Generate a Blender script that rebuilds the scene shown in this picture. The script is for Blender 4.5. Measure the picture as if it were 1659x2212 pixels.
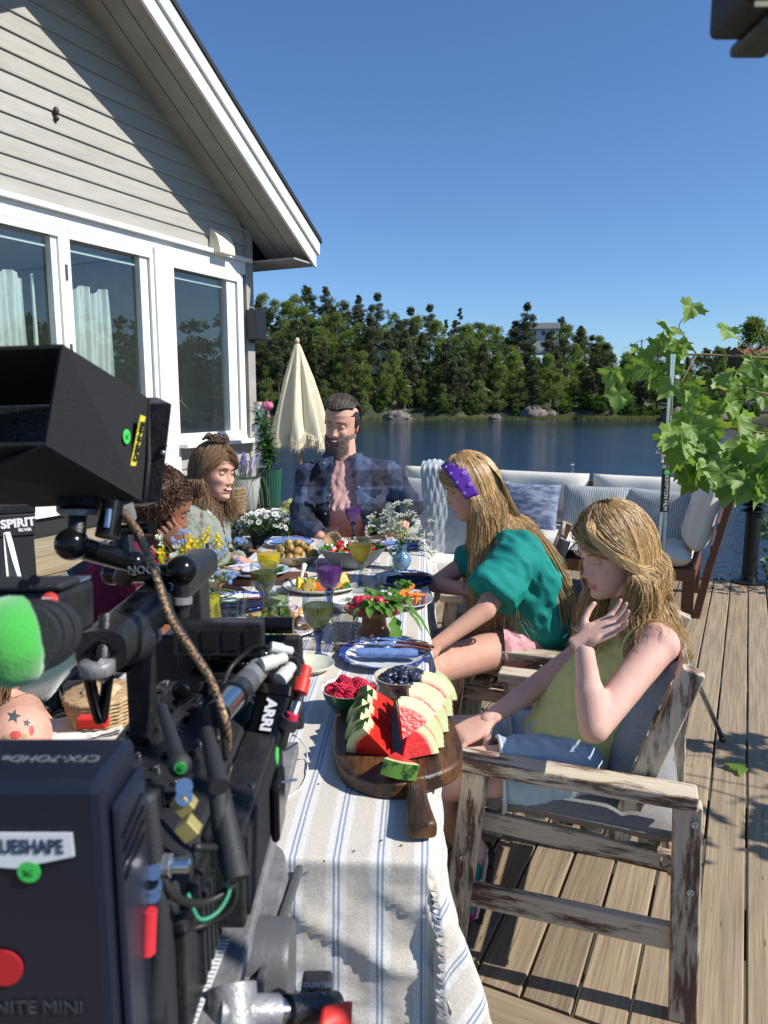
import bpy, bmesh, math, random
import numpy as np
from mathutils import Vector, Matrix, Euler, Quaternion
random.seed(7); rng = np.random.RandomState(7)
R = math.radians; PI = math.pi
for o in list(bpy.data.objects): bpy.data.objects.remove(o)
C = bpy.context.scene.collection
# camera, sky, sun, exposure
FOC, CXP, CYP, H, PITCH = 1600.0, 829.5, 1106.0, 1.44, R(8.75)
cam_d = bpy.data.cameras.new('camera'); cam = bpy.data.objects.new('camera', cam_d); C.objects.link(cam)
cam.location = (0, 0, H); cam.rotation_euler = (R(90) - PITCH, 0, 0)
cam_d.sensor_fit = 'HORIZONTAL'; cam_d.sensor_width = 36; cam_d.lens = 36 * FOC / 1659
cam_d.clip_start = 0.05; cam_d.clip_end = 3000
cam_d.dof.use_dof = True; cam_d.dof.focus_distance = 2.3; cam_d.dof.aperture_fstop = 13.0
S = bpy.context.scene; S.camera = cam
SUN_AZ, SUN_EL = 108.0, 41.0
W = bpy.data.worlds.new('World'); S.world = W; W.use_nodes = True
nt = W.node_tree; nt.nodes.clear()
wo = nt.nodes.new('ShaderNodeOutputWorld'); bg = nt.nodes.new('ShaderNodeBackground')
sk = nt.nodes.new('ShaderNodeTexSky'); sk.sky_type = 'NISHITA'; sk.sun_disc = False
sk.sun_elevation = R(SUN_EL); sk.sun_rotation = R(SUN_AZ); sk.altitude = 300
sk.air_density = 1.0; sk.dust_density = 0.25; sk.ozone_density = 3.0
gn = nt.nodes.new('ShaderNodeMix'); gn.data_type = 'RGBA'; gn.blend_type = 'MULTIPLY'; gn.inputs[0].default_value = 1; gn.inputs[7].default_value = (.74, .96, 1.22, 1)
nt.links.new(sk.outputs[0], gn.inputs[6]); nt.links.new(gn.outputs[2], bg.inputs[0]); nt.links.new(bg.outputs[0], wo.inputs[0])
bg.inputs[1].default_value = 0.086
sd = bpy.data.lights.new('sun', 'SUN'); sd.energy = 4.7; sd.angle = R(0.53); sd.color = (1, .955, .88)
so = bpy.data.objects.new('sun', sd); C.objects.link(so)
sv = Vector((math.sin(R(SUN_AZ)) * math.cos(R(SUN_EL)), math.cos(R(SUN_AZ)) * math.cos(R(SUN_EL)), math.sin(R(SUN_EL))))
so.rotation_euler = (-sv).to_track_quat('-Z', 'Y').to_euler(); so.location = (6, -2, 9)
S.view_settings.view_transform = 'Standard'; S.view_settings.look = 'None'
S.view_settings.exposure = 0.46; S.view_settings.gamma = 1.0; S.view_settings.use_curve_mapping = False
S.render.engine = 'CYCLES'; S.cycles.max_bounces = 8; S.cycles.transparent_max_bounces = 12
S.cycles.transmission_bounces = 8; S.cycles.caustics_refractive = False; S.cycles.caustics_reflective = False
# measuring helpers
cp, sp = math.cos(PITCH), math.sin(PITCH)
def P(px, py, zd):
 u = (px - CXP) / FOC * zd; v = -(py - CYP) / FOC * zd
 return Vector((u, zd * cp + v * sp, H - zd * sp + v * cp))
def onz(px, py, z):
 d = P(px, py, 1.0) - Vector((0, 0, H)); k = (z - H) / d.z
 return Vector((d.x * k, d.y * k, z))
def atY(px, py, Y):
 d = P(px, py, 1.0) - Vector((0, 0, H)); k = Y / d.y
 return Vector((d.x * k, Y, H + d.z * k))
# scene graph helpers
def thing(name, label, cat, loc=(0, 0, 0), rotz=0, group=None, kind=None):
 o = bpy.data.objects.new(name, None); C.objects.link(o); o.location = loc; o.rotation_euler = (0, 0, rotz)
 o.empty_display_size = .05
 if label: o['label'] = label
 if cat: o['category'] = cat
 if group: o['group'] = group
 if kind: o['kind'] = kind
 return o
def tag(o, label=None, cat=None, group=None, kind=None):
 if label: o['label'] = label
 if cat: o['category'] = cat
 if group: o['group'] = group
 if kind: o['kind'] = kind
 return o
def wloc(p):
 v = Vector((0, 0, 0))
 while p is not None: v += p.location; p = p.parent
 return v
def me_from(V, F, mats=None, smooth=False, fm=None, uv=None):
 me = bpy.data.meshes.new('m')
 me.from_pydata([tuple(v) for v in V], [], [tuple(int(i) for i in f) for f in F])
 if mats is not None:
  for m in (mats if isinstance(mats, (list, tuple)) else [mats]): me.materials.append(m)
 if fm is not None: me.polygons.foreach_set('material_index', np.array(fm, dtype=np.int32))
 if smooth: me.polygons.foreach_set('use_smooth', np.ones(len(me.polygons), dtype=bool))
 if uv is not None:
  l = me.uv_layers.new(name='UVMap'); li = np.zeros(len(me.loops), dtype=np.int32)
  me.loops.foreach_get('vertex_index', li)
  l.data.foreach_set('uv', np.asarray(uv, dtype=np.float32)[li].ravel())
 me.update(); return me
def obj(name, geo, mat, parent=None, s=0, l=0, loc=None, fm=None, uv=None, bevel=0, sub=0, auto=None):
 V, F = geo
 off = Vector((0, 0, 0)) if (parent is None or l) else wloc(parent)
 if loc is None and parent is None and not l and len(V):
  a = np.asarray([tuple(v) for v in V]); c = (a.min(0) + a.max(0)) / 2; loc = Vector((c[0], c[1], a[:, 2].min()))
  off = loc
 V = [Vector(v) - off for v in V]
 me = me_from(V, F, mat, s or auto is not None, fm, uv)
 if auto is not None:
  try: me.set_sharp_from_angle(angle=R(auto))
  except Exception: pass
 o = bpy.data.objects.new(name, me); C.objects.link(o)
 if parent is not None: o.parent = parent
 if loc is not None: o.location = loc
 if bevel:
  b = o.modifiers.new('b', 'BEVEL'); b.width = bevel; b.segments = 2; b.limit_method = 'ANGLE'; b.angle_limit = R(40)
 if sub:
  s = o.modifiers.new('s', 'SUBSURF'); s.levels = sub; s.render_levels = sub
 return o
def inst(src, name, loc, rot=(0, 0, 0), sc=1.0, parent=None, **kw):
 o = bpy.data.objects.new(name, src.data if hasattr(src, 'data') and src.data else src); C.objects.link(o)
 o.location = loc if parent is None else Vector(loc) - wloc(parent)
 o.rotation_euler = rot; o.scale = (sc,) * 3 if not hasattr(sc, '__len__') else sc
 if parent is not None: o.parent = parent
 tag(o, **kw); return o
def copy_tree(o, parent=None):
 c = o.copy(); C.objects.link(c); c.parent = parent
 for ch in list(o.children): copy_tree(ch, c)
 return c
# geometry: every maker returns (V, F)
def join(*gs):
 V = []; F = []
 for g in gs:
  n = len(V); V += [Vector(v) for v in g[0]]; F += [[i + n for i in f] for f in g[1]]
 return V, F
def xf(g, loc=(0, 0, 0), rot=(0, 0, 0), sc=(1, 1, 1)):
 if not hasattr(sc, '__len__'): sc = (sc,) * 3
 M = Matrix.Translation(Vector(loc)) @ Euler(rot).to_matrix().to_4x4() @ Matrix.Diagonal((*sc, 1))
 return [M @ Vector(v) for v in g[0]], g[1]
def mx(g, M): return [M @ Vector(v) for v in g[0]], g[1]
def basis(o, x, y, z):
 M = Matrix((x, y, z)).transposed().to_4x4(); M.translation = Vector(o); return M
def box(x0, x1, y0, y1, z0, z1):
 V = [Vector(p) for p in ((x0, y0, z0), (x1, y0, z0), (x1, y1, z0), (x0, y1, z0), (x0, y0, z1), (x1, y0, z1), (x1, y1, z1), (x0, y1, z1))]
 return V, [(0, 3, 2, 1), (4, 5, 6, 7), (0, 1, 5, 4), (1, 2, 6, 5), (2, 3, 7, 6), (3, 0, 4, 7)]
def cbox(c, s, rot=(0, 0, 0)):
 return xf(box(-s[0] / 2, s[0] / 2, -s[1] / 2, s[1] / 2, -s[2] / 2, s[2] / 2), c, rot)
def beam(a, b, w, h, up=(0, 0, 1)):
 a = Vector(a); b = Vector(b); d = (b - a); L = d.length; d = d / L
 s = d.cross(Vector(up))
 if s.length < 1e-4: s = d.cross(Vector((1, 0, 0)))
 s.normalize(); u = s.cross(d)
 return mx(box(-w / 2, w / 2, 0, L, -h / 2, h / 2), basis(a, s, d, u))
def prism(pts, z0, z1):
 n = len(pts); V = [Vector((p[0], p[1], z0)) for p in pts] + [Vector((p[0], p[1], z1)) for p in pts]
 F = [list(range(n))[::-1], [n + i for i in range(n)]] + [(i, (i + 1) % n, n + (i + 1) % n, n + i) for i in range(n)]
 return V, F
def lathe(prof, n=24, c=(0, 0, 0), sx=1, sy=1, flute=0, fn=0, close=True):
 V = []; F = []; c = Vector(c)
 for (r, z) in prof:
  for k in range(n):
   a = 2 * PI * k / n; rr = r * (1 + (flute * math.cos(fn * a) if fn else 0))
   V.append(c + Vector((rr * math.cos(a) * sx, rr * math.sin(a) * sy, z)))
 m = len(prof)
 for i in range(m - 1):
  for k in range(n):
   k2 = (k + 1) % n; F.append((i * n + k, i * n + k2, (i + 1) * n + k2, (i + 1) * n + k))
 if close:
  F.append(list(range(n))[::-1]); F.append([(m - 1) * n + k for k in range(n)])
 return V, F
def frames(pts):
 T = []
 for i in range(len(pts)):
  t = pts[min(i + 1, len(pts) - 1)] - pts[max(i - 1, 0)]
  T.append(t.normalized() if t.length > 1e-9 else Vector((0, 0, 1)))
 n = T[0].orthogonal().normalized(); out = []
 for t in T:
  n = n - t * n.dot(t)
  if n.length < 1e-6: n = t.orthogonal()
  n.normalize(); out.append((n.copy(), t.cross(n)))
 return out
def tube(pts, r, n=8, cap=True):
 pts = [Vector(p) for p in pts]; rs = r if hasattr(r, '__len__') else [r] * len(pts)
 fr = frames(pts); V = []; F = []
 for p, (a, b), q in zip(pts, fr, rs):
  for k in range(n):
   t = 2 * PI * k / n; V.append(p + (a * math.cos(t) + b * math.sin(t)) * q)
 for i in range(len(pts) - 1):
  for k in range(n):
   k2 = (k + 1) % n; F.append((i * n + k, i * n + k2, (i + 1) * n + k2, (i + 1) * n + k))
 if cap: F.append(list(range(n))[::-1]); F.append([(len(pts) - 1) * n + k for k in range(n)])
 return V, F
def rod(a, b, r, n=12, r2=None): return tube([a, b], [r, r if r2 is None else r2], n)
def cat(pts, m=6):
 pts = [Vector(p) for p in pts]; q = [pts[0] * 2 - pts[1]] + pts + [pts[-1] * 2 - pts[-2]]; out = []
 for i in range(1, len(q) - 2):
  for k in range(m):
   t = k / m; a, b, c, d = q[i - 1], q[i], q[i + 1], q[i + 2]
   out.append(.5 * ((2 * b) + (c - a) * t + (2 * a - 5 * b + 4 * c - d) * t * t + (3 * b - a - 3 * c + d) * t ** 3))
 out.append(pts[-1]); return out
def catr(vals, m=6):
 out = []
 for i in range(len(vals) - 1):
  for k in range(m): out.append(vals[i] + (vals[i + 1] - vals[i]) * k / m)
 return out + [vals[-1]]
def ball(c, r, n=16, m=10):
 r = r if hasattr(r, '__len__') else (r, r, r); V = []; F = []; c = Vector(c)
 for i in range(m + 1):
  th = PI * i / m
  for k in range(n):
   a = 2 * PI * k / n
   V.append(c + Vector((r[0] * math.sin(th) * math.cos(a), r[1] * math.sin(th) * math.sin(a), -r[2] * math.cos(th))))
 for i in range(m):
  for k in range(n):
   k2 = (k + 1) % n; F.append((i * n + k, i * n + k2, (i + 1) * n + k2, (i + 1) * n + k))
 return V, F
def capsule(a, b, ra, rb, n=14):
 a = Vector(a); b = Vector(b); d = (b - a); L = max(d.length, 1e-4); d = d / L
 pts = []; rs = []
 for t in (90, 70, 50, 30, 12): pts.append(a - d * ra * math.sin(R(t))); rs.append(max(ra * math.cos(R(t)), 1e-4))
 for t in (12, 30, 50, 70, 90): pts.append(b + d * rb * math.sin(R(t))); rs.append(max(rb * math.cos(R(t)), 1e-4))
 return tube(pts, rs, n)
def loft(secs, n=28, p=2.0, cap=True):
 V = []; F = []
 for (c, A, B) in secs:
  c, A, B = Vector(c), Vector(A), Vector(B)
  for k in range(n):
   t = 2 * PI * k / n; ct, st = math.cos(t), math.sin(t)
   V.append(c + A * (abs(ct) ** (2 / p) * (1 if ct >= 0 else -1)) + B * (abs(st) ** (2 / p) * (1 if st >= 0 else -1)))
 for i in range(len(secs) - 1):
  for k in range(n):
   k2 = (k + 1) % n; F.append((i * n + k, i * n + k2, (i + 1) * n + k2, (i + 1) * n + k))
 if cap: F.append(list(range(n))[::-1]); F.append([(len(secs) - 1) * n + k for k in range(n)])
 return V, F
def grid(nu, nv, fn):
 V = [Vector(fn(i / nu, j / nv)) for j in range(nv + 1) for i in range(nu + 1)]
 F = [(j * (nu + 1) + i, j * (nu + 1) + i + 1, (j + 1) * (nu + 1) + i + 1, (j + 1) * (nu + 1) + i) for j in range(nv) for i in range(nu)]
 return V, F
def wn(X, seed=0, f=1.0, n=7):
 r = np.random.RandomState(seed); X = np.asarray(X, dtype=float); s = np.zeros(len(X))
 for i in range(n):
  d = r.normal(size=3); d /= np.linalg.norm(d); w = f * (0.6 + 1.3 * r.rand())
  s += np.sin(X @ d * w * 2 * PI + r.rand() * 6.28 + 1.2 * np.sin(X @ np.roll(d, 1) * w * 3.1 + r.rand() * 6))
 return s / math.sqrt(n) * .8
def displace(g, amp, f, seed=0, ridge=False, aniso=None):
 me = me_from(g[0], g[1]); N = np.zeros(len(me.vertices) * 3); me.vertices.foreach_get('normal', N); N = N.reshape(-1, 3)
 X = np.array([tuple(v) for v in g[0]]); Q = X * np.array(aniso) if aniso is not None else X
 d = wn(Q, seed, f)
 if ridge: d = 1 - 2 * np.abs(d)
 X = X + N * (d * amp)[:, None]; bpy.data.meshes.remove(me)
 return [Vector(v) for v in X], g[1]
def blob(parts, voxel=.008, smooth=4, fac=.5):
 g = join(*parts); me = me_from(g[0], g[1]); o = bpy.data.objects.new('t', me); C.objects.link(o)
 bm = bmesh.new(); bm.from_mesh(me); bmesh.ops.recalc_face_normals(bm, faces=bm.faces); bm.to_mesh(me); bm.free()
 m = o.modifiers.new('r', 'REMESH'); m.mode = 'VOXEL'; m.voxel_size = voxel
 if smooth: s = o.modifiers.new('s', 'SMOOTH'); s.factor = fac; s.iterations = smooth
 dg = bpy.context.evaluated_depsgraph_get(); e = o.evaluated_get(dg); em = e.to_mesh()
 V = np.zeros(len(em.vertices) * 3); em.vertices.foreach_get('co', V); V = V.reshape(-1, 3)
 F = [tuple(p.vertices) for p in em.polygons]; e.to_mesh_clear()
 bpy.data.objects.remove(o); bpy.data.meshes.remove(me)
 return [Vector(v) for v in V], F
def pillow(w, h, t, n=16, pinch=.10, seed=0, wr=.004, pw=2.4):
 V = []; F = []
 for s in (1, -1):
  for j in range(n + 1):
   for i in range(n + 1):
    u = 2 * i / n - 1; v = 2 * j / n - 1
    e = max(0, (1 - abs(u) ** pw)) ** .5 * max(0, (1 - abs(v) ** pw)) ** .5
    x = u * w / 2 * (1 - pinch * (1 - abs(v) ** 2) * .5 * abs(u)); y = v * h / 2 * (1 - pinch * (1 - abs(u) ** 2) * .5 * abs(v))
    V.append(Vector((x, y, s * t / 2 * e)))
  b = 0 if s == 1 else (n + 1) ** 2
  for j in range(n):
   for i in range(n):
    f = (b + j * (n + 1) + i, b + j * (n + 1) + i + 1, b + (j + 1) * (n + 1) + i + 1, b + (j + 1) * (n + 1) + i)
    F.append(f if s == 1 else f[::-1])
 if wr:
  X = np.array([tuple(v) for v in V]); d = wn(X + seed * 3.1, seed, 2.2 / max(w, h)) * wr
  e = np.abs(X[:, 2]) / (t / 2 + 1e-9); X[:, 2] += d * e; V = [Vector(v) for v in X]
 return V, F
def plane_frame(o, x, y):
 x = Vector(x).normalized(); y = Vector(y); y = (y - x * y.dot(x)).normalized(); return basis(o, x, y, x.cross(y))
def text(s, size, mat, M, parent, name='lettering', ext=.0006, sx=1.0, align='CENTER', bold=0.0):
 cu = bpy.data.curves.new('t', 'FONT'); cu.body = s; cu.size = size; cu.extrude = ext; cu.align_x = align; cu.align_y = 'CENTER'; cu.offset = bold
 cu.resolution_u = 3
 t = bpy.data.objects.new('t', cu); C.objects.link(t)
 dg = bpy.context.evaluated_depsgraph_get(); me = bpy.data.meshes.new_from_object(t.evaluated_get(dg)); bpy.data.objects.remove(t)
 me.transform(Matrix.Diagonal((sx, 1, 1, 1))); me.transform(M)
 if parent is not None: me.transform(Matrix.Translation(-wloc(parent)))
 me.materials.clear(); me.materials.append(mat)
 o = bpy.data.objects.new(name, me); C.objects.link(o); o.parent = parent
 return o
# materials
MC = {}
def _n(t, typ, **kw):
 n = t.nodes.new(typ)
 for k, v in kw.items():
  if k.startswith('i_'): n.inputs[k[2:].replace('_', ' ')].default_value = v
  else: setattr(n, k, v)
 return n
def _c(c): return (c[0], c[1], c[2], 1)
def mat(name, col, rough=.6, metal=0, col2=None, scale=20, amt=.5, bump=0, bscale=None, stretch=(1, 1, 1), sss=0, spec=.5,
  trans=0, ior=1.45, rand=0, coat=0, sheen=0, detail=5, lo=.35, hi=.65, coord='Object', transluc=0):
 if name in MC: return MC[name]
 m = bpy.data.materials.new(name); m.use_nodes = True; t = m.node_tree; b = t.nodes['Principled BSDF']
 b.inputs['Base Color'].default_value = _c(col); b.inputs['Roughness'].default_value = rough
 b.inputs['Metallic'].default_value = metal; b.inputs['Specular IOR Level'].default_value = spec
 b.inputs['IOR'].default_value = ior
 if trans: b.inputs['Transmission Weight'].default_value = trans
 if coat: b.inputs['Coat Weight'].default_value = coat; b.inputs['Coat Roughness'].default_value = .15
 if sheen: b.inputs['Sheen Weight'].default_value = sheen
 if sss:
  b.inputs['Subsurface Weight'].default_value = sss; b.inputs['Subsurface Radius'].default_value = (1, .4, .25); b.inputs['Subsurface Scale'].default_value = .012
 src = None
 tc = _n(t, 'ShaderNodeTexCoord'); mp = _n(t, 'ShaderNodeMapping'); mp.inputs['Scale'].default_value = stretch
 t.links.new(tc.outputs[coord], mp.inputs[0]); vec = mp.outputs[0]
 if rand or col2 is not None:
  oi = _n(t, 'ShaderNodeObjectInfo'); ad = _n(t, 'ShaderNodeVectorMath', operation='MULTIPLY_ADD')
  ad.inputs[1].default_value = (1, 1, 1)
  cmb = _n(t, 'ShaderNodeMath', operation='MULTIPLY'); cmb.inputs[1].default_value = 37.0
  t.links.new(oi.outputs['Random'], cmb.inputs[0]); t.links.new(vec, ad.inputs[0]); t.links.new(cmb.outputs[0], ad.inputs[2]); vec = ad.outputs[0]
 if col2 is not None:
  nz = _n(t, 'ShaderNodeTexNoise'); nz.inputs['Scale'].default_value = scale; nz.inputs['Detail'].default_value = detail; nz.inputs['Roughness'].default_value = .6
  rp = _n(t, 'ShaderNodeValToRGB'); e = rp.color_ramp.elements
  e[0].position = lo; e[1].position = hi; e[0].color = _c(col); e[1].color = _c(col2)
  t.links.new(vec, nz.inputs['Vector']); t.links.new(nz.outputs[0], rp.inputs[0]); src = rp.outputs[0]
 if rand:
  hs = _n(t, 'ShaderNodeHueSaturation'); mr = _n(t, 'ShaderNodeMapRange')
  mr.inputs[3].default_value = 1 - rand; mr.inputs[4].default_value = 1 + rand
  t.links.new(oi.outputs['Random'], mr.inputs[0]); t.links.new(mr.outputs[0], hs.inputs['Value'])
  if src is not None: t.links.new(src, hs.inputs['Color'])
  else: hs.inputs['Color'].default_value = _c(col)
  src = hs.outputs[0]
 if src is not None: t.links.new(src, b.inputs['Base Color'])
 if bump:
  nb = _n(t, 'ShaderNodeTexNoise'); nb.inputs['Scale'].default_value = bscale or scale; nb.inputs['Detail'].default_value = 4
  bp = _n(t, 'ShaderNodeBump'); bp.inputs['Strength'].default_value = min(1, bump); bp.inputs['Distance'].default_value = .004
  t.links.new(vec, nb.inputs['Vector']); t.links.new(nb.outputs[0], bp.inputs['Height']); t.links.new(bp.outputs[0], b.inputs['Normal'])
 if transluc:
  tr = _n(t, 'ShaderNodeBsdfTranslucent'); mxs = _n(t, 'ShaderNodeMixShader'); mxs.inputs[0].default_value = transluc
  tr.inputs[0].default_value = _c([min(1, c * 1.9) for c in col])
  out = t.nodes['Material Output']
  t.links.new(b.outputs[0], mxs.inputs[1]); t.links.new(tr.outputs[0], mxs.inputs[2]); t.links.new(mxs.outputs[0], out.inputs[0])
 MC[name] = m; return m
def thin_glass(name, tint, refl=1.0, rough=0.0, opac=0.0, edge=None):
 if name in MC: return MC[name]
 m = bpy.data.materials.new(name); m.use_nodes = True; t = m.node_tree; t.nodes.remove(t.nodes['Principled BSDF'])
 out = t.nodes['Material Output']; tr = _n(t, 'ShaderNodeBsdfTransparent'); tr.inputs[0].default_value = _c(tint)
 gl = _n(t, 'ShaderNodeBsdfGlossy'); gl.inputs['Roughness'].default_value = rough
 fr = _n(t, 'ShaderNodeFresnel'); ge = _n(t, 'ShaderNodeNewGeometry'); im = _n(t, 'ShaderNodeMapRange'); im.inputs[3].default_value = 1.5; im.inputs[4].default_value = 1 / 1.5; t.links.new(ge.outputs['Backfacing'], im.inputs[0]); t.links.new(im.outputs[0], fr.inputs[0])
 mu = _n(t, 'ShaderNodeMath', operation='MULTIPLY_ADD', use_clamp=True); mu.inputs[1].default_value = refl; mu.inputs[2].default_value = 0.01
 ms = _n(t, 'ShaderNodeMixShader'); t.links.new(fr.outputs[0], mu.inputs[0]); t.links.new(mu.outputs[0], ms.inputs[0])
 last = tr.outputs[0]
 if edge is not None:
  lw = _n(t, 'ShaderNodeLayerWeight'); lw.inputs[0].default_value = .35
  t2 = _n(t, 'ShaderNodeBsdfTransparent'); t2.inputs[0].default_value = _c(edge)
  m2 = _n(t, 'ShaderNodeMixShader'); t.links.new(lw.outputs['Facing'], m2.inputs[0]); t.links.new(last, m2.inputs[1]); t.links.new(t2.outputs[0], m2.inputs[2]); last = m2.outputs[0]
 t.links.new(last, ms.inputs[1]); t.links.new(gl.outputs[0], ms.inputs[2]); t.links.new(ms.outputs[0], out.inputs[0])
 MC[name] = m; return m
# wood weathering: streaks along a chosen axis, silver top coat worn through to brown
def wood(name, c1, c2, c3=None, axis=1, grain=90, wear=None, rough=.75, rand=.18, bump=.5, fine=1.0):
 if name in MC: return MC[name]
 st = [grain, grain, grain]; st[axis] = grain * .035
 m = mat(name, c1, rough, 0, c2, 1.0, bump=bump, bscale=1.6, stretch=tuple(st), rand=rand, lo=.3, hi=.7)
 if c3 is not None:
  t = m.node_tree; b = t.nodes['Principled BSDF']; l = b.inputs['Base Color'].links[0]; src = l.from_socket
  tc = _n(t, 'ShaderNodeTexCoord'); mp = _n(t, 'ShaderNodeMapping'); s2 = [wear or 16] * 3; s2[axis] *= .14; mp.inputs['Scale'].default_value = s2
  oi = _n(t, 'ShaderNodeObjectInfo'); ad = _n(t, 'ShaderNodeVectorMath', operation='ADD'); mm = _n(t, 'ShaderNodeMath', operation='MULTIPLY'); mm.inputs[1].default_value = 91
  nz = _n(t, 'ShaderNodeTexNoise'); nz.inputs['Scale'].default_value = 1; nz.inputs['Detail'].default_value = 9; nz.inputs['Roughness'].default_value = .72
  rp = _n(t, 'ShaderNodeValToRGB'); rp.color_ramp.elements[0].position = .49; rp.color_ramp.elements[1].position = .57
  mi = _n(t, 'ShaderNodeMix', data_type='RGBA')
  t.links.new(tc.outputs['Object'], mp.inputs[0]); t.links.new(oi.outputs['Random'], mm.inputs[0]); t.links.new(mp.outputs[0], ad.inputs[0]); t.links.new(mm.outputs[0], ad.inputs[1])
  t.links.new(ad.outputs[0], nz.inputs[0]); t.links.new(nz.outputs[0], rp.inputs[0]); t.links.new(rp.outputs[0], mi.inputs[0])
  t.links.new(src, mi.inputs[6]); mi.inputs[7].default_value = _c(c3); t.links.new(mi.outputs[2], b.inputs['Base Color'])
 return m
TH = .735
D2H = R(26.0)
dv = Vector((math.sin(D2H), math.cos(D2H), 0)); dn = Vector((math.cos(D2H), -math.sin(D2H), 0))
# ================================================================= LAKE, FAR SHORE, WOODS
WZ = -3.6
m_water = mat('lake water', (.010, .022, .045), .06, spec=.5, ior=1.33)
t = m_water.node_tree; b = t.nodes['Principled BSDF']
tc = _n(t, 'ShaderNodeTexCoord'); bp = _n(t, 'ShaderNodeBump'); bp.inputs['Strength'].default_value = 1.0; bp.inputs['Distance'].default_value = .13
mp = _n(t, 'ShaderNodeMapping'); mp.inputs['Scale'].default_value = (1.0, 2.2, 1); mp.inputs['Rotation'].default_value = (0, 0, R(-14))
n1 = _n(t, 'ShaderNodeTexNoise'); n1.inputs['Scale'].default_value = 1.5; n1.inputs['Detail'].default_value = 3; n1.inputs['Roughness'].default_value = .6
n2 = _n(t, 'ShaderNodeTexNoise'); n2.inputs['Scale'].default_value = .035; n2.inputs['Detail'].default_value = 2
sx = _n(t, 'ShaderNodeSeparateXYZ'); mr = _n(t, 'ShaderNodeMapRange'); mr.inputs[1].default_value = 175; mr.inputs[2].default_value = 95; mr.inputs[3].default_value = .10; mr.inputs[4].default_value = 1.0
ml = _n(t, 'ShaderNodeMath', operation='MULTIPLY'); m2_ = _n(t, 'ShaderNodeMapRange'); m2_.inputs[1].default_value = .35; m2_.inputs[2].default_value = .65; m2_.inputs[3].default_value = .55; m2_.inputs[4].default_value = 1.15
m3_ = _n(t, 'ShaderNodeMath', operation='MULTIPLY')
t.links.new(tc.outputs['Object'], mp.inputs[0]); t.links.new(mp.outputs[0], n1.inputs[0]); t.links.new(tc.outputs['Object'], n2.inputs[0]); t.links.new(tc.outputs['Object'], sx.inputs[0])
t.links.new(sx.outputs['Y'], mr.inputs[0]); t.links.new(n2.outputs[0], m2_.inputs[0]); t.links.new(mr.outputs[0], ml.inputs[0]); t.links.new(m2_.outputs[0], ml.inputs[1])
t.links.new(n1.outputs[0], m3_.inputs[0]); t.links.new(ml.outputs[0], m3_.inputs[1]); t.links.new(m3_.outputs[0], bp.inputs['Height']); t.links.new(bp.outputs[0], b.inputs['Normal'])
o = obj('lake', ([(-500, -60, WZ), (700, -60, WZ), (700, 500, WZ), (-500, 500, WZ)], [(0, 1, 2, 3)]), m_water, loc=Vector((0, 0, 0))); tag(o, kind='structure')
TOPX = [-300, 400, 555, 640, 700, 790, 822, 862, 905, 1000, 1060, 1095, 1140, 1200, 1245, 1290, 1325, 1400, 1500, 1659, 2200, 3200]
TOPY = [650, 648, 640, 632, 628, 640, 672, 655, 678, 672, 692, 716, 678, 694, 704, 704, 738, 746, 748, 742, 735, 690]
def shoreY(b): return 181 - 12 * np.interp(b, [.2, .38, .5, 1.2], [0, .9, 1.2, 1.2]) + 1.6 * np.sin(b * 55)
def topz(b): return H + (860 - np.interp(829 + 1600 * b, TOPX, TOPY)) / 1600 * 213
def terr(x, y):
 b = x / y; ys = shoreY(b); s = np.clip((y - ys) / 38, -0.4, 1.6); g = topz(b) - 14.5
 u = np.clip(s, 0, 1); u = u ** .8 * (1.0 - .15 * np.sin(u * PI))
 z = WZ + (g - WZ) * u + np.where(s < 0, s * 9, 0) + np.where(s > 0, .25, 0)
 return z + np.where(s > .02, 1, .0) * (.9 * np.sin(x * .21 + 1) * np.sin(y * .17) + .5 * np.sin(x * .63) * np.cos(y * .5))
V = []; F = []
nb, ns = 150, 46
for j in range(ns + 1):
 for i in range(nb + 1):
  bb = -.75 + 2.6 * i / nb; ys = float(shoreY(bb)); y = ys - 8 + (j / ns) ** 1.15 * 78; x = bb * y
  V.append((x, y, float(terr(x, y))))
F = [(j * (nb + 1) + i, j * (nb + 1) + i + 1, (j + 1) * (nb + 1) + i + 1, (j + 1) * (nb + 1) + i) for j in range(ns) for i in range(nb)]
m_hill = mat('forest floor', (.035, .045, .018), .95, col2=(.16, .14, .10), scale=.12, detail=9, lo=.50, hi=.66, bump=1, bscale=1.5)
tag(obj('hillside', (V, F), m_hill, s=1, loc=Vector((0, 0, 0))), kind='structure')
# distant ridge beyond the woods
V, F = grid(90, 6, lambda u, v: Vector((-420 + 1700 * u, 330 + 140 * v, WZ + (10 + 9 * math.sin(u * 17) + 4 * math.sin(u * 43) + 6 * math.sin(u * 5 + 1)) * math.sin(v * PI * .8) + 4)))
m_far = mat('distant woods', (.022, .040, .020), .95, col2=(.045, .07, .03), scale=.09, detail=9, bump=1, bscale=.5)
tag(obj('distant_hills', (V, F), m_far, s=1, loc=Vector((0, 0, 0))), kind='structure')
def leafm(name, c, c2, tl=.3): return mat(name, c, .6, col2=c2, scale=.35, rand=.22, detail=4, transluc=tl, spec=.25)
LM = dict(birch=leafm('birch leaves', (.12, .165, .034), (.20, .25, .06), .45), pine=leafm('pine needles', (.058, .076, .034), (.115, .118, .050), .25),
   spruce=leafm('spruce needles', (.045, .064, .028), (.085, .10, .038), .2), aspen=leafm('aspen leaves', (.10, .14, .034), (.17, .21, .05), .42),
   bush=leafm('bush leaves', (.05, .11, .015), (.12, .20, .03), .35))
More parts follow.
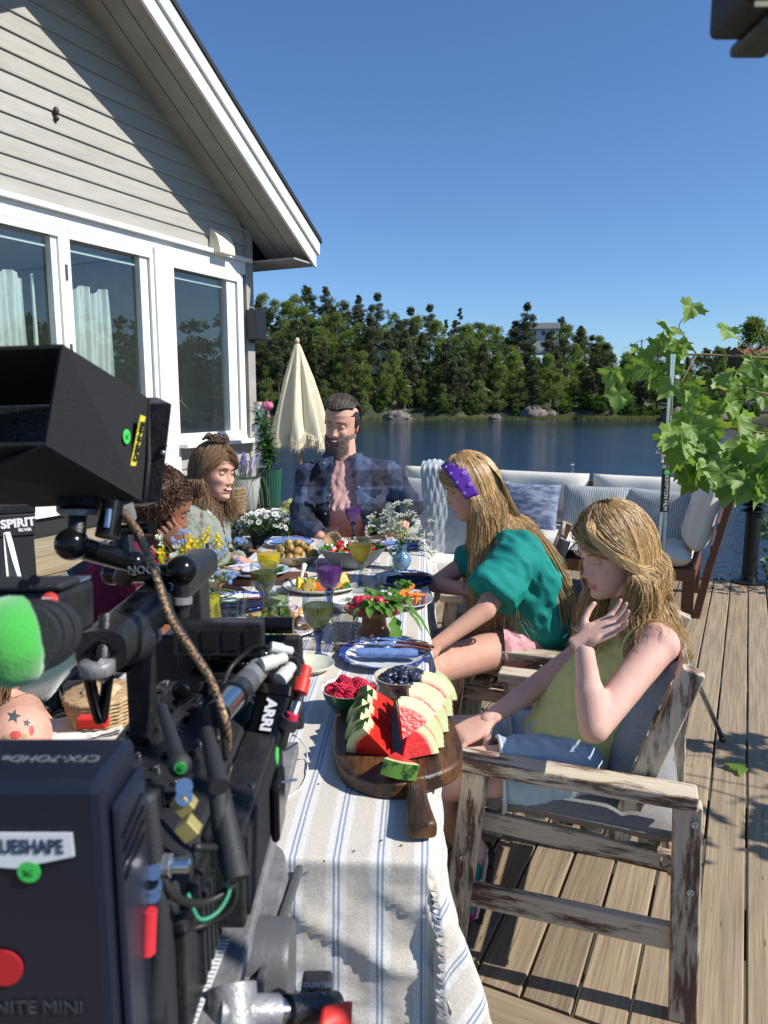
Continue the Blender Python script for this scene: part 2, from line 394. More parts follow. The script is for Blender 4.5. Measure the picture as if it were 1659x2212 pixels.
TM = dict(birch=mat('birch bark', (.55, .53, .48), .8, col2=(.12, .11, .10), scale=3, stretch=(1, 1, 3), lo=.45, hi=.6), pine=mat('pine bark', (.16, .085, .05), .9, col2=(.09, .07, .06), scale=2),
   spruce=mat('spruce bark', (.08, .06, .05), .9), aspen=mat('aspen bark', (.17, .16, .13), .9), bush=mat('twig bark', (.1, .07, .05), .9))
def leaves(centres, per, size, flat=.7, seed=0, droop=0):
 r = np.random.RandomState(seed); c = np.repeat(np.array([[*p[:3]] for p in centres]), per, axis=0); rad = np.repeat(np.array([p[3] for p in centres]), per)
 n = len(c); d = r.normal(size=(n, 3)); d /= np.linalg.norm(d, axis=1)[:, None]; d[:, 2] *= flat
 p = c + d * (rad * (r.rand(n) ** .45))[:, None]
 a = r.normal(size=(n, 3)); a[:, 2] -= droop; a /= np.linalg.norm(a, axis=1)[:, None]; q = np.cross(a, r.normal(size=(n, 3))); q /= np.linalg.norm(q, axis=1)[:, None]
 s = (size * (.6 + .8 * r.rand(n)))[:, None]
 V = np.stack([p - a * s * .5, p + q * s * .32, p + a * s * .5, p - q * s * .32], 1).reshape(-1, 3)
 F = np.arange(n * 4).reshape(-1, 4); return V.tolist(), F.tolist()
def tree_proto(kind, seed, h):
 r = random.Random(seed); cl = []; br = []
 if kind == 'pine':
  tk = tube([(0, 0, -.5), (.1, 0, h * .3), (r.uniform(-.3, .3), .1, h * .65), (r.uniform(-.3, .3), 0, h * .97)], [.22, .18, .12, .03], 6)
  for k in range(54):
   z = h * (.28 + .72 * r.random() ** .85); w = (2.1 if z < h * .85 else 1.1) * (.45 + .55 * math.sin(PI * min(1, (z / h - .28) / .72)) ) ; a = r.uniform(0, 6.28); d = r.uniform(.2, 1) * w
   cl.append((d * math.cos(a), d * math.sin(a), z, r.uniform(.6, 1.25) * (1.15 - .6 * (z / h) ** 3)))
   if k % 3 == 0: br.append(tube([(0, 0, z - .5), (d * math.cos(a), d * math.sin(a), z)], [.05, .02], 4))
  lf = leaves(cl, 80, .34, .75, seed)
 elif kind == 'spruce':
  tk = tube([(0, 0, -.5), (0, 0, h * .98)], [.2, .02], 6)
  for k in range(64):
   q = r.uniform(.06, 1); z = h * q; w = (1 - q) * h * .23 + .2; a = r.uniform(0, 6.28); d = w * r.uniform(.5, 1)
   cl.append((d * math.cos(a), d * math.sin(a), z - d * .25, .35 + .45 * (1 - q)))
  lf = leaves(cl, 60, .34, .40, seed, .6)
 else:
  wide = dict(birch=.22, aspen=.29, bush=.5)[kind]; lo = dict(birch=.22, aspen=.18, bush=.1)[kind]
  tk = tube([(0, 0, -.5), (r.uniform(-.2, .2), 0, h * .4), (r.uniform(-.4, .4), r.uniform(-.3, .3), h * .92)], [.14 * h / 12, .1 * h / 12, .02], 6)
  for k in range(52):
   q = r.uniform(0, 1); z = h * (lo + (1 - lo) * q); w = h * wide * (math.sin(PI * (q * .86 + .10)) ** .7) * r.uniform(.25, 1.05); a = r.uniform(0, 6.28)
   cl.append((w * math.cos(a), w * math.sin(a), z, h * r.uniform(.06, .105)))
   if k % 4 == 0: br.append(tube([(0, 0, z - h * .08), (w * math.cos(a), w * math.sin(a), z)], [.05, .015], 4))
  lf = leaves(cl, 90, .34 if kind != 'bush' else .2, .9, seed, .3)
 return me_from(*lf, LM[kind]), me_from(*join(tk, *br), TM[kind])
PR = {k: [tree_proto(k, s * 11 + 3, hh) for s, hh in enumerate(hs)] for k, hs in dict(birch=(12, 13, 11), pine=(14, 15, 13), spruce=(13, 11), aspen=(12, 10, 13), bush=(3, 2.6)).items()}
NM = dict(birch='birch_tree', pine='pine_tree', spruce='spruce_tree', aspen='aspen_tree', bush='shore_bush')
LB = dict(birch='light green pale trunked birch', pine='dark scots pine', spruce='dark conical spruce', aspen='rounded mid green aspen', bush='low bright green bush')
ZN = [(-.09, 'behind the parasol'), (-.045, 'just left of the man'), (0, 'right above the man'), (.05, 'right of the man'), (.10, 'left of the bandana girl'), (.15, 'above the bandana girl'), (.19, 'left of the hilltop house'), (.24, 'around the hilltop house'), (.30, 'below the rock outcrops'), (.37, 'left of the steel stand'), (.45, 'behind the maple leaves'), (9, 'at the far right edge')]
RW = ['at the waterline', 'just behind the shore row', 'low on the slope', 'halfway up the slope', 'high on the slope', 'just under the skyline', 'on the skyline']
def zlab(kind, bb, row): return LB[kind] + ' ' + RW[row] + ', ' + [n for b_, n in ZN if bb < b_][0]
GR = dict(birch='birches across the lake', pine='pines across the lake', spruce='spruces across the lake', aspen='aspens across the lake', bush='bushes along the far shore')
def plant(kind, x, y, z, sc=1.0, label=None, group=None, szx=1.0):
 q = random.choice(PR[kind])
 t_ = thing(NM[kind], label or LB[kind], 'bush' if kind == 'bush' else 'tree', (x, y, z), random.uniform(0, 6.28), None if label and not group else (group or GR[kind]))
 t_.scale = (sc * szx, sc * szx, sc)
 for nm, me in (('crown', q[0]), ('trunk', q[1])):
  c = bpy.data.objects.new(nm, me); C.objects.link(c); c.parent = t_
random.seed(11)
cnt = 0
for row, (dy, sc, step) in enumerate([(2.5, .66, 5.0), (6.0, .8, 4.3), (11, .92, 4.3), (17, 1.0, 4.0), (24, 1.04, 4.0), (32, 1.06, 3.7), (40, 1.05, 4.2)]):
 bx = -.185
 while bx < .56:
  bb = bx + random.uniform(-.006, .006); bx += step / 190 * (1.0 if bx < .30 else 1.25)
  y = float(shoreY(bb)) + dy + random.uniform(-2, 2); x = bb * y; z = float(terr(x, y))
  n = math.sin(bb * 31 + row) + .8 * math.sin(bb * 77 + 2 * row) + random.uniform(-1, 1)
  kind = 'birch' if n > .55 else ('pine' if n < -.15 else ('aspen' if n < .2 else 'spruce'))
  if row == 0 and bb > .26: continue
  if row in (1,2,3,4) and bb > .33 and random.random() < .35: continue
  if row == 0 and kind in ('pine',): kind = 'aspen'
  if .195 < bb < .225 and row > 4: continue
  k = random.uniform(.78, 1.12) * (1.06 if bb < .27 else .88)
  plant(kind, x, y, z - .3, sc * k, zlab(kind, bb, row), GR[kind], szx=random.uniform(.95, 1.25)); cnt += 1
for k in range(80):
 bb = random.uniform(-.18, .5) if k < 60 else random.uniform(.27, .42); y = float(shoreY(bb)) + random.uniform(.5, 5); x = bb * y
 plant('bush', x, y, float(terr(x, y)) - .2, random.uniform(.7, 1.3), zlab('bush', bb, 0), GR['bush'])
plant('birch', .487 * 150, 150, -3, 1.75, 'tall birch towering behind the maple twigs on the far right bank')
plant('aspen', .445 * 158, 158, -3, 1.45, 'slim thin crowned tree standing left of the tall birch on the right bank', szx=.6)
plant('aspen', .53 * 150, 150, -3, 1.55, 'broad tree at the right edge beside the tall birch')
for px, h_, lb in ((1268, 15.2, 'taller left pine of the pair on the rocky hilltop skyline'), (1291, 13.2, 'wider right pine of the pair on the rocky hilltop skyline')):
 bb = (px - 829) / 1600; y = 222; x = bb * y; plant('pine', x, y, float(terr(x, y)) - 1.5, .80 * h_ / 14, lb, szx=1.25)
# woods on the flank of the lake: outside the frame, mirrored in the window panes
cl = []
r_ = random.Random(3)
for k in range(420):
 a = R(r_.uniform(35, 95)); d = r_.uniform(120, 165); hh = r_.uniform(6, 16)
 for q in range(3): cl.append((d * math.sin(a), d * math.cos(a), -2 + hh * (q + .6) / 3.2 + 8 * (d - 120) / 45, 2.6 - .5 * q))
tag(obj('lakeside_forest', leaves(cl, 34, 1.1, .9, 5), LM['aspen'], loc=Vector((0, 0, 0))), 'mass of green woodland on the flank of the lake', 'forest', kind='stuff')
V, F = grid(40, 4, lambda u, v: (lambda a, d: Vector((d * math.sin(a), d * math.cos(a), WZ + .4 + v * 12)))(R(30 + 70 * u), 112 + 60 * v))
tag(obj('lake_bank', (V, F), m_hill, s=1, loc=Vector((0, 0, 0))), kind='structure')
# reeds and shore grass
m_reed = mat('reeds', (.22, .20, .07), .8, col2=(.10, .15, .03), scale=.3, transluc=.25)
V = []; F = []
for k in range(9000):
 bb = r_.uniform(-.15, .42);
 if bb < .08 and r_.random() < .7: continue
 y = float(shoreY(bb)) - r_.uniform(-1.2, 2.4) ** 1; x = bb * y; hh = r_.uniform(.4, 1.15) * (1.2 if bb > .2 else .8); w = .09; a = r_.uniform(-.2, .2); n = len(V)
 V += [(x - w, y, WZ), (x + w, y, WZ), (x + a, y + a, WZ + hh)]; F.append((n, n + 1, n + 2))
tag(obj('shore_reeds', (V, F), m_reed, loc=Vector((0, 0, 0))), 'pale reeds and grass along the far waterline', 'reeds', kind='stuff')
m_rock = mat('lake rock', (.20, .165, .14), .9, col2=(.13, .115, .105), scale=1.2, detail=9, bump=1, bscale=5)
def rock(px, py, dy, w, h_, lb, seed=0):
 bb = (px - 829) / 1600; y = float(shoreY(bb)) + dy; x = bb * y; z = float(terr(x, y)) if dy > 0 else WZ
 g = displace(ball((0, 0, 0), (w, w * .7, h_), 22, 14), .30 * h_, .9 / h_, seed, True)
 q = obj('boulder', xf(g, (x, y, z + h_ * .2)), m_rock, s=1); tag(q, lb, 'boulder')
for a in ((858, 905, -1.5, 3.4, 1.5, 'low grey boulder at the waterline right of the man', 1), (1068, 905, -1.8, 1.5, .8, 'small pale rock in the shallows below the dark spruces', 2),
   (1150, 898, .5, 3.0, 1.7, 'dark rock among the reeds below the hilltop house', 3), (1185, 898, 1, 1.6, .9, 'small rock right of the dark shore rock', 4),
   (1475, 905, -1, 5.0, 2.2, 'large dark boulder on the right shore behind the steel pole', 5), (1545, 905, -1, 5, 1.5, 'flat rock shelf behind the maple leaves', 6),
   (1280, 740, 34, 7.5, 3.4, 'big bare rock outcrop on the hill right of the house', 7), (1245, 720, 37, 5, 2.6, 'rounded rock outcrop just right of the hilltop house', 8),
   (1010, 800, 22, 4, 2.0, 'rock showing between the pines halfway up the hill', 9), (850, 800, 20, 3.6, 2.0, 'pale rock on the slope above the man', 10), (1330, 790, 18, 6, 2.6, 'long rock slab low on the right hillside', 11)):
 rock(*a)
# two houses and a cabin on the far hill, power pole and wires
m_wwall = mat('white cladding far', (.75, .75, .73), .7); m_droof = mat('dark roof far', (.12, .12, .125), .8); m_win = mat('far window glass', (.03, .04, .05), .1); m_red = mat('rust roof far', (.22, .09, .06), .8)
def farhouse(name, px, py, Y, w, d, h_, rh, lb, rot, wm, rm, nwin):
 b0 = (px - 829) / 1600; p = atY(px, py, Y); t_ = thing(name, lb, 'house', (p.x, Y, p.z), rot)
 obj('wall', join(box(-w / 2, w / 2, -d / 2, d / 2, -4, h_), ), wm, t_, l=1)
 e = .5
 g = ([(-w / 2 - e, -d / 2 - e, h_ - .1), (w / 2 + e, -d / 2 - e, h_ - .1), (w / 2 + e, d / 2 + e, h_ - .1), (-w / 2 - e, d / 2 + e, h_ - .1), (-w / 2 - e, 0, h_ + rh), (w / 2 + e, 0, h_ + rh),
   (-w / 2 - e, -d / 2 - e, h_ - .3), (w / 2 + e, -d / 2 - e, h_ - .3), (w / 2 + e, d / 2 + e, h_ - .3), (-w / 2 - e, d / 2 + e, h_ - .3)],
   [(0, 1, 5, 4), (2, 3, 4, 5), (0, 4, 3), (1, 2, 5), (0, 6, 7, 1), (2, 8, 9, 3), (1, 7, 8, 2), (0, 3, 9, 6), (6, 9, 8, 7)])
 obj('roof', g, rm, t_, l=1)
 for k in range(nwin):
  x = -w / 2 + (k + .7) * w / (nwin + .4); obj('window', box(x - .55, x + .55, -d / 2 - .08, -d / 2 + .02, h_ - 1.9, h_ - .7), m_win, t_, l=1)
 return t_
farhouse('lake_house', 1163, 735, 219, 11, 7, 3.0, 1.9, 'grey roofed white house on top of the hill across the lake', R(-10), m_wwall, m_droof, 4)
farhouse('white_cottage', 815, 775, 203, 4.6, 6, 2.4, 1.5, 'small white cottage half hidden among the trees above the man', R(75), m_wwall, m_droof, 2)
farhouse('red_cabin', 1640, 790, 175, 12, 7, 2.4, 1.8, 'cabin with rust red roof behind the maple branch on the right', R(8), mat('brown cladding', (.10, .06, .04), .8), m_red, 2)
p = atY(1386, 745, 210); t_ = thing('utility_pole', 'thin wooden power pole on the low skyline right of the pines', 'utility pole', (p.x, 210, p.z - 6))
obj('pole', rod(p + Vector((0, 0, -6)), p + Vector((0, 0, 1.5)), .16, 6), TM['pine'], t_); obj('crossarm', beam(p + Vector((-1, 0, 1)), p + Vector((1, 0, 1)), .15, .15), TM['pine'], t_)
m_blk = mat('black line', (.03, .03, .03), .6)
def wire(a, b, sag, nm, lb):
 tag(obj(nm, tube([a.lerp(b, i / 12) - Vector((0, 0, sag * 4 * (i / 12) * (1 - i / 12))) for i in range(13)], .05, 3), m_blk), lb, 'cable')
wire(atY(1065, 716, 215), atY(1120, 722, 218), .5, 'power_line', 'thin overhead line running to the hilltop house')
wire(p + Vector((-.8, 0, 1.1)), atY(1345, 752, 214), .4, 'power_line', 'thin overhead line running left from the power pole')
# the shore under and in front of the deck
m_bank = mat('bank soil', (.05, .055, .025), .95, col2=(.14, .12, .08), scale=2, bump=1, bscale=9)
V, F = grid(30, 20, lambda u, v: Vector((-14 + 30 * u, -6 + 17 * v, -1.3 - 2.6 * max(0, v - .45) / .55 + .1 * math.sin(u * 40) * math.sin(v * 23) + (.9 if u < .35 else 0))))
tag(obj('ground', (V, F), m_bank, s=1, loc=Vector((0, 0, 0))), kind='structure')
# small white bird on the lake
p = onz(1228, 1083 + .0 * 1, WZ) if False else onz(1235, 1006, WZ)
t_ = thing('water_bird', 'tiny pale bird swimming far out on the lake', 'bird', p)
obj('body', join(ball(p + Vector((0, 0, .05)), (.17, .10, .08), 12, 8), tube([p + Vector((.1, 0, .08)), p + Vector((.17, 0, .2)), p + Vector((.21, 0, .22))], [.035, .03, .02], 6)), mat('bird feathers', (.4, .38, .35), .8), t_, s=1)
# ================================================================= DECK
m_plank = wood('deck wood', (.33, .255, .165), (.19, .14, .09), axis=1, grain=75, rand=.20, bump=.6)
def knots(m, sc=(7.5, 1.1, 7.5)):
 t = m.node_tree; b = t.nodes['Principled BSDF']; src = b.inputs['Base Color'].links[0].from_socket
 tc = _n(t, 'ShaderNodeTexCoord'); mp = _n(t, 'ShaderNodeMapping'); mp.inputs['Scale'].default_value = sc; oi = _n(t, 'ShaderNodeObjectInfo'); mm = _n(t, 'ShaderNodeMath', operation='MULTIPLY'); mm.inputs[1].default_value = 53
 ad = _n(t, 'ShaderNodeVectorMath', operation='ADD'); vo = _n(t, 'ShaderNodeTexVoronoi'); rp = _n(t, 'ShaderNodeValToRGB'); mi = _n(t, 'ShaderNodeMix', data_type='RGBA', blend_type='MULTIPLY')
 e = rp.color_ramp.elements; e[0].position = .05; e[0].color = (.45, .36, .30, 1); e[1].position = .11; e[1].color = (1, 1, 1, 1)
 q = e.new(.085); q.color = (.62, .52, .42, 1)
 t.links.new(tc.outputs['Object'], mp.inputs[0]); t.links.new(oi.outputs['Random'], mm.inputs[0]); t.links.new(mp.outputs[0], ad.inputs[0]); t.links.new(mm.outputs[0], ad.inputs[1])
 t.links.new(ad.outputs[0], vo.inputs['Vector']); t.links.new(vo.outputs['Distance'], rp.inputs[0]); mi.inputs[0].default_value = 1
 t.links.new(src, mi.inputs[6]); t.links.new(rp.outputs[0], mi.inputs[7]); t.links.new(mi.outputs[2], b.inputs['Base Color'])
knots(m_plank)
deck = thing('deck', None, None, (0, 0, 0), kind='structure')
def st(s, t_, z=0): return dv * s + dn * t_ + Vector((0, 0, z))
def plank_mesh(L, w=.1165, h_=.028, seed=0):
 r = random.Random(seed); n = 10; V = []; F = []
 for i in range(n + 1):
  y = L * (i / n - .5); dx = r.uniform(-.0008, .0008); dz = r.uniform(-.0007, .0007)
  for (x, z) in ((-w / 2, -h_), (-w / 2, -.004), (-w / 2 + .004, 0), (w / 2 - .004, 0), (w / 2, -.004), (w / 2, -h_)): V.append((x + dx, y, z + dz))
 for i in range(n):
  for k in range(5): F.append((i * 6 + k, i * 6 + k + 1, (i + 1) * 6 + k + 1, (i + 1) * 6 + k)[::-1])
 F.append((0, 1, 2, 3, 4, 5)); F.append([n * 6 + k for k in range(6)][::-1])
 return me_from(V, [f[::-1] for f in F], m_plank)
pm = [plank_mesh(4.76, seed=i) for i in range(3)]; pshort = [plank_mesh(2.38, seed=i + 5) for i in range(2)]
k = 0; tt = .21 - .0615
while tt > -4.66:
 inst(random.choice(pm), 'plank', st(1.59 + 2.38, tt, random.uniform(-.0015, 0)), (0, 0, -D2H + random.uniform(-.0004, .0004)), parent=deck); tt -= .123; k += 1
pt = [plank_mesh(4.9, seed=i + 9) for i in range(3)]
s_ = 1.525
while s_ > -1.6:
 inst(random.choice(pt), 'plank', st(s_, -2.24, random.uniform(-.0015, 0)), (0, 0, -D2H + PI / 2), parent=deck); s_ -= .123
obj('joist', join(*[beam(st(s0, -4.6, -.10), st(s0, .2, -.10), .045, .13) for s0 in (1.55, 2.2, 2.8, 3.4, 4.0, 4.6, 5.2, 5.8, 6.33)]), mat('joist wood', (.06, .045, .03), .9), deck)
obj('fascia_board', beam(st(1.5, .232, -.09), st(6.38, .232, -.09), .025, .17), m_plank, deck)
obj('fascia_board', beam(st(6.372, -4.6, -.09), st(6.372, .22, -.09), .025, .17), m_plank, deck)
obj('post', join(*[rod(st(a, b_, -3.5), st(a, b_, -.16), .05, 8) for a in (1.7, 4, 6.2) for b_ in (0, -2.2, -4.2)]), mat('joist wood', (.06, .045, .03), .9), deck)
# weeds growing up past the deck edge
cl = [(*(st(6.55 + r_.uniform(0, .35), r_.uniform(-2.2, .4), -.25 + r_.uniform(-.1, .12))), .12) for _ in range(60)]
V, F = leaves(cl, 26, .045, 1.2, 8)
for k in range(700):
 a = st(6.45 + r_.uniform(0, .5), r_.uniform(-3, .6), -.5); n = len(V); hh = r_.uniform(.3, .62); dx = r_.uniform(-.1, .1)
 V += [tuple(a), tuple(a + Vector((.008, 0, 0))), tuple(a + Vector((dx, .03, hh)))]; F.append([n, n + 1, n + 2])
tag(obj('bank_weeds', (V, F), mat('weeds', (.06, .11, .025), .7, col2=(.14, .14, .05), scale=4, transluc=.3)), 'thin green weeds poking up beyond the far deck edge', 'weeds', kind='stuff')
# shrub at the right deck corner
sb = thing('green_shrub', 'leafy green shrub behind the black bollard at the deck corner', 'bush', (3.2, 5.7, -1))
cl = [(3.28 + r_.uniform(-.28, .5), 5.55 + r_.uniform(-.3, .5), r_.uniform(-1.0, .62), .20) for _ in range(60)]
cl = [c for c in cl if not (c[2] > .25 and c[0] < 3.1)]
obj('crown', leaves(cl, 60, .055, 1.0, 12), mat('shrub leaves', (.06, .13, .025), .5, col2=(.11, .19, .04), scale=3, transluc=.35), sb)
obj('stem', join(*[tube([(3.3, 5.7, -1.2), (3.3 + r_.uniform(-.2, .3), 5.6 + r_.uniform(-.2, .3), -.3), (3.3 + r_.uniform(-.3, .5), 5.6 + r_.uniform(-.3, .4), .45)], [.015, .01, .004], 5) for _ in range(9)]), TM['bush'], sb)
# ================================================================= HOUSE (local frame: x along the wall towards the viewer, y outward, z up)
C0 = Vector((-1.36, 7.8, 0)); ha = math.atan2(-math.cos(D2H), -math.sin(D2H))
house = thing('house', 'grey clapboard house with white framed windows and steep white bargeboard', 'house', C0, ha)
hxv = -dv
def hw(px, py, o=0.0):
 d = P(px, py, 1.0) - Vector((0, 0, H)); c = C0 + dn * o
 k = (c - Vector((0, 0, H))).dot(dn) / d.dot(dn); q = Vector((0, 0, H)) + d * k
 return (q - c).dot(hxv), q.z
m_sid = mat('grey wall paint', (.325, .31, .275), .7, col2=(.375, .36, .32), scale=3, stretch=(1, 8, 8), bump=.5, bscale=14, rand=.06)
m_sid2 = mat('grey board paint', (.30, .285, .255), .7, col2=(.38, .36, .33), scale=3, bump=.3, bscale=14)
m_wht = mat('white trim paint', (.80, .80, .78), .45, col2=(.74, .74, .72), scale=5, bump=.15, bscale=20)
m_pane = thin_glass('window pane', (.95, .97, .96), 1.3)
m_dark = mat('dark trim', (.02, .02, .022), .6)
RS = .634
zs = 3.05
LR = 2.45
def rake(L): return zs + RS * (L if L < LR else 2 * LR - L)
# key measures
Lc = hw(527, 600)[0]; Lstrip0, zstrip = hw(528, 562, .03); L2, z2 = hw(0, 419, .03)
zst = (zstrip + z2) / 2
sill_L0, sill_z = hw(527, 948, .05);
LG0 = hw(515, 600)[0]; Lg1 = hw(486, 598)[0]; Lg2 = hw(364, 570)[0]; Lp0 = hw(363, 545)[0]; Lp1 = hw(324, 545)[0]
Ld0 = hw(319, 545)[0]; Ldg0 = hw(299, 560)[0]; Ldg1 = hw(144, 528)[0]; Lm = hw(132, 530)[0]; Le0 = hw(106, 520)[0]
z_top = hw(365, 566)[1]; z_bot = hw(440, 936)[1]; z_db = hw(100, 1098)[1]; z_dg = z_db + .12
print('HOUSE', [round(v, 3) for v in (Lc, Lstrip0, zstrip, L2, z2, sill_z, LG0, Lg1, Lg2, Lp0, Lp1, Ld0, Ldg0, Ldg1, Lm, Le0, z_top, z_bot, z_db)], hw(0, 400), hw(551, 570))
LX = 4.88
pitch = .134
# siding: each board a wedge profile, cut to the openings
opens = [(LG0 - .05, Lp0, z_bot - .1, zst), (Lp0 - .01, LX + 1, z_db - .12, zst)]
sid_profile = lambda z0: [(0.0, z0), (.022, z0 + .004), (.022, z0 + .016), (.006, z0 + pitch + .012), (0, z0 + pitch + .012)]
def siding(La, Lb, z0, slant=None):
 La2 = La; Lb2 = Lb
 V = []; pr = sid_profile(z0)
 for (y, z) in pr: V.append((La2, y, z))
 for (y, z) in pr:
  V.append((Lb2, y, z))
 if slant is not None:
  V = [(max(La2, (z - zs) / RS - .03), y, z) for (y, z) in pr] + [(min(Lb2, 2 * LR - (z - zs) / RS + .03), y, z) for (y, z) in pr]
 n = 5
 return V, [(0, 1, 2, 3, 4)[::-1], (5, 6, 7, 8, 9)] + [(i, (i + 1) % n, n + (i + 1) % n, n + i) for i in range(n)]
z = -.55
while z < zs + RS * LR - .1:
 segs = [(.11, LX)]
 for (a, b_, c, d) in opens:
  if z + pitch * .6 > c and z + pitch * .4 < d:
   ns = []
   for (s0, s1) in segs:
    if a > s0 + .03: ns.append((s0, min(s1, a)))
    if b_ < s1 - .03: ns.append((max(s0, b_), s1))
   segs = ns
 for (s0, s1) in segs:
  if s1 - s0 < .05: continue
  s0b = s0
  q = obj('siding_board', siding(s0b, s1, z, True if z + pitch > zs else None), m_sid, house, l=1)
 z += pitch
obj('wall', join(box(.0, .10, -.28, -.002, -1.2, zs)[:2], box(.10, LX, -.28, -.004, zst + .02, zs), ([(.10, -.28, zs), (.10, -.004, zs), (LX, -.28, zs), (LX, -.004, zs), (LR, -.28, rake(LR)), (LR, -.004, rake(LR))], [(0, 1, 5, 4), (1, 3, 5), (0, 4, 2), (2, 4, 5, 3), (0, 2, 3, 1)]),
 box(.10, Lg1 - .1, -.28, -.004, -1.2, zst), box(Lg1 - .1, Lp0, -.28, -.005, -1.2, z_bot - .02), box(Lp0, LX, -.28, -.004, -1.2, z_db - .02)), m_sid2, house, l=1)
obj('corner_board', box(-.005, .115, -.10, .034, -.6, zs + .05), m_sid2, house, l=1)
obj('side_wall', box(0, .02, -5, -.10, -1.2, zs - .1), m_sid2, house, l=1)
# windows: outer casing, sash, pane
def frame_(L0, L1, z0, z1, w, o0, o1):
 return join(box(L0, L1, o0, o1, z1 - w, z1), box(L0, L1, o0, o1, z0, z0 + w), box(L0, L0 + w, o0, o1, z0 + w, z1 - w), box(L1 - w, L1, o0, o1, z0 + w, z1 - w))
obj('drip_board', box(.055, LX, .0, .075, zst - .02, zst + .018), m_wht, house, l=1, bevel=.003)
obj('header_board', box(.115, LX, .0, .030, zst - .135, zst - .0215), m_wht, house, l=1)
zt = zst - .14
w1 = obj('window', frame_(LG0 - .02, Lp0 + .06, z_bot - .075, zt, .085, .0, .036), m_wht, house, l=1, bevel=.003)
obj('sash', join(box(LG0 + .08, Lg1, -.06, .014, z_bot - .03, z_top + .07), box(Lp0 + .01, Lp0 + .06, -.06, .012, z_bot - .03, z_top + .07), box(Lg1, Lp0 + .01, -.06, .012, z_bot - .06, z_bot), box(Lg1, Lp0 + .01, -.06, .012, z_top, z_top + .07)), m_wht, w1, l=1)
obj('pane', box(Lg1, Lp0 + .01, -.035, -.031, z_bot, z_top), m_pane, w1, l=1)
obj('screen_bar', box(Lg1, Lp0 + .01, -.05, -.04, z_top - .12, z_top - .10), mat('pale green blind', (.55, .68, .62), .5), w1, l=1)
obj('window_sill', box(LG0 - .13, Lp0 + .02, .0, .15, z_bot - .115, z_bot - .080), m_wht, house, l=1, bevel=.004)
obj('post_board', box(Lp0 + .0, Lp1, .0, .055, z_db - .1, zt + .05), m_wht, house, l=1, bevel=.003)
def door(L0, L1, g0, g1):
 d_ = obj('glass_door', frame_(L0, L1, z_db, zt, .05, -.02, .034), m_wht, house, l=1, bevel=.003)
 obj('sash', join(box(g0 - .085, g0, -.05, .012, z_db + .05, zt - .05), box(g1, g1 + .085, -.05, .012, z_db + .05, zt - .05), box(g0, g1, -.05, .012, z_db + .05, z_dg), box(g0, g1, -.05, .012, z_top + .015, zt - .05)), m_wht, d_, l=1, bevel=.003)
 obj('pane', box(g0, g1, -.035, -.031, z_dg, z_top + .015), m_pane, d_, l=1)
 obj('screen_bar', box(g0, g1, -.05, -.04, z_top - .085, z_top - .065), mat('pale green blind', (.55, .68, .62), .5), d_, l=1)
 for zz in (z_db + .3, z_db + 1.1, zt - .35): obj('hinge', box(L0 - .012, L0 + .006, .034, .044, zz, zz + .11), mat('hinge metal', (.12, .12, .12), .4, .6), d_, l=1)
dw = Ldg1 - Ldg0
door(Ld0 - .035, Lm, Ldg0, Ldg1)
door(Lm + .002, Le0 + dw + .12, Le0 + .0, Le0 + dw)
obj('threshold', box(Lp0, LX, .0, .07, z_db - .055, z_db - .003), m_wht, house, l=1)
obj('plinth', box(Lp0, LX, .0, .03, z_db - .20, z_db - .056), m_dark, house, l=1)
# overhang: soffit boards running up the rake, fascia boards, roof sheet
OV = .56; EX = .38
def rk(L, o, dz=0): return (L, o, rake(L) + dz)
def rslab(o0, o1, d0, d1, La=-EX, Lb=LR):
 V = [(La, o0, rake(La) + d0), (La, o1, rake(La) + d0), (La, o1, rake(La) + d1), (La, o0, rake(La) + d1), (Lb, o0, rake(Lb) + d0), (Lb, o1, rake(Lb) + d0), (Lb, o1, rake(Lb) + d1), (Lb, o0, rake(Lb) + d1)]
 return V, [(0, 1, 2, 3), (7, 6, 5, 4), (0, 4, 5, 1), (1, 5, 6, 2), (2, 6, 7, 3), (3, 7, 4, 0)]
def rleft(g): return [Vector((2 * LR - v[0], v[1], v[2])) for v in g[0]], [tuple(f)[::-1] for f in g[1]]
nb_ = 3; bw = (OV - .035) / nb_
for k in range(nb_):
 for g_ in (lambda g: (g, rleft(g)))(rslab(.002 + k * bw + .012, .002 + (k + 1) * bw, 0, .02)): obj('soffit_board', g_, m_sid2, house, l=1)
for g_ in (lambda g: (g, rleft(g)))(rslab(-.25, OV - .03, .022, .04)): obj('soffit_backing', g_, mat('dark gap', (.03, .03, .03), .9), house, l=1)
for g_ in (lambda g: (g, rleft(g)))(rslab(OV - .03, OV - .004, -.05, .095)): obj('fascia_board', g_, m_wht, house, l=1, bevel=.003)
for g_ in (lambda g: (g, rleft(g)))(rslab(OV - .028, OV + .022, .097, .225, -EX - .03)): obj('fascia_board', g_, m_wht, house, l=1, bevel=.003)
for g_ in (lambda g: (g, rleft(g)))(rslab(-5, OV + .038, .228, .27, -EX - .05)): obj('roof', g_, mat('black roofing', (.02, .02, .022), .7), house, l=1)
obj('eave_soffit', box(-EX, -.0, -5, OV - .03, rake(-EX) - .02, rake(-EX) - .002), m_sid2, house, l=1)
obj('eave_fascia', box(-EX - .025, -EX - .001, -5, OV - .03, rake(-EX) - .03, rake(-EX) + .2), m_sid2, house, l=1)
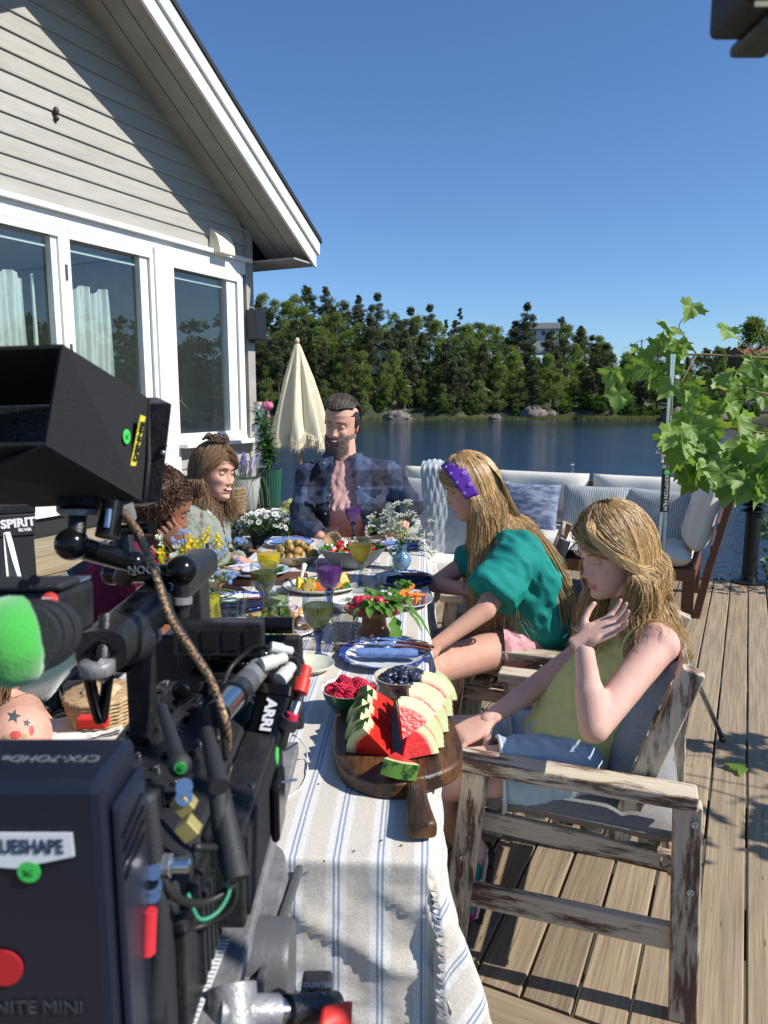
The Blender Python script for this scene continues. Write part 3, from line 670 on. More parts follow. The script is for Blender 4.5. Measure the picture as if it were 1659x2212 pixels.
# vent cover: quarter round hood
va, vz1 = hw(484, 505, .02); vb, _ = hw(451, 500, .02); vz0 = hw(470, 545, .1)[1]
ar = [(0.024, vz1), (.06, vz1 - .0)] + [(.024 + .12 * math.sin(k * PI / 16), vz0 + (vz1 - vz0) * math.cos(k * PI / 16)) for k in range(2, 9)] + [(.024, vz0)]
V = [(va, y, z) for y, z in ar] + [(vb, y, z) for y, z in ar]; n = len(ar)
obj('vent_cover', (V, [list(range(n)), [n + i for i in range(n)][::-1]] + [(i, (i + 1) % n, n + (i + 1) % n, n + i)[::-1] for i in range(n)]), mat('cream plastic', (.72, .68, .52), .5), house, l=1)
q = hw(119, 240, .02); obj('cable_stub', xf(join(ball((0, 0, 0), (.022, .02, .03), 8, 6), ball((0, 0, -.05), (.018, .02, .02), 8, 6)), (q[0], .03, q[1])), m_dark, house, l=1)
# inside: floor, back wall, pale curtains, a spiky potted plant
obj('interior', join(box(.1, LX, -4.5, -4.4, z_db - .05, zs), box(.1, LX, -4.4, -.29, z_db - .08, z_db - .03), box(.1, LX, -4.4, -.29, zs - .1, zs)), mat('room wall', (.42, .43, .40), .9), house, l=1)
def htoW(L, o, z): return C0 + hxv * L + dn * o + Vector((0, 0, z))
m_cur = mat('pale green sheer curtain', (.60, .72, .65), .9, col2=(.74, .84, .78), scale=22, bump=.4, bscale=60, transluc=.35, stretch=(1, 1, .35))
def curtain(L0, L1, ztop, lb, seed):
 g = grid(70, 16, lambda u, v: htoW(L0 + (L1 - L0) * (u + .02 * math.sin(v * 5 + seed)), -.16 + .028 * math.sin(u * (L1 - L0) * 62 + seed + .6 * math.sin(v * 3)) + .012 * math.sin(u * 90 + v * 4), z_db + .03 + (ztop - z_db + .05 * abs(math.sin(u * (L1 - L0) * 15 + seed)) - .03) * v))
 tag(obj('curtain', g, m_cur, s=1), lb, 'curtain')
zc = hw(220, 630)[1]
curtain(hw(262, 650)[0], hw(146, 650)[0], zc, 'pale green curtain gathered behind the right glass door', 1)
curtain(hw(84, 600)[0], hw(-60, 600)[0], hw(30, 590)[1], 'wide pale green curtain behind the left glass door', 3)
curtain(hw(108, 620)[0], hw(96, 620)[0], hw(100, 600)[1], 'narrow strip of pale green curtain by the door mullion', 5)
pl = htoW(hw(395, 930)[0] + .12, -.30, z_bot - .16)
t_ = thing('spider_plant', 'spiky green houseplant inside the right window', 'potted plant', pl)
obj('pot', lathe([(.09, 0), (.12, .22), (.11, .22), (.10, .18)], 20, pl), mat('indoor pot', (.5, .48, .42), .5), t_, s=1)
gs = []
for k in range(26):
 a = k * 2.4; Ln = random.uniform(.35, .62); d = Vector((math.cos(a), math.sin(a), 0)); pts = [pl + Vector((0, 0, .2)) + d * (Ln * s * .75) + Vector((0, 0, Ln * (1.25 * s - .85 * s * s * random.uniform(.7, 1.2)))) for s in (0, .25, .5, .75, 1)]
 w_ = d.cross(Vector((0, 0, 1))) * .014; V = []
 for i, p_ in enumerate(pts): q_ = w_ * (1 - (i / 4) ** 2); V += [p_ - q_, p_ + q_]
 gs.append((V, [(2 * i, 2 * i + 1, 2 * i + 3, 2 * i + 2) for i in range(4)]))
obj('leaves', join(*gs), mat('spider leaf', (.16, .26, .05), .5, transluc=.3), t_)
# wall lamp box on the corner board
a = htoW(.05, .09, 0); q = hw(543, 700, .09)[1]
t_ = thing('wall_lamp', 'black box shaped lamp fixed to the house corner', 'lamp', htoW(.05, .035, q - .14))
M = basis(htoW(.045, .036, q), -hxv, dn, Vector((0, 0, 1)))
obj('housing', mx(box(-.10, .07, .002, .13, -.15, .14), M), mat('black lamp metal', (.025, .025, .03), .35, .3), t_, bevel=.006); obj('backplate', mx(box(-.03, .04, -.001, .004, -.18, .17), M), mat('black lamp metal', (.025, .025, .03), .35, .3), t_)
# wooden steps along the wall
steps = thing('wooden_steps', 'three broad weathered wooden steps along the house wall', 'steps', htoW(LX / 2, .2, 0), ha)
zt_ = z_db - .20
m_step = wood('step wood', (.36, .30, .20), (.22, .165, .10), axis=0, grain=75, rand=.15, bump=.6)
def sboard(nm, o0, o1, z0, z1, La=1.5):
 return obj(nm, box(La - LX / 2, 4.9 - LX / 2, o0 - .2, o1 - .2, z0, z1), m_step, steps, l=1, bevel=.003)
levels = [(.06, .50, zt_), (.50, .90, zt_ * .62), (.90, 1.28, zt_ * .27)]
for (o0, o1, zz) in levels:
 for k in range(3): w_ = (o1 - o0) / 3; sboard('plank', o0 + k * w_ + .003, o0 + (k + 1) * w_ - .003, zz - .03, zz)
for i, (o0, o1, zz) in enumerate(levels):
 zb = levels[i + 1][2] if i < 2 else .002
 sboard('riser', o1 - .028, o1 - .004, zb + .002, zz - .032)
# ================================================================= TABLE AND CLOTH
TA = Vector((.0498, .9988, 0)); TR = Vector((.9988, -.0498, 0)); TO = Vector((.0645, 1.0576, 0)); TW, TL = .772, 2.66
def tb(s, t_, z=TH): return TO + TR * s + TA * t_ + Vector((0, 0, z))
def on(px, py, z=TH): return onz(px, py, z)
m_tw = wood('table wood', (.22, .13, .07), (.13, .075, .04), axis=1)
table = thing('dining_table', 'long wooden dining table hidden under the striped linen cloth', 'table', tb(-TW / 2, TL / 2, 0), math.atan2(TR.y, TR.x))
obj('tabletop', box(-TW / 2 + .012, TW / 2 - .012, -TL / 2 + .012, TL / 2 - .012, TH - .035, TH - .006), m_tw, table, l=1, bevel=.004)
for sx_ in (-1, 1):
 for sy_ in (-1, 1): obj('leg', box(sx_ * .30 - .035, sx_ * .30 + .035, sy_ * 1.1 - .035, sy_ * 1.1 + .035, 0, TH - .036), m_tw, table, l=1)
m_cl = bpy.data.materials.new('striped linen'); m_cl.use_nodes = True; t = m_cl.node_tree; b = t.nodes['Principled BSDF']; b.inputs['Roughness'].default_value = .9; b.inputs['Specular IOR Level'].default_value = .15
uvn = _n(t, 'ShaderNodeUVMap'); sx = _n(t, 'ShaderNodeSeparateXYZ'); wv = _n(t, 'ShaderNodeTexNoise'); wv.inputs['Scale'].default_value = 5
ma = _n(t, 'ShaderNodeMath', operation='MULTIPLY_ADD'); ma.inputs[1].default_value = .003; t.links.new(uvn.outputs[0], sx.inputs[0]); t.links.new(uvn.outputs[0], wv.inputs[0]); t.links.new(wv.outputs[0], ma.inputs[0]); t.links.new(sx.outputs[0], ma.inputs[2])
di = _n(t, 'ShaderNodeMath', operation='DIVIDE'); di.inputs[1].default_value = .0685; t.links.new(ma.outputs[0], di.inputs[0])
ad_ = _n(t, 'ShaderNodeMath', operation='ADD'); ad_.inputs[1].default_value = 100.5; t.links.new(di.outputs[0], ad_.inputs[0])
fr = _n(t, 'ShaderNodeMath', operation='FRACT'); t.links.new(ad_.outputs[0], fr.inputs[0])
rp = _n(t, 'ShaderNodeValToRGB'); rp.color_ramp.interpolation = 'CONSTANT'; e = rp.color_ramp.elements
LIN = (.57, .525, .455, 1); WH = (.66, .635, .59, 1); BL = (.26, .31, .42, 1)
seq = [(0, LIN), (.235, WH), (.25, (.42, .42, .44, 1)), (.258, WH), (.42, BL), (.472, WH), (.528, BL), (.58, WH), (.735, (.42, .42, .44, 1)), (.743, WH), (.76, LIN)]
for i, (p_, c_) in enumerate(seq):
 q = e[i] if i < 2 else e.new(p_); q.position = p_; q.color = c_
t.links.new(fr.outputs[0], rp.inputs[0])
nz = _n(t, 'ShaderNodeTexNoise'); nz.inputs['Scale'].default_value = 260; nz.inputs['Detail'].default_value = 3; mi = _n(t, 'ShaderNodeMix', data_type='RGBA', blend_type='MULTIPLY'); mi.inputs[0].default_value = .45
r2 = _n(t, 'ShaderNodeValToRGB'); r2.color_ramp.elements[0].position = .3; r2.color_ramp.elements[0].color = (.6, .6, .6, 1); r2.color_ramp.elements[1].position = .62; r2.color_ramp.elements[1].color = (1.1, 1.1, 1.1, 1)
t.links.new(uvn.outputs[0], nz.inputs[0]); t.links.new(nz.outputs[0], r2.inputs[0]); t.links.new(rp.outputs[0], mi.inputs[6]); t.links.new(r2.outputs[0], mi.inputs[7]); t.links.new(mi.outputs[2], b.inputs['Base Color'])
n3 = _n(t, 'ShaderNodeTexNoise'); n3.inputs['Scale'].default_value = 26; n3.inputs['Detail'].default_value = 6; bp = _n(t, 'ShaderNodeBump'); bp.inputs['Distance'].default_value = .0035; bp.inputs['Strength'].default_value = .55
t.links.new(uvn.outputs[0], n3.inputs[0]); t.links.new(n3.outputs[0], bp.inputs['Height']); t.links.new(bp.outputs[0], b.inputs['Normal'])
OS, OF = .30, .60
us = np.concatenate([np.linspace(-TW - OS, -TW, 26)[:-1], np.linspace(-TW, 0, 40)[:-1], np.linspace(0, OS, 34)])
vs = np.concatenate([np.linspace(-OF, 0, 110)[:-1], np.linspace(0, TL, 110)[:-1], np.linspace(TL, TL + .25, 12)])
V = []; UV = []
def fold_noise(x, y, f, sd): return float(wn(np.array([[x, y, .3]]), sd, f)[0])
Q = np.array([[u, v, 0.0] for v in vs for u in us]); N1 = wn(Q, 4, 2.6); N2 = wn(Q * np.array([2.2, .7, 1]), 9, 2.4); N3 = wn(Q, 13, 7.0); N4 = 1 - 2 * np.abs(wn(Q * np.array([1, 1.5, 1]), 21, 2.2)); N5 = 1 - 2 * np.abs(wn(Q * np.array([1.5, .8, 1]), 33, 4.5)); k = 0
for v in vs:
 for u in us:
  ds = max(u, 0) if u > 0 else min(u + TW, 0); dt = min(v, 0) if v < 0 else max(v - TL, 0)
  s0 = min(max(u, -TW), 0); t0 = min(max(v, 0), TL); d = math.hypot(ds, dt)
  if d < 1e-6:
   p_ = tb(s0, t0, TH + .0012 * N1[k] + .0008 * N3[k])
  else:
   o_ = (TR * ds + TA * dt) / d; both = 4 * abs(ds * dt) / (d * d + 1e-9) * .5
   r0 = .010; ang = min(d / r0, PI / 2); out = r0 * math.sin(ang); dn_ = r0 * (1 - math.cos(ang)) + max(0, d - r0 * PI / 2)
   hang = max(0, d - .02)
   fl = .07 * hang + both * (.20 * hang) ;
   side = abs(ds) > abs(dt)
   ph = (u if not side else v)
   fl += min(1, hang / .3) * (.014 * N2[k] + .006 * math.sin(ph * 26 + 2 * N1[k])) + min(1, hang / .06) * (.0025 * N3[k] + (0 if side else 1) * (.016 * max(0, N4[k] - .25) ** 1.6 + .010 * max(0, N5[k] - .2) ** 1.6))
   if side: fl += .03 * math.sin(min(1, hang / .12) * PI * .5) * (1 + .5 * math.sin(v * 7.0 + 1)) * .6
   fl = max(fl, .004)
   tw = both * .045 * math.sin(6 * math.atan2(abs(ds), abs(dt))) * hang / .3
   p_ = tb(s0, t0, TH) + o_ * (out + fl) + (TR * (1 if ds > 0 else -1) * tw) - Vector((0, 0, dn_ - .10 * fl))
  V.append(p_); UV.append((u, v)); k += 1
nu = len(us)
F = [(j * nu + i, j * nu + i + 1, (j + 1) * nu + i + 1, (j + 1) * nu + i) for j in range(len(vs) - 1) for i in range(nu - 1)]
cl_ = obj('tablecloth', (V, F), m_cl, s=1, uv=UV); tag(cl_, 'beige linen tablecloth with paired blue stripes draped over the long table', 'tablecloth')
m_crumb = mat('crumb', (.10, .05, .03), .9)
for i, (x, y) in enumerate(((765, 1838), (688, 1693), (824, 1815), (867, 1826), (700, 1860), (858, 1440))):
 tag(obj('crumb', ball(on(x, y, TH + .002), (.0022, .0016, .0013), 6, 4), m_crumb), 'small dark crumb lying on the bare striped cloth', 'crumb', 'dark crumbs on the cloth')
# ================================================================= CHAIRS
def cw(n, a, c=((.56, .49, .37), (.42, .38, .31), (.12, .065, .042)), wear=24): return wood(n + ' ' + 'xyz'[a], *c, axis=a, grain=70, wear=wear, rand=.1, bump=.4)
BRN = ((.17, .085, .05), (.24, .16, .11), (.40, .34, .27))
GRY = ((.115, .13, .115), (.15, .165, .15), (.09, .10, .09))
m_screw = mat('zinc screw', (.5, .5, .5), .35, 1)
def armchair(loc, rot, label, wn_='worn chair wood', cols=None, wear=24, group=None, name='garden_armchair', arms=True, hh=.83):
 cols = cols or ((.62, .53, .39), (.47, .41, .32), (.12, .065, .042)); X_, Y_, Z_ = (cw(wn_, a, cols, wear) for a in (0, 1, 2))
 c = thing(name, label, 'chair', loc, rot, group)
 w = .30
 def bm_(nm, a, b_, ww, h_, m, up=(0, 0, 1)): return obj(nm, beam(a, b_, ww, h_, up), m, c, l=1, bevel=.004)
 for s in (-1, 1):
  l1 = bm_('leg', (s * w, .295, 0), (s * w, .235, .54), .042, .062, Z_, (0, 1, 0)); l2 = bm_('leg', (s * w, -.265, 0), (s * w, -.245, .54), .042, .062, Z_, (0, 1, 0))
  bm_('armrest', (s * w, .285, .558), (s * w, -.265, .553), .070, .034, Y_)
  bm_('side_rail', (s * (w - .004), .262, .20), (s * (w - .004), -.235, .20), .026, .06, Y_); bm_('seat_rail', (s * (w - .045), .26, .385), (s * (w - .045), -.24, .36), .024, .05, Y_)
  for (y_, z_) in ((.262, .31), (-.262, .50), (-.262, .335)):
   obj('screw', xf(lathe([(.0085, 0), (.0085, .0025), (.006, .0035), (.003, .001)], 10), (s * (w + .021), y_, z_), (0, s * PI / 2, 0)), m_screw, c, l=1)
  bm_('back_post', (s * .235, -.085, .36), (s * .235, -.245, hh), .040, .052, Z_, (0, 1, 0))
 for k in range(6):
  f = .24 + k * .145; y_ = -.085 - .16 * f + .016; z_ = .36 + (hh - .36) * f
  bm_('back_slat', (-.215, y_, z_), (.215, y_, z_), .016, .046, X_, (0, -.36, .93))
 for k in range(7): bm_('seat_slat', (-.24, .235 - k * .068, .415 - k * .004), (.24, .235 - k * .068, .415 - k * .004), .052, .018, X_)
 bm_('front_rail', (-.275, .255, .385), (.275, .255, .385), .022, .05, X_); bm_('rear_rail', (-.275, -.225, .36), (.275, -.225, .36), .022, .05, X_)
 return c
ch1 = armchair((.548, 1.912, 0), R(71.2), 'worn cream and brown wooden armchair nearest the viewer, under the girl in yellow')
ch2 = armchair((.583, 2.757, 0), R(72.6), 'worn wooden armchair under the girl in the teal shirt', cols=((.40, .34, .26), (.33, .30, .26), (.10, .05, .035)))
ch3 = armchair((.61, 3.45, 0), R(75), 'brown wooden armchair with pale blue seat pad beside the man', 'brown chair wood', BRN, 12)
ch4 = armchair((-.90, 2.72, 0), R(-88), 'grey green painted chair behind the person in maroon', 'grey chair paint', GRY, 8)
ch5 = armchair((-.96, 2.02, 0), R(-84), 'empty grey green garden chair with dark teal cushion and straw hat', 'grey chair paint', GRY, 8)
ch6 = armchair((-1.06, 1.36, 0), R(-80), 'grey green garden chair under the tattooed person', 'grey chair paint', GRY, 8)
ch7 = armchair((-.95, 3.36, 0), R(-95), 'grey green garden chair under the woman in the sage shirt', 'grey chair paint', GRY, 8)
def fab(n, c, c2=None, sc=160, bump=.35, rough=.9, **k): return mat(n, c, rough, col2=c2 or tuple(x * .82 for x in c), scale=sc, bump=bump, spec=.2, detail=2, **k)
m_pad = fab('grey pad cotton', (.235, .23, .225)); m_pad2 = fab('sage pad cotton', (.28, .34, .31)); m_blp = fab('washed blue linen', (.27, .315, .37)); m_teal = fab('dark teal velvet', (.03, .075, .075), rough=.6, sheen=.6); m_lbl = fab('pale aqua cotton', (.42, .60, .62)); m_grn = fab('soft sea green cotton', (.36, .50, .45))
def seatpad(c, lab, m, w=.50, d=.49, th=.075, z=.424, seed=1, tufts=True):
 V, F = pillow(w, d, th, 30, .02, seed, .004, 8)
 V = [Vector((v.x, v.y, v.z)) for v in V]
 if tufts:
  for v in V:
   for (a, b_) in ((-.12, -.12), (.12, -.12), (-.12, .12), (.12, .12)):
    q = (v.x - a) ** 2 + (v.y - b_) ** 2; v.z -= (.022 * math.exp(-q / .0012) + .006 * math.exp(-min((v.x - a) ** 2, (v.y - b_) ** 2) / .0003)) * (1 if v.z > 0 else -.2)
 M = Matrix.Rotation(c.rotation_euler.z, 4, 'Z'); M.translation = c.location
 g = mx((V, F), M @ Matrix.Translation((0, .015, z + th / 2)) @ Matrix.Rotation(R(2), 4, 'X'))
 t_ = thing('seat_cushion', lab, 'cushion', c.matrix_world.translation if False else c.location + Vector((0, 0, z)))
 obj('pad', g, m, t_, s=1)
 pts = [Vector((sx_ * w / 2 * .985, sy_ * d / 2 * .985, 0)) for sx_, sy_ in ((-1, -1), (1, -1), (1, 1), (-1, 1), (-1, -1))]
 obj('piping', mx(tube(pts, .0035, 6), M @ Matrix.Translation((0, .015, z + th / 2)) @ Matrix.Rotation(R(2), 4, 'X')), m, t_, s=1)
 for s in (-1, 1):
  q = [M @ Vector((s * .25, -.22, z + .035)), M @ Vector((s * .29, -.235, z - .01)), M @ Vector((s * .30, -.20, z - .035)), M @ Vector((s * .25, -.20, z - .03))]
  obj('tie', tube(cat(q, 4), .003, 5), m, t_, s=1)
 return t_
seatpad(ch1, 'grey tufted seat cushion on the nearest armchair', m_pad, w=.58, d=.52, th=.085, z=.405)
seatpad(ch2, 'thin beige grey seat cushion under the girl in teal', fab('beige pad', (.38, .36, .30)), seed=2)
seatpad(ch3, 'pale aqua seat cushion on the brown chair beside the man', m_lbl, th=.09, seed=3)
seatpad(ch5, 'black seat pad on the empty grey green chair', fab('black pad', (.03, .03, .033)), th=.05, seed=4)
def throw_pillow(name, lab, w, h_, th, M, m, seed=0, pw=2.4, n=20, seam=True):
 t_ = thing(name, lab, 'cushion', M.translation); g = mx(pillow(w, h_, th, n, .12, seed, .007, pw), M); obj('cover', g, m, t_, s=1)
 return t_
def PM(c, x, y): return plane_frame(c, x, y)
f1 = Vector((-.947, .322, 0)); w1v = Vector((.322, .947, 0)); UPv = Vector((0, 0, 1))
throw_pillow('throw_pillow', 'washed blue linen pillow standing behind the back of the girl in yellow', .44, .40, .15, PM(Vector((.685, 1.90, .63)), w1v + f1 * .1, UPv - f1 * .34), m_blp, 3)
throw_pillow('throw_pillow', 'sea green pillow behind the girl in the teal shirt', .52, .50, .17, PM(Vector((.845, 2.72, .70)), Vector((.25, .95, .05)), Vector((.12, -.05, 1))), m_grn, 5)
throw_pillow('throw_pillow', 'dark teal velvet pillow on the empty grey green chair', .38, .34, .12, PM(Vector((-1.06, 2.05, .60)), Vector((.3, .9, 0)), Vector((.75, 0, .55))), m_teal, 6)
# ================================================================= SOFA
m_sof = mat('off white sofa canvas', (.66, .64, .58), .9, col2=(.60, .58, .52), scale=9, bump=.2, bscale=120, spec=.2); m_sw = wood('sofa wood', (.16, .065, .032), (.10, .04, .02), axis=0, rough=.5, bump=.2)
sfR = Vector((2.04, 4.74, 0)); sx1 = dn; sy1 = dv
sofa = thing('garden_sofa', 'dark wood outdoor corner sofa with off white cushions at the deck edge', 'sofa', sfR, math.atan2(dn.y, dn.x))
def sb_(nm, *a, m=m_sw, bv=.004): return obj(nm, box(*a), m, sofa, l=1, bevel=bv)
SL = 2.42
sb_('seat_frame', -SL, 0, 0, .03, .24, .32); sb_('seat_frame', -SL, 0, .74, .77, .24, .32); sb_('seat_frame', -.03, 0, .03, .74, .24, .32); sb_('seat_frame', -SL, -SL + .03, .03, .74, .24, .32)
sb_('seat_deck', -SL + .03, -.03, .03, .74, .285, .305)
for x in (-SL, -SL / 2, -.075): sb_('leg', x, x + .075, .0 + .001, .07, 0, .24)
for x in (-SL, -.075): sb_('leg', x, x + .075, .70, .769, 0, .24)
for k in range(5): sb_('back_slat', -SL, 0, .775 + k * .018, .795 + k * .018, .34 + k * .095, .41 + k * .095)
obj('arm_frame', join(beam((.02, .03, .0), (.09, .03, .40), .05, .06, (0, 1, 0)), beam((.09, .03, .38), (.19, .05, .84), .045, .06, (0, 1, 0)), beam((.02, .74, .0), (.19, .80, .84), .045, .06, (0, 1, 0)), beam((.175, .04, .80), (.175, .80, .80), .03, .07), beam((.12, .04, .6), (.12, .80, .6), .02, .07), beam((.09, .04, .45), (.09, .80, .45), .02, .07)), m_sw, sofa, l=1, bevel=.004)
def cush(nm, c, w, d, th, rot=(0, 0, 0), seed=0, m=m_sof, pw=9, parent=sofa, n=22):
 g = xf(pillow(w, d, th, n, .03, seed, .006, pw), c, rot); o_ = obj(nm, g, m, parent, s=1, l=1)
 return o_
for k in range(3): cush('seat_cushion', (-SL + .42 + k * .80 - .02, .37, .39), .79, .76, .15, seed=k)
for k in range(3): cush('back_cushion', (-SL + .42 + k * .80 - .02, .66, .655), .77, .42, .17, (R(76), 0, 0), seed=k + 4, pw=6)
cush('side_cushion', (-.01, .36, .655), .70, .44, .17, (R(76), 0, R(-82)), seed=9, pw=6)
m_str = mat('striped cotton', (.20, .23, .27), .9); t = m_str.node_tree; b = t.nodes['Principled BSDF']
tc = _n(t, 'ShaderNodeTexCoord'); sx = _n(t, 'ShaderNodeSeparateXYZ'); mu = _n(t, 'ShaderNodeMath', operation='MULTIPLY'); mu.inputs[1].default_value = 62; fr = _n(t, 'ShaderNodeMath', operation='FRACT'); rp = _n(t, 'ShaderNodeValToRGB'); rp.color_ramp.interpolation = 'CONSTANT'
rp.color_ramp.elements[0].color = (.22, .25, .28, 1); rp.color_ramp.elements[1].position = .66; rp.color_ramp.elements[1].color = (.58, .58, .55, 1)
t.links.new(tc.outputs['Object'], sx.inputs[0]); t.links.new(sx.outputs[0], mu.inputs[0]); t.links.new(mu.outputs[0], fr.inputs[0]); t.links.new(fr.outputs[0], rp.inputs[0]); t.links.new(rp.outputs[0], b.inputs['Base Color'])
m_ptc = mat('blue patch print', (.10, .13, .24), .9, col2=(.30, .34, .42), scale=1.0, stretch=(14, 34, 14), detail=6, lo=.4, hi=.6)
def sofapillow(lab, x, m, w=.46, yy=.44, rz=0, seed=0, lean=72, z=.60):
 h_ = .40; g = pillow(w, h_, .14, 20, .10, seed, .006, 2.6)
 t_ = thing('throw_pillow', lab, 'cushion', sfR + dn * x + dv * yy + Vector((0, 0, z)), math.atan2(dn.y, dn.x) + rz)
 o_ = obj('cover', g, m, t_, s=1, l=1); o_.rotation_euler = (R(lean), 0, 0)
sofapillow('grey and white striped pillow at the left of the sofa', -1.64, m_str, seed=1)
sofapillow('blue mottled patchwork pillow in the middle of the sofa', -1.22, m_ptc, yy=.38, seed=2)
sofapillow('grey and white striped pillow behind the head of the girl in yellow', -.74, m_str, yy=.46, seed=3, w=.5)
sofapillow('grey and white striped pillow in the right corner of the sofa', -.30, m_str, yy=.42, rz=R(-14), seed=4, w=.5)
sofapillow('ribbed white and blue striped pillow half hidden behind the long fair hair', -2.10, m_str, yy=.40, seed=6)
# white chair with the quilted blanket + the man's chair
m_wc = mat('white upholstery', (.70, .68, .62), .85, bump=.2, bscale=90)
def white_chair(loc, rot, lab):
 c = thing('upholstered_chair', lab, 'chair', loc, rot)
 obj('seat', xf(pillow(.50, .50, .16, 16, 0, 1, .004, 9), (0, 0, .42)), m_wc, c, s=1, l=1)
 obj('backrest', xf(pillow(.50, .62, .13, 18, .05, 2, .004, 7), (0, -.24, .68), (R(82), 0, 0)), m_wc, c, s=1, l=1)
 for sx_ in (-.2, .2):
  for sy_ in (-.2, .2): obj('leg', tube([(sx_, sy_, .36), (sx_ * 1.06, sy_ * 1.06, 0)], [.02, .014], 8), m_wc, c, l=1, s=1)
 return c
white_chair((.40, 4.42, 0), R(160), 'white upholstered dining chair under the grey quilted blanket'); white_chair((-.20, 4.46, 0), R(178), 'white upholstered dining chair the man sits on')
m_qu = mat('quilted grey blue cotton', (.36, .40, .43), .95, col2=(.44, .48, .50), scale=30, bump=.2, bscale=150)
bx0 = Vector((.42, 4.58, 0)); qx = Vector((.94, -.34, 0)).normalized(); qy = Vector((.34, .94, 0)).normalized()
def quilt(u, v):
 s = (v - .42) * 1.35; x = (u - .5) * (.34 + .10 * max(0, -s)) + .02 * math.sin(v * 9)
 top = 1.0
 if s > .07: z = top - (s - .07); y = .09 + .03 * (s - .07)
 elif s < -.07: z = top + (s + .07); y = -.09 + .12 * (s + .07)
 else: z = top + .045 * math.cos(s / .07 * PI / 2); y = s * 1.28
 fo = .012 * math.sin(u * 7 + v * 2) * min(1, abs(s) * 4); q = .006 * abs(math.sin((u * 30 + v * 26))) * abs(math.sin((u * 30 - v * 26))) ; sg = 1 if s > 0 else -1
 return bx0 + qx * (x + .01 * math.sin(v * 8)) + qy * (y + sg * (fo + q * .6)) + Vector((0, 0, z + q + .015 * math.sin(u * 7)))
tag(obj('blanket', grid(90, 130, quilt), m_qu, s=1), 'grey blue quilted blanket slung over the white chair right of the man', 'blanket')
# ================================================================= PARASOL
pb = Vector(((650 - 829) / 1600 * 6.98, 7.0, 0)); m_par = mat('cream canvas', (.74, .68, .50), .85, col2=(.70, .63, .45), scale=4, bump=.15, bscale=150, transluc=.2); m_pole = wood('parasol pole wood', (.32, .15, .06), (.24, .10, .04), axis=2, rough=.5, rand=0)
par = thing('parasol', 'closed cream parasol with fringed hem standing at the water side', 'parasol', pb)
ztip = atY(648, 738, 7.0).z; zhem = atY(650, 955, 7.0).z
obj('pole', rod(pb, pb + Vector((-.02, 0, ztip)), .017, 12), m_pole, par); obj('base', lathe([(.20, 0), (.20, .04), (.05, .06), (.03, .3)], 24, pb), mat('concrete base', (.3, .3, .29), .9), par)
V = []; F = []; nn = 96
for j in range(26):
 v = j / 25; r_0 = .022 + .225 * v ** .82; z = ztip - .02 - (ztip - zhem) * v
 for i in range(nn):
  a = 2 * PI * i / nn; fo = math.cos(8 * a + .5 * math.sin(3 * v)); r1 = r_0 * (1 + (.26 * fo + .05 * math.sin(19 * a + 5 * v)) * min(1, v * 3))
  V.append(pb + Vector((r1 * math.cos(a) - .02 * (1 - v), r1 * math.sin(a), z - .03 * fo * v)))
for j in range(25):
 for i in range(nn): F.append((j * nn + i, j * nn + (i + 1) % nn, (j + 1) * nn + (i + 1) % nn, (j + 1) * nn + i))
obj('canopy', (V, F), m_par, par, s=1)
V = []; F = []
for i in range(900):
 a = rng.rand() * 2 * PI; fo = math.cos(8 * a + .3); r1 = .247 * (1 + .26 * fo); z = zhem - .03 * fo + .06 * rng.rand() + .02; c = pb + Vector((r1 * math.cos(a) * 1.02, r1 * math.sin(a) * 1.02, z)); L_ = .07 + .05 * rng.rand(); tdir = Vector((-math.sin(a), math.cos(a), 0)); n = len(V)
 V += [c - tdir * .004, c + tdir * .004, c + tdir * (.01 * rng.randn()) + Vector((.012 * rng.randn(), .012 * rng.randn(), -L_))]; F.append((n, n + 1, n + 2))
obj('fringe', (V, F), m_par, par); obj('tip', ball(pb + Vector((-.02, 0, ztip + .01)), (.02, .02, .028), 12, 8), m_par, par, s=1)
# ================================================================= PLANT CORNER
m_dk = wood('dark stained timber', (.035, .028, .022), (.06, .05, .04), axis=0, rough=.8)
st1 = thing('plant_stand', 'low stepped plant stand of dark stained planks by the house corner', 'plant stand', (-1.05, 5.6, 0), 0)
def stand(x0, x1, y0, y1, z1, nb):
 w_ = (y1 - y0) / nb
 for k in range(nb): obj('plank', box(x0, x1, y0 + k * w_ + .004, y0 + (k + 1) * w_ - .004, z1 - .03, z1), m_dk, st1, bevel=.003)
 for q in range(3): obj('plank', box(x0, x1, y0 + .006, y0 + .03, z1 - .17 - q * .14, z1 - .045 - q * .14), m_dk, st1, bevel=.003)
 for xx in (x0 + .02, x1 - .07): obj('leg', box(xx, xx + .05, y0 + .032, y0 + .08, 0, z1 - .031), m_dk, st1); obj('leg', box(xx, xx + .05, y1 - .08, y1 - .03, 0, z1 - .031), m_dk, st1)
stand(-1.45, -.55, 5.60, 6.35, .56, 5); stand(-1.35, -.55, 4.45, 5.15, .43, 5)
m_gp = mat('green glazed planter', (.035, .12, .085), .35, coat=.3); m_wp = mat('pale grey planter', (.42, .42, .39), .7, bump=.2, bscale=60); m_sp = mat('grey stone pot', (.22, .20, .17), .85, col2=(.15, .135, .115), scale=14, bump=.4, bscale=60); m_soil = mat('soil', (.03, .02, .015), .95); m_bp = mat('dark green pot', (.012, .03, .022), .3)
m_basket = mat('wicker', (.35, .24, .13), .8, col2=(.20, .12, .06), scale=60)
def lf(name, c, **k): return mat(name, c, .5, col2=tuple(min(1, x * 1.6) for x in c), scale=9, transluc=.3, spec=.3, **k)
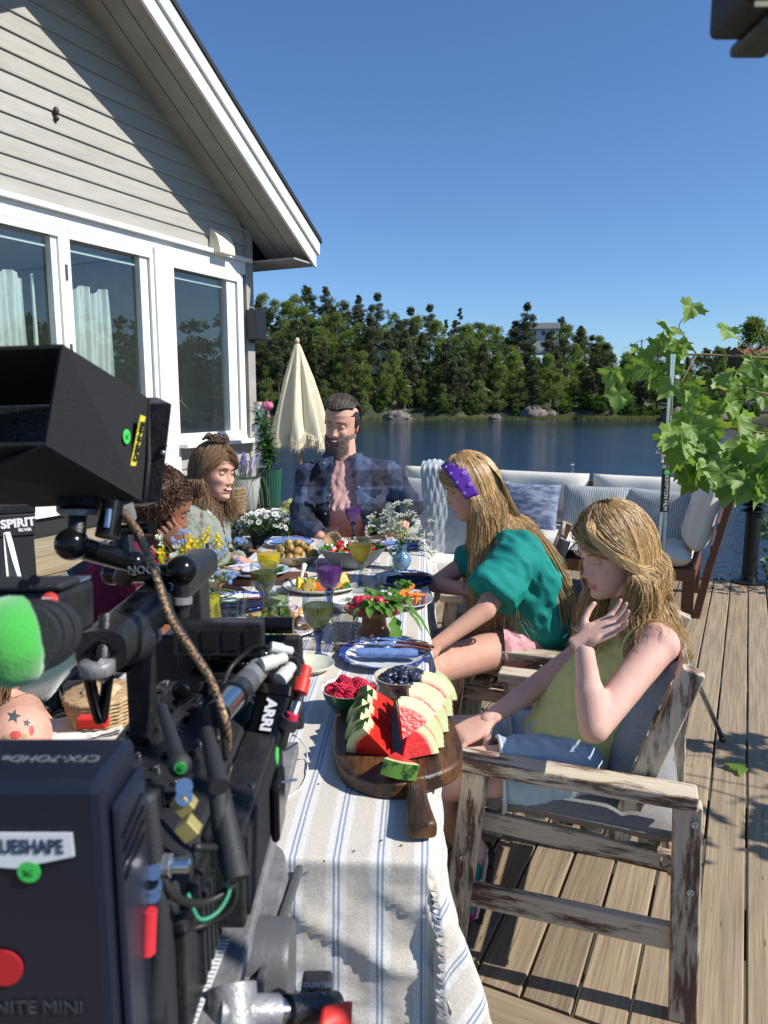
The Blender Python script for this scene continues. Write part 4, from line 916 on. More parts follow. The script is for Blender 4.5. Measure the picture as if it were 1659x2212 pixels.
m_lf1 = lf('peony leaf', (.045, .10, .022)); m_lf2 = lf('hydrangea leaf', (.05, .12, .03)); m_lf3 = lf('sage leaf', (.13, .18, .09)); m_lav = mat('lavender flower', (.20, .16, .38), .8); m_pet = mat('white petal', (.80, .80, .78), .7, transluc=.3); m_yel = mat('flower centre', (.30, .22, .05), .8); m_pink = mat('pink peony', (.75, .22, .38), .7, transluc=.25)
def leafquad(c, d, L, w, up=UPv, bend=.3):
 c = Vector(c); d = Vector(d).normalized(); s = d.cross(up); s = (s if s.length > .1 else Vector((1, 0, 0))).normalized(); n = s.cross(d)
 return [c, c + d * L * .35 + s * w * .5 - n * 0, c + d * L * .35 - s * w * .5, c + d * L * .75 + s * w * .36 - n * L * bend * .3, c + d * L * .75 - s * w * .36 - n * L * bend * .3, c + d * L - n * L * bend * .6, c + d * L * .4 - n * w * .15], [(0, 1, 6), (0, 6, 2), (1, 3, 6), (6, 4, 2), (6, 3, 5), (6, 5, 4)]
def potted(name, lab, base, prof, m, soilz, sr, flute=0, fn=0, n=48):
 t_ = thing(name, lab, 'potted plant', base); obj('pot', lathe(prof, n, base, flute=flute, fn=fn), m, t_, s=1, auto=50); obj('soil', lathe([(sr, soilz), (.002, soilz + .01)], 20, base, close=False), m_soil, t_)
 return t_
# peony in ribbed planter
b0 = P(580, 1088, 6.0); b0.z = .562; b0.y = 6.02
gp = potted('peony_planter', 'tall peony with one pink bloom in a ribbed green planter', b0, [(.072, 0), (.082, .02), (.098, .30), (.103, .31), (.096, .31), (.09, .27)], m_gp, .28, .092, .035, 30, 180)
gs = []; st_ = []
r = random.Random(4)
for k in range(9):
 a = r.uniform(0, 6.28); top = Vector((r.uniform(-.07, .07) - .01, r.uniform(-.05, .05), r.uniform(.45, .78))); pts = cat([b0 + Vector((.03 * math.cos(a), .03 * math.sin(a), .28)), b0 + Vector((top.x * .4, top.y * .4, .45)), b0 + top], 4); st_.append(tube(pts, .003, 5))
 for q in range(44):
  p_ = pts[r.randrange(2, len(pts))]; d = Vector((r.uniform(-1, 1), r.uniform(-1, 1), r.uniform(-.3, .6))); gs.append(leafquad(p_ + d * r.uniform(.005, .03), d, r.uniform(.05, .10), .026))
st_.append(tube(cat([b0 + Vector((0, 0, .28)), b0 + Vector((-.02, 0, .6)), b0 + Vector((-.005, 0, .80))], 4), .003, 5))
obj('stems', join(*st_), m_lf1, gp); obj('leaves', join(*gs), m_lf1, gp)
bl = atY(579, 877, 6.0)
obj('bloom', displace(ball(bl, (.038, .038, .034), 26, 18), .008, 22, 3, True), m_pink, gp, s=1); obj('bud', ball(atY(580, 900, 6.0), .012, 10, 8), m_pink, gp, s=1)
# lavender in pale planter
b1 = atY(528, 1103, 5.75); b1.z = .562
lp = potted('lavender_planter', 'bushy lavender in a pale grey tapered planter', b1, [(.07, 0), (.095, .02), (.125, .20), (.130, .26), (.120, .26), (.115, .22)], m_wp, .23, .115)
gs = []; fs = []
for k in range(90):
 a = r.uniform(0, 6.28); rr = r.uniform(.0, .10); p0 = b1 + Vector((rr * math.cos(a), rr * math.sin(a), .23)); p1 = p0 + Vector((math.cos(a) * rr * .9, math.sin(a) * rr * .9, r.uniform(.06, .20))); gs.append(tube([p0, p1], .0018, 3))
 if k % 2: fs.append(tube([p1 - (p1 - p0).normalized() * .03, p1 + (p1 - p0) * .1, p1 + (p1 - p0) * .25], [.006, .008, .002], 5))
for k in range(22):
 a = r.uniform(0, 6.28); d = Vector((math.cos(a), math.sin(a), 0)); p0 = b1 + Vector((0, 0, .24)) + d * .1; gs.append(tube(cat([p0, p0 + d * .06 + Vector((0, 0, .02)), p0 + d * .10 + Vector((0, 0, -.10)), p0 + d * .11 + Vector((0, 0, -.22))], 3), .002, 3))
obj('foliage', join(*gs), m_lf3, lp); tag(obj('flowers', join(*fs), m_lav, lp), kind='stuff')
# wicker basket
b2 = atY(490, 1112, 5.3); b2.z = .562; b2 = Vector((b2.x - .03, 5.66, .562)); t_ = thing('wicker_basket', 'woven tan wicker basket between the smiling woman and the pots', 'basket', b2)
obj('body', join(*[xf(lathe([(.098 + .004 * (k % 2) + .002 * k * .4, 0), (.104 + .0008 * k, .006), (.098 + .0008 * k, .014)], 40, (0, 0, 0), flute=.05, fn=20), (b2.x, b2.y, b2.z + k * .0145), (0, 0, (k % 2) * PI / 20)) for k in range(14)]), m_basket, t_, s=1)
# sage in stone pot
b3 = atY(506, 1205, 4.75); b3.z = .432
sp_ = potted('sage_pot', 'young sage plant in a weathered stone pot', b3, [(.050, 0), (.062, .14), (.072, .142), (.074, .175), (.066, .175), (.062, .15)], m_sp, .155, .062)
gs = []
for k in range(70):
 a = r.uniform(0, 6.28); d = Vector((math.cos(a), math.sin(a), r.uniform(.3, 1.6))); gs.append(leafquad(b3 + Vector((0, 0, .16)) + d * r.uniform(.01, .05), d + Vector((0, 0, -.6)), r.uniform(.04, .07), .026, bend=.5))
obj('leaves', join(*gs), m_lf3, sp_)
# daisies
b4 = atY(580, 1195, 4.75); b4.z = .432
dp = potted('daisy_pot', 'white daisies with dark centres in a dark green pot', b4, [(.09, 0), (.115, .12), (.12, .15), (.112, .15), (.108, .13)], m_bp, .13, .108)
gs = [leafquad(b4 + Vector((r.uniform(-.15, .15), r.uniform(-.13, .13), .13 + r.uniform(0, .11))), Vector((r.uniform(-1, 1), r.uniform(-1, 1), 1)), r.uniform(.03, .06), .007) for k in range(900)]
obj('foliage', join(*gs), lf('daisy foliage', (.045, .09, .03)), dp)
nd = 0
V, F = [], []
for k in range(13):
 a = 2 * PI * k / 13; d = Vector((math.cos(a), math.sin(a), 0)); s = Vector((-d.y, d.x, 0)); n = len(V); V += [d * .004 - s * .002, d * .004 + s * .002, d * .014 + s * .0032 + Vector((0, 0, .002)), d * .0175, d * .014 - s * .0032 + Vector((0, 0, .002))]; F.append((n, n + 1, n + 2, n + 3, n + 4))
dz_me = me_from(V, F, m_pet); dc_me = me_from(*ball((0, 0, .001), (.0058, .0058, .003), 8, 5), mat('dark flower eye', (.07, .05, .02), .8))
for k in range(84):
 a = r.uniform(0, 6.28); rr = .19 * math.sqrt(r.random()); p_ = b4 + Vector((rr * math.cos(a), rr * math.sin(a) * .8, .20 + .08 * (1 - (rr / .19) ** 2) + r.uniform(-.02, .02)))
 f_ = bpy.data.objects.new('flower', dz_me); C.objects.link(f_); f_.parent = dp; f_.location = p_ - b4; f_.rotation_euler = (R(r.uniform(15, 75)), 0, r.uniform(-1.2, 1.2)); f_.scale = (1.25,) * 3
 g_ = bpy.data.objects.new('flower_centre', dc_me); C.objects.link(g_); g_.parent = f_
 if k < 30: obj('stem', tube([p_ - Vector((0, 0, .10)), p_], .0014, 3), m_lf1, dp)
# hydrangea
b5 = atY(612, 1130, 5.25); b5.z = .30; b5 = Vector((b5.x, 5.3, 0));
hp = potted('hydrangea_pot', 'pale yellow green hydrangea with broad leaves in a brown pot behind the daisies', b5, [(.10, 0), (.12, .42), (.135, .43), (.135, .47), (.12, .47), (.115, .44)], mat('brown pot', (.12, .07, .05), .7), .45, .115)
gs = [leafquad(b5 + Vector((r.uniform(-.06, .06), r.uniform(-.06, .06), .46 + r.uniform(0, .12))), Vector((r.uniform(-1, 1), r.uniform(-1, 1), r.uniform(-.1, .6))), r.uniform(.10, .15), .075, bend=.4) for k in range(60)]
obj('leaves', join(*gs), m_lf2, hp)
m_hyd = mat('hydrangea floret', (.52, .60, .24), .8, col2=(.70, .72, .42), scale=50, transluc=.25)
for (dx, dy, dz_, rr) in ((.0, -.06, .62, .062), (.085, .0, .60, .05), (-.07, .02, .57, .045), (.05, -.03, .69, .045)):
 c = b5 + Vector((dx, dy, dz_)); obj('flower_head', leaves([(c.x, c.y, c.z, rr)], 240, .022, .8, int(rr * 1e4)), m_hyd, hp)
# the white roller cassette by the corner
wb = atY(562, 1000, 7.0); wb = Vector((-1.17, 7.02, 0)); t_ = thing('screen_roller', 'upright white metal tube with beige cap beside the peony', 'screen', wb)
ht = atY(562, 868, 7.0).z
obj('tube', rod(wb, wb + Vector((0, 0, ht - .03)), .050, 20), mat('white enamel', (.72, .74, .76), .3), t_, auto=40); obj('cap', rod(wb + Vector((0, 0, ht - .03)), wb + Vector((0, 0, ht)), .055, 20), mat('beige plastic cap', (.62, .52, .34), .6), t_, auto=40)
obj('bracket', cbox(wb + Vector((-.06, 0, ht - .25)), (.03, .05, .06)), m_wht, t_); obj('side_post', cbox(wb + Vector((.085, 0, ht / 2)), (.02, .03, ht)), mat('white enamel', (.72, .74, .76), .3), t_)
# ================================================================= BLACK BOLLARD AT THE DECK CORNER
bb_ = onz(1617, 1258, 0); bol = thing('bollard_lamp', 'black cylindrical bollard with finned top at the deck corner', 'bollard', bb_)
m_bk = mat('black powder coat', (.015, .015, .017), .4)
hb = atY(1617, 1075, bb_.y).z
obj('base_flange', lathe([(.13, 0), (.13, .015), (.07, .03), (.06, .06)], 28, bb_), m_bk, bol, s=1, auto=40); obj('column', lathe([(.055, .03), (.055, hb - .12)], 28, bb_), m_bk, bol, s=1, auto=40)
for k in range(3): obj('fin', lathe([(.05, 0), (.10, .015), (.10, .02), (.05, .04)], 28, bb_ + Vector((0, 0, hb - .12 + k * .045))), m_bk, bol, s=1, auto=40)
# ================================================================= LIGHT STAND WITH THE MAPLE BRANCH
m_chr = mat('polished steel', (.65, .65, .66), .12, 1); m_tag = mat('black sticker', (.02, .02, .02), .5); m_wtx = mat('white print', (.75, .75, .75), .6); m_gst = mat('green sticker', (.06, .55, .10), .6)
sb0 = Vector((1.155, 3.02, 0)); lst = thing('light_stand', 'chromed steel light stand holding the maple branch', 'light stand', sb0)
zt_l = atY(1430, 765, 3.02).z
def zst_(y): return atY(1415, y, 3.02).z
obj('pole', rod(sb0 + Vector((0, 0, .25)), sb0 + Vector((0, 0, zst_(1000))), .0165, 16), m_chr, lst, auto=40, s=1)
obj('riser', rod(sb0 + Vector((0, 0, zst_(1000))), sb0 + Vector((0, 0, zt_l)), .012, 16), m_chr, lst, s=1, auto=40)
for zz in (zst_(985), zst_(950)): obj('collar', lathe([(.019, -.03), (.023, -.025), (.023, .025), (.019, .03)], 18, sb0 + Vector((0, 0, zz))), m_chr, lst, s=1, auto=40); obj('lever', tube([sb0 + Vector((-.02, -.01, zz + .01)), sb0 + Vector((-.05, -.015, zz + .02))], [.006, .009], 8), m_chr, lst, s=1)
obj('lock_ring', rod(sb0 + Vector((0, 0, zst_(1000) - .006)), sb0 + Vector((0, 0, zst_(1000) + .006)), .02, 16), m_blk, lst)
z0_, z1_ = zst_(1105), zst_(1012)
obj('sticker', tube([sb0 + Vector((.0, 0, z0_)), sb0 + Vector((.0, 0, z1_))], .0172, 20, False), m_tag, lst, s=1)
Mx = plane_frame(sb0 + Vector((-.004, -.0178, (z0_ + z1_) / 2 - .01)), (0, 0, -1), (1, 0, 0)); text('KRYPTON FILM', .021, m_wtx, Mx, lst)
obj('badge', mx(lathe([(.012, 0), (.012, .0006)], 20), plane_frame(sb0 + Vector((-.004, -.0176, z1_ - .014)), (1, 0, 0), (0, 0, 1))), m_gst, lst); text('K', .014, m_wtx, plane_frame(sb0 + Vector((-.004, -.0186, z1_ - .014)), (0, 0, -1), (1, 0, 0)), lst)
l_end = onz(1561, 1597, .02)
for i, e_ in enumerate((l_end, sb0 + Vector((-.35, .42, .02)), sb0 + Vector((-.2, -.3, .02)) + Vector((.55, 1.0, 0)) * .0)):
 a0 = sb0 + Vector((0, 0, .62));
 if i == 2: e_ = sb0 + Vector((.05, .62, .02))
 obj('leg', tube([a0, e_], .011, 12), m_chr, lst, s=1); obj('brace', tube([sb0 + Vector((0, 0, .28)), a0.lerp(e_, .55)], .006, 8), m_chr, lst, s=1); obj('foot', ball(e_, (.016, .016, .014), 10, 8), m_blk, lst, s=1)
# leaf mesh: a five lobed maple leaf, slightly cupped
prof = [(0, 0), (.10, -.06), (.30, -.22), (.34, -.12), (.50, -.10), (.46, .02), (.62, .10), (.80, .14), (.70, .24), (.78, .38), (.60, .36), (.40, .42), (.44, .56), (.34, .62), (.32, .78), (.20, .74), (.12, .90), (0, 1.12)]
pts = prof + [(-x, y) for x, y in prof[-2:0:-1]]
m_map = bpy.data.materials.new('maple leaf'); MC['maple leaf'] = m_map; m_map.use_nodes = True; t = m_map.node_tree; b = t.nodes['Principled BSDF']; b.inputs['Roughness'].default_value = .52; b.inputs['Specular IOR Level'].default_value = .35
oi = _n(t, 'ShaderNodeObjectInfo'); rp = _n(t, 'ShaderNodeValToRGB'); rp.color_ramp.elements[0].color = (.13, .23, .04, 1); rp.color_ramp.elements[1].color = (.24, .36, .09, 1); t.links.new(oi.outputs['Random'], rp.inputs[0]); t.links.new(rp.outputs[0], b.inputs['Base Color'])
tr = _n(t, 'ShaderNodeBsdfTranslucent'); tr.inputs[0].default_value = (.34, .52, .05, 1); mxs = _n(t, 'ShaderNodeMixShader'); mxs.inputs[0].default_value = .34; t.links.new(b.outputs[0], mxs.inputs[1]); t.links.new(tr.outputs[0], mxs.inputs[2]); t.links.new(mxs.outputs[0], t.nodes['Material Output'].inputs[0])
m_vein = mat('leaf vein', (.30, .40, .14), .5)
def leafmesh(seed):
 rr = random.Random(seed); bm = bmesh.new(); c1, c2, c3 = rr.uniform(.2, .9), rr.uniform(-.9, .4), rr.uniform(.4, 1.2)
 ring = [bm.verts.new((x * (1 + rr.uniform(-.05, .05)), y * (1 + rr.uniform(-.03, .03)), 0)) for x, y in pts]; hub = bm.verts.new((0, .12, 0)); mid = [bm.verts.new((v.co.x * .55, .12 + (v.co.y - .12) * .55, 0)) for v in ring]
 n = len(ring)
 for i in range(n):
  j = (i + 1) % n; bm.faces.new((ring[i], ring[j], mid[j], mid[i])); bm.faces.new((mid[i], mid[j], hub))
 for v in bm.verts:
  x, y = v.co.x, v.co.y; a = math.atan2(x, y - .12); d = math.hypot(x, y - .12)
  v.co.z = -c1 * x * x * .9 - c3 * .35 * (max(0, y) ** 2) + .10 * d * math.cos(a * 5.0) + c2 * .25 * x * d + .03 * math.sin(9 * x + seed)
 me = bpy.data.meshes.new('leaf'); bm.to_mesh(me); bm.free(); me.materials.append(m_map); me.materials.append(m_vein)
 bm = bmesh.new(); bm.from_mesh(me)
 for a in (0, .72, -.72, 1.5, -1.5):
  L_ = 1.0 if a == 0 else (.62 if abs(a) < 1 else .42); prev = None
  for k in range(7):
   d = L_ * k / 6; x = math.sin(a) * d; y = .12 + math.cos(a) * d * .92 if a else d + .02; aa = math.atan2(x, y - .12); dd = math.hypot(x, y - .12)
   z = -c1 * x * x * .9 - c3 * .35 * (max(0, y) ** 2) + .10 * dd * math.cos(aa * 5.0) + c2 * .25 * x * dd + .03 * math.sin(9 * x + seed) + .012; w = .012 * (1 - k / 7)
   q = (bm.verts.new((x - w * math.cos(a), y + w * math.sin(a), z)), bm.verts.new((x + w * math.cos(a), y - w * math.sin(a), z)))
   if prev: f = bm.faces.new((prev[0], prev[1], q[1], q[0])); f.material_index = 1
   prev = q
 bm.to_mesh(me); bm.free(); me.polygons.foreach_set('use_smooth', np.ones(len(me.polygons), dtype=bool)); return me
LFM = [leafmesh(s) for s in range(8)]
br = thing('maple_branch', 'fresh cut maple branches with large green leaves clamped to the steel stand', 'branch', Vector((1.6, 3.0, 1.2)))
m_tw2 = mat('maple twig', (.22, .17, .08), .7)
bw0 = wloc(br)
def twig(pl_, r0=.004, r1=.002): q = cat([P(*a) for a in pl_], 5); obj('twig', tube(q, list(np.linspace(r0, r1, len(q))), 6), m_tw2, br, s=1)
twig([(1750, 780, 3.0), (1600, 770, 3.02), (1500, 766, 3.05), (1400, 770, 3.1), (1340, 800, 3.1)], .007, .002)
twig([(1505, 766, 3.05), (1475, 720, 3.05), (1468, 700, 3.05), (1495, 668, 3.02)], .003, .0015); twig([(1505, 766, 3.05), (1480, 810, 3.0), (1458, 860, 2.95)], .003, .0015)
twig([(1420, 768, 3.05), (1425, 740, 3.05), (1440, 700, 3.05)], .003, .0015); twig([(1760, 950, 2.7), (1640, 935, 2.72), (1560, 925, 2.75), (1460, 930, 2.75)], .006, .002)
twig([(1640, 935, 2.72), (1560, 1000, 2.7), (1530, 1040, 2.7)], .004, .002); twig([(1640, 770, 3.0), (1600, 735, 3.0), (1560, 700, 3.0)], .003, .0015); twig([(1760, 860, 2.8), (1650, 850, 2.8), (1590, 830, 2.8)], .005, .002)
twig([(1760, 1010, 2.6), (1640, 1040, 2.6), (1590, 1060, 2.6)], .004, .002)
rl = random.Random(21)
def mleaf(x, y, zd, size, droop=None, yaw=None):
 c = P(x, y, zd); th = R(rl.uniform(-45, 45)) if yaw is None else R(yaw); dr = R(rl.uniform(60, 125)) if droop is None else R(250 - droop)
 o_ = bpy.data.objects.new('leaf', rl.choice(LFM)); C.objects.link(o_); o_.parent = br; o_.location = c - bw0; o_.scale = (size * rl.uniform(.85, 1.12),) * 3
 M = Matrix.Rotation(R(rl.uniform(-55, 55)), 3, 'Z') @ Matrix.Rotation(th, 3, 'Y') @ Matrix.Rotation(-dr, 3, 'X') @ Matrix.Rotation(R(rl.uniform(-20, 20)), 3, 'Y'); o_.rotation_euler = (M @ Matrix.Rotation(PI if False else 0, 3, 'Z')).to_euler()
for a in ((1497, 655, 3.0, .085, 150, 25), (1445, 705, 3.05, .075), (1438, 725, 3.05, .08, 160, 0), (1465, 735, 3.0, .075), (1425, 745, 3.05, .065), (1480, 745, 3.0, .07), (1385, 775, 3.05, .07), (1365, 790, 3.05, .07), (1345, 795, 3.05, .085, 165, -10), (1325, 800, 3.05, .085, 170, 20), (1338, 845, 3.0, .090, 160, 10), (1400, 790, 3.0, .075),
   (1425, 795, 3.0, .08), (1450, 790, 3.0, .07), (1470, 785, 3.0, .075), (1415, 815, 3.0, .07), (1450, 830, 2.95, .07), (1480, 830, 2.95, .07), (1500, 820, 2.95, .07), (1455, 760, 3.0, .07), (1380, 750, 3.05, .055), (1400, 765, 3.05, .06)): mleaf(*a)
for k in range(15): mleaf(rl.uniform(1545, 1680), rl.uniform(700, 850), rl.uniform(2.85, 3.05), rl.uniform(.06, .08))
for k in range(9): mleaf(rl.uniform(1480, 1600), rl.uniform(840, 900), rl.uniform(2.75, 2.9), rl.uniform(.06, .085))
for k in range(42):
 x = rl.uniform(1440, 1700); y = rl.uniform(880, 1050)
 if x < 1500 and y > 990: continue
 mleaf(x, y, rl.uniform(2.5, 2.8), rl.uniform(.075, .105))
for a in ((1455, 935, 2.7, .11, 165, 5), (1505, 950, 2.68, .11, 160, -15), (1560, 960, 2.62, .11, 140, 0), (1560, 1010, 2.55, .12, 155, 10), (1500, 1010, 2.65, .09), (1620, 960, 2.6, .11), (1600, 1030, 2.6, .10, 160, 5), (1640, 1020, 2.5, .11)): mleaf(*a)
for k in range(26): mleaf(rl.uniform(1700, 1950), rl.uniform(720, 1080), rl.uniform(2.5, 3.0), rl.uniform(.07, .10))
for k in range(60):
 o_ = bpy.data.objects.new('leaf', rl.choice(LFM)); C.objects.link(o_); o_.parent = br; o_.location = Vector((rl.uniform(2.5, 3.5), rl.uniform(1.55, 2.5), rl.uniform(1.2, 1.9))) - bw0; o_.scale = (.11,) * 3; o_.rotation_euler = (rl.uniform(-.9, .9), rl.uniform(-.9, .9), rl.uniform(0, 6.28))
obj('twig', join(*[tube([Vector((1.75, 2.75, 1.45)), Vector((2.5, 2.3, 1.5 + .1 * q)), Vector((3.4, 1.6 + .3 * q, 1.4 + .15 * q))], [.008, .006, .003], 6) for q in range(3)]), m_tw2, br, s=1)
tag(obj('fallen_leaf', mx(([v.co.copy() for v in LFM[2].vertices], [tuple(p.vertices) for p in LFM[2].polygons]), Matrix.Translation(onz(1608, 1655, .02)) @ Matrix.Rotation(1.2, 4, 'Z') @ Matrix.Diagonal((.07, .07, .03, 1))), m_map, s=1), 'torn green maple leaf lying on the deck boards at right', 'leaf')
# ================================================================= TABLEWARE AND FOOD
def crock(name, col, pat, r0, r1, scale=26, thr=.52, base=None, coat=.4):
 if name in MC: return MC[name]
 m = mat(name, col, .22, coat=coat); t = m.node_tree; b = t.nodes['Principled BSDF']
 tc = _n(t, 'ShaderNodeTexCoord'); sx = _n(t, 'ShaderNodeSeparateXYZ'); cb = _n(t, 'ShaderNodeCombineXYZ'); ln = _n(t, 'ShaderNodeVectorMath', operation='LENGTH')
 t.links.new(tc.outputs['Object'], sx.inputs[0]); t.links.new(sx.outputs[0], cb.inputs[0]); t.links.new(sx.outputs[1], cb.inputs[1]); t.links.new(cb.outputs[0], ln.inputs[0])
 m1 = _n(t, 'ShaderNodeMapRange'); m1.inputs[1].default_value = r0; m1.inputs[2].default_value = r1; m1.inputs[3].default_value = -.35; m1.inputs[4].default_value = .16; t.links.new(ln.outputs['Value'], m1.inputs[0])
 nz = _n(t, 'ShaderNodeTexNoise'); nz.inputs['Scale'].default_value = scale; nz.inputs['Detail'].default_value = 7; nz.inputs['Roughness'].default_value = .65; nz.inputs['Distortion'].default_value = 1.2
 ad = _n(t, 'ShaderNodeMath', operation='ADD'); rp = _n(t, 'ShaderNodeValToRGB'); e = rp.color_ramp.elements; e[0].position = thr; e[0].color = _c(col); e[1].position = thr + .05; e[1].color = _c(pat)
 q = e.new(thr + .025); q.color = _c([(a + b_) / 2 for a, b_ in zip(col, pat)])
 t.links.new(tc.outputs['Object'], nz.inputs[0]); t.links.new(nz.outputs[0], ad.inputs[0]); t.links.new(m1.outputs[0], ad.inputs[1]); t.links.new(ad.outputs[0], rp.inputs[0]); t.links.new(rp.outputs[0], b.inputs['Base Color']); return m
m_blw = crock('blue transfer china', (.72, .74, .76), (.018, .045, .26), .080, .112, 42, .545)
m_whc = mat('white china', (.72, .74, .76), .2, coat=.4); m_fish = crock('cream china with grey band', (.66, .66, .60), (.28, .33, .32), .105, .135, 30, .56)
m_grc = crock('cream china with green print', (.62, .62, .48), (.22, .32, .05), .03, .12, 34, .55)
m_nap = fab('blue linen napkin', (.115, .19, .40), (.15, .235, .46), 180); m_ndk = fab('navy linen napkin', (.012, .016, .05), (.02, .025, .07), 180)
m_stl = mat('cutlery steel', (.62, .62, .62), .18, 1); m_hnd = wood('cutlery handle wood', (.20, .06, .03), (.12, .035, .02), axis=0, rough=.4, rand=0); m_brs = mat('brass rivet', (.7, .55, .25), .3, 1)
def lat(name, lab, c, prof, m, cat_='plate', group=None, sx=1, sy=1, rz=0, n=56, flute=0, fn=0, par_=None):
 c = Vector(c)
 if par_ is None:
  o_ = obj(name, lathe(prof, n, sx=sx, sy=sy, flute=flute, fn=fn), m, s=1, l=1, loc=c, auto=60); o_.rotation_euler.z = rz; tag(o_, lab, cat_, group); return o_
 o_ = obj(name, lathe(prof, n, sx=sx, sy=sy, flute=flute, fn=fn), m, par_, s=1, l=1, auto=60); return o_
def pprof(r, h_=.018, t_=.004): return [(.001, .002), (r * .55, .002), (r * .60, 0), (r * .64, .003), (r * .80, h_ * .55), (r, h_), (r * .995, h_ + t_), (r * .80, h_ * .55 + t_ * 1.2), (r * .62, .007), (.001, .007)]
def plate(lab, c, r, m=None, **k): return lat('plate', lab, c, pprof(r), m or m_blw, 'plate', **k)
def napkin_roll(lab, c, L, rad, d, m, fl=.7, ind=0):
 d = Vector(d).normalized(); s = d.cross(UPv).normalized(); secs = []
 for k in range(15):
  u = k / 14 - .5; w = 1 + .07 * math.sin(k * 1.7 + ind) ; secs.append((Vector(c) + d * (u * L) + UPv * (rad * fl), s * rad * 1.25 * w * (.82 if k in (0, 14) else 1), UPv * rad * fl * w * (.8 if k in (0, 14) else 1)))
 V, F = displace(loft(secs, 30, 2.3), .0018, 34, ind)
 t_ = thing('napkin', lab, 'napkin', c); obj('cloth', (V, F), m, t_, s=1, auto=60); return t_
def flat_napkin(lab, c, L, w, d, m, ind=0):
 d = Vector(d).normalized(); s = d.cross(UPv).normalized()
 g = displace(grid(26, 14, lambda u, v: Vector(c) + d * ((u - .5) * L) + s * ((v - .5) * w) + UPv * (.006 + .005 * math.sin(u * 5 + ind) + .004 * math.sin(v * 9 + u * 4))), .0015, 30, ind)
 g2 = ([v - UPv * .005 for v in g[0]], [tuple(f)[::-1] for f in g[1]]); o_ = obj('napkin', join(g, g2), m, s=1); tag(o_, lab, 'napkin'); return o_
# near place setting
pc = on(831, 1424); plate('blue and white transferware plate nearest, under the rolled napkin', pc, .124)
napkin_roll('rolled light blue linen napkin lying across the nearest plate', pc + TR * .008 + TA * -.032 + UPv * .019, .165, .0155, TR, m_nap, ind=1)
flat_napkin('flat end of the light blue napkin behind the fork on the nearest plate', pc + TR * .03 + TA * .045 + UPv * .018, .15, .075, TR, m_nap)
def fork(lab, c, d, yaw_up=0.0):
 t_ = thing('fork', lab, 'fork', c); d = Vector(d).normalized(); s = Vector((d.y, -d.x, 0)).normalized() * -1; B = basis(c, d, s, UPv)
 hd = loft([(Vector((x, 0, z)), (0, w / 2, 0), (0, 0, h_ / 2)) for x, w, h_, z in ((.0, .010, .007, .004), (.02, .013, .009, .004), (.06, .012, .009, .005), (.085, .016, .009, .003), (.098, .014, .008, 0), (.104, .006, .005, -.002))], 14)
 obj('handle', mx(hd, B), m_hnd, t_, s=1, auto=50)
 for x in (.022, .05): obj('rivet', mx(ball((x, 0, .0085), (.0022, .0022, .0012), 8, 5), B), m_brs, t_, s=1)
 obj('neck', mx(loft([(Vector((x, 0, z)), (0, w / 2, 0), (0, 0, .0011)) for x, w, z in ((.002, .008, .004), (-.025, .007, .006), (-.045, .022, .004), (-.058, .024, .002))], 12), B), m_stl, t_, s=1)
 for q in range(4):
  y = (q - 1.5) * .0062; obj('tine', mx(tube(cat([Vector((-.055, y, .002)), Vector((-.08, y, .002)), Vector((-.105, y * 1.05, .008))], 3), [.0016] * 6 + [.0008], 6), B), m_stl, t_, s=1)
 return t_
def knife(lab, c, d):
 t_ = thing('knife', lab, 'knife', c); d = Vector(d).normalized(); s = Vector((-d.y, d.x, 0)); B = basis(c, d, s, UPv)
 obj('handle', mx(loft([(Vector((x, 0, z)), (0, w / 2, 0), (0, 0, h_ / 2)) for x, w, h_, z in ((.0, .010, .007, .004), (.02, .013, .009, .004), (.06, .012, .009, .005), (.09, .016, .009, .003), (.1, .008, .006, 0))], 14), B), m_hnd, t_, s=1, auto=50)
 obj('blade', mx(loft([(Vector((-x, 0, .004)), (0, w / 2, 0), (0, 0, .0008)) for x, w in ((0, .012), (.05, .017), (.09, .014), (.115, .003))], 12), B), m_stl, t_, s=1); return t_
fork('four tined fork with riveted wooden handle resting on the napkin of the nearest plate', pc + TR * .032 + TA * .016 + UPv * .040, TR * .97 - TA * .22)
knife('knife with dark wooden handle half under the fork on the nearest plate', pc + TR * .028 + TA * .004 + UPv * .031, TR * .99 - TA * .12)
# other settings
p2 = on(872, 1258); plate('blue and white plate with dark napkin at the right table edge', p2, .118); flat_napkin('crumpled navy napkin on the right edge plate', p2 + TR * .02 - TA * .02 + UPv * .014, .17, .14, TR, m_ndk, 2)
knife('dark handled knife on the navy napkin at the right table edge', p2 + TR * -.01 - TA * .0 + UPv * .030, TR); fork('dark handled fork on the navy napkin at the right table edge', p2 + TR * .0 - TA * .022 + UPv * .030, TR)
p3 = on(862, 1183); plate('blue and white plate beyond the blue jug by the far right corner', p3, .118); flat_napkin('folded dusky blue napkin on the far right corner plate', p3 + TR * .01 + UPv * .014, .16, .12, TR, m_nap, 3)
knife('knife on the napkin at the far right corner plate', p3 + TR * .0 + UPv * .028, TR)
p4 = on(625, 1178); plate('blue and white plate behind the potatoes at the far left corner', p4, .120); flat_napkin('folded light blue napkin behind the potatoes', p4 + UPv * .014 + TA * .02, .19, .10, TR, m_nap, 5)
p5 = on(515, 1310); plate('blue and white plate with navy napkin left of the mint jug', p5, .120); flat_napkin('navy napkin with cutlery on the plate left of the mint jug', p5 + TR * .04 - TA * .03 + UPv * .014, .18, .10, TR + TA * .3, m_ndk, 4)
knife('dark handled knife on the plate left of the mint jug', p5 + TR * .01 - TA * .02 + UPv * .028, TR + TA * .15)
plate('small cream side plate with green leaf print under the matte box corner', on(672, 1448), .062, m_grc)
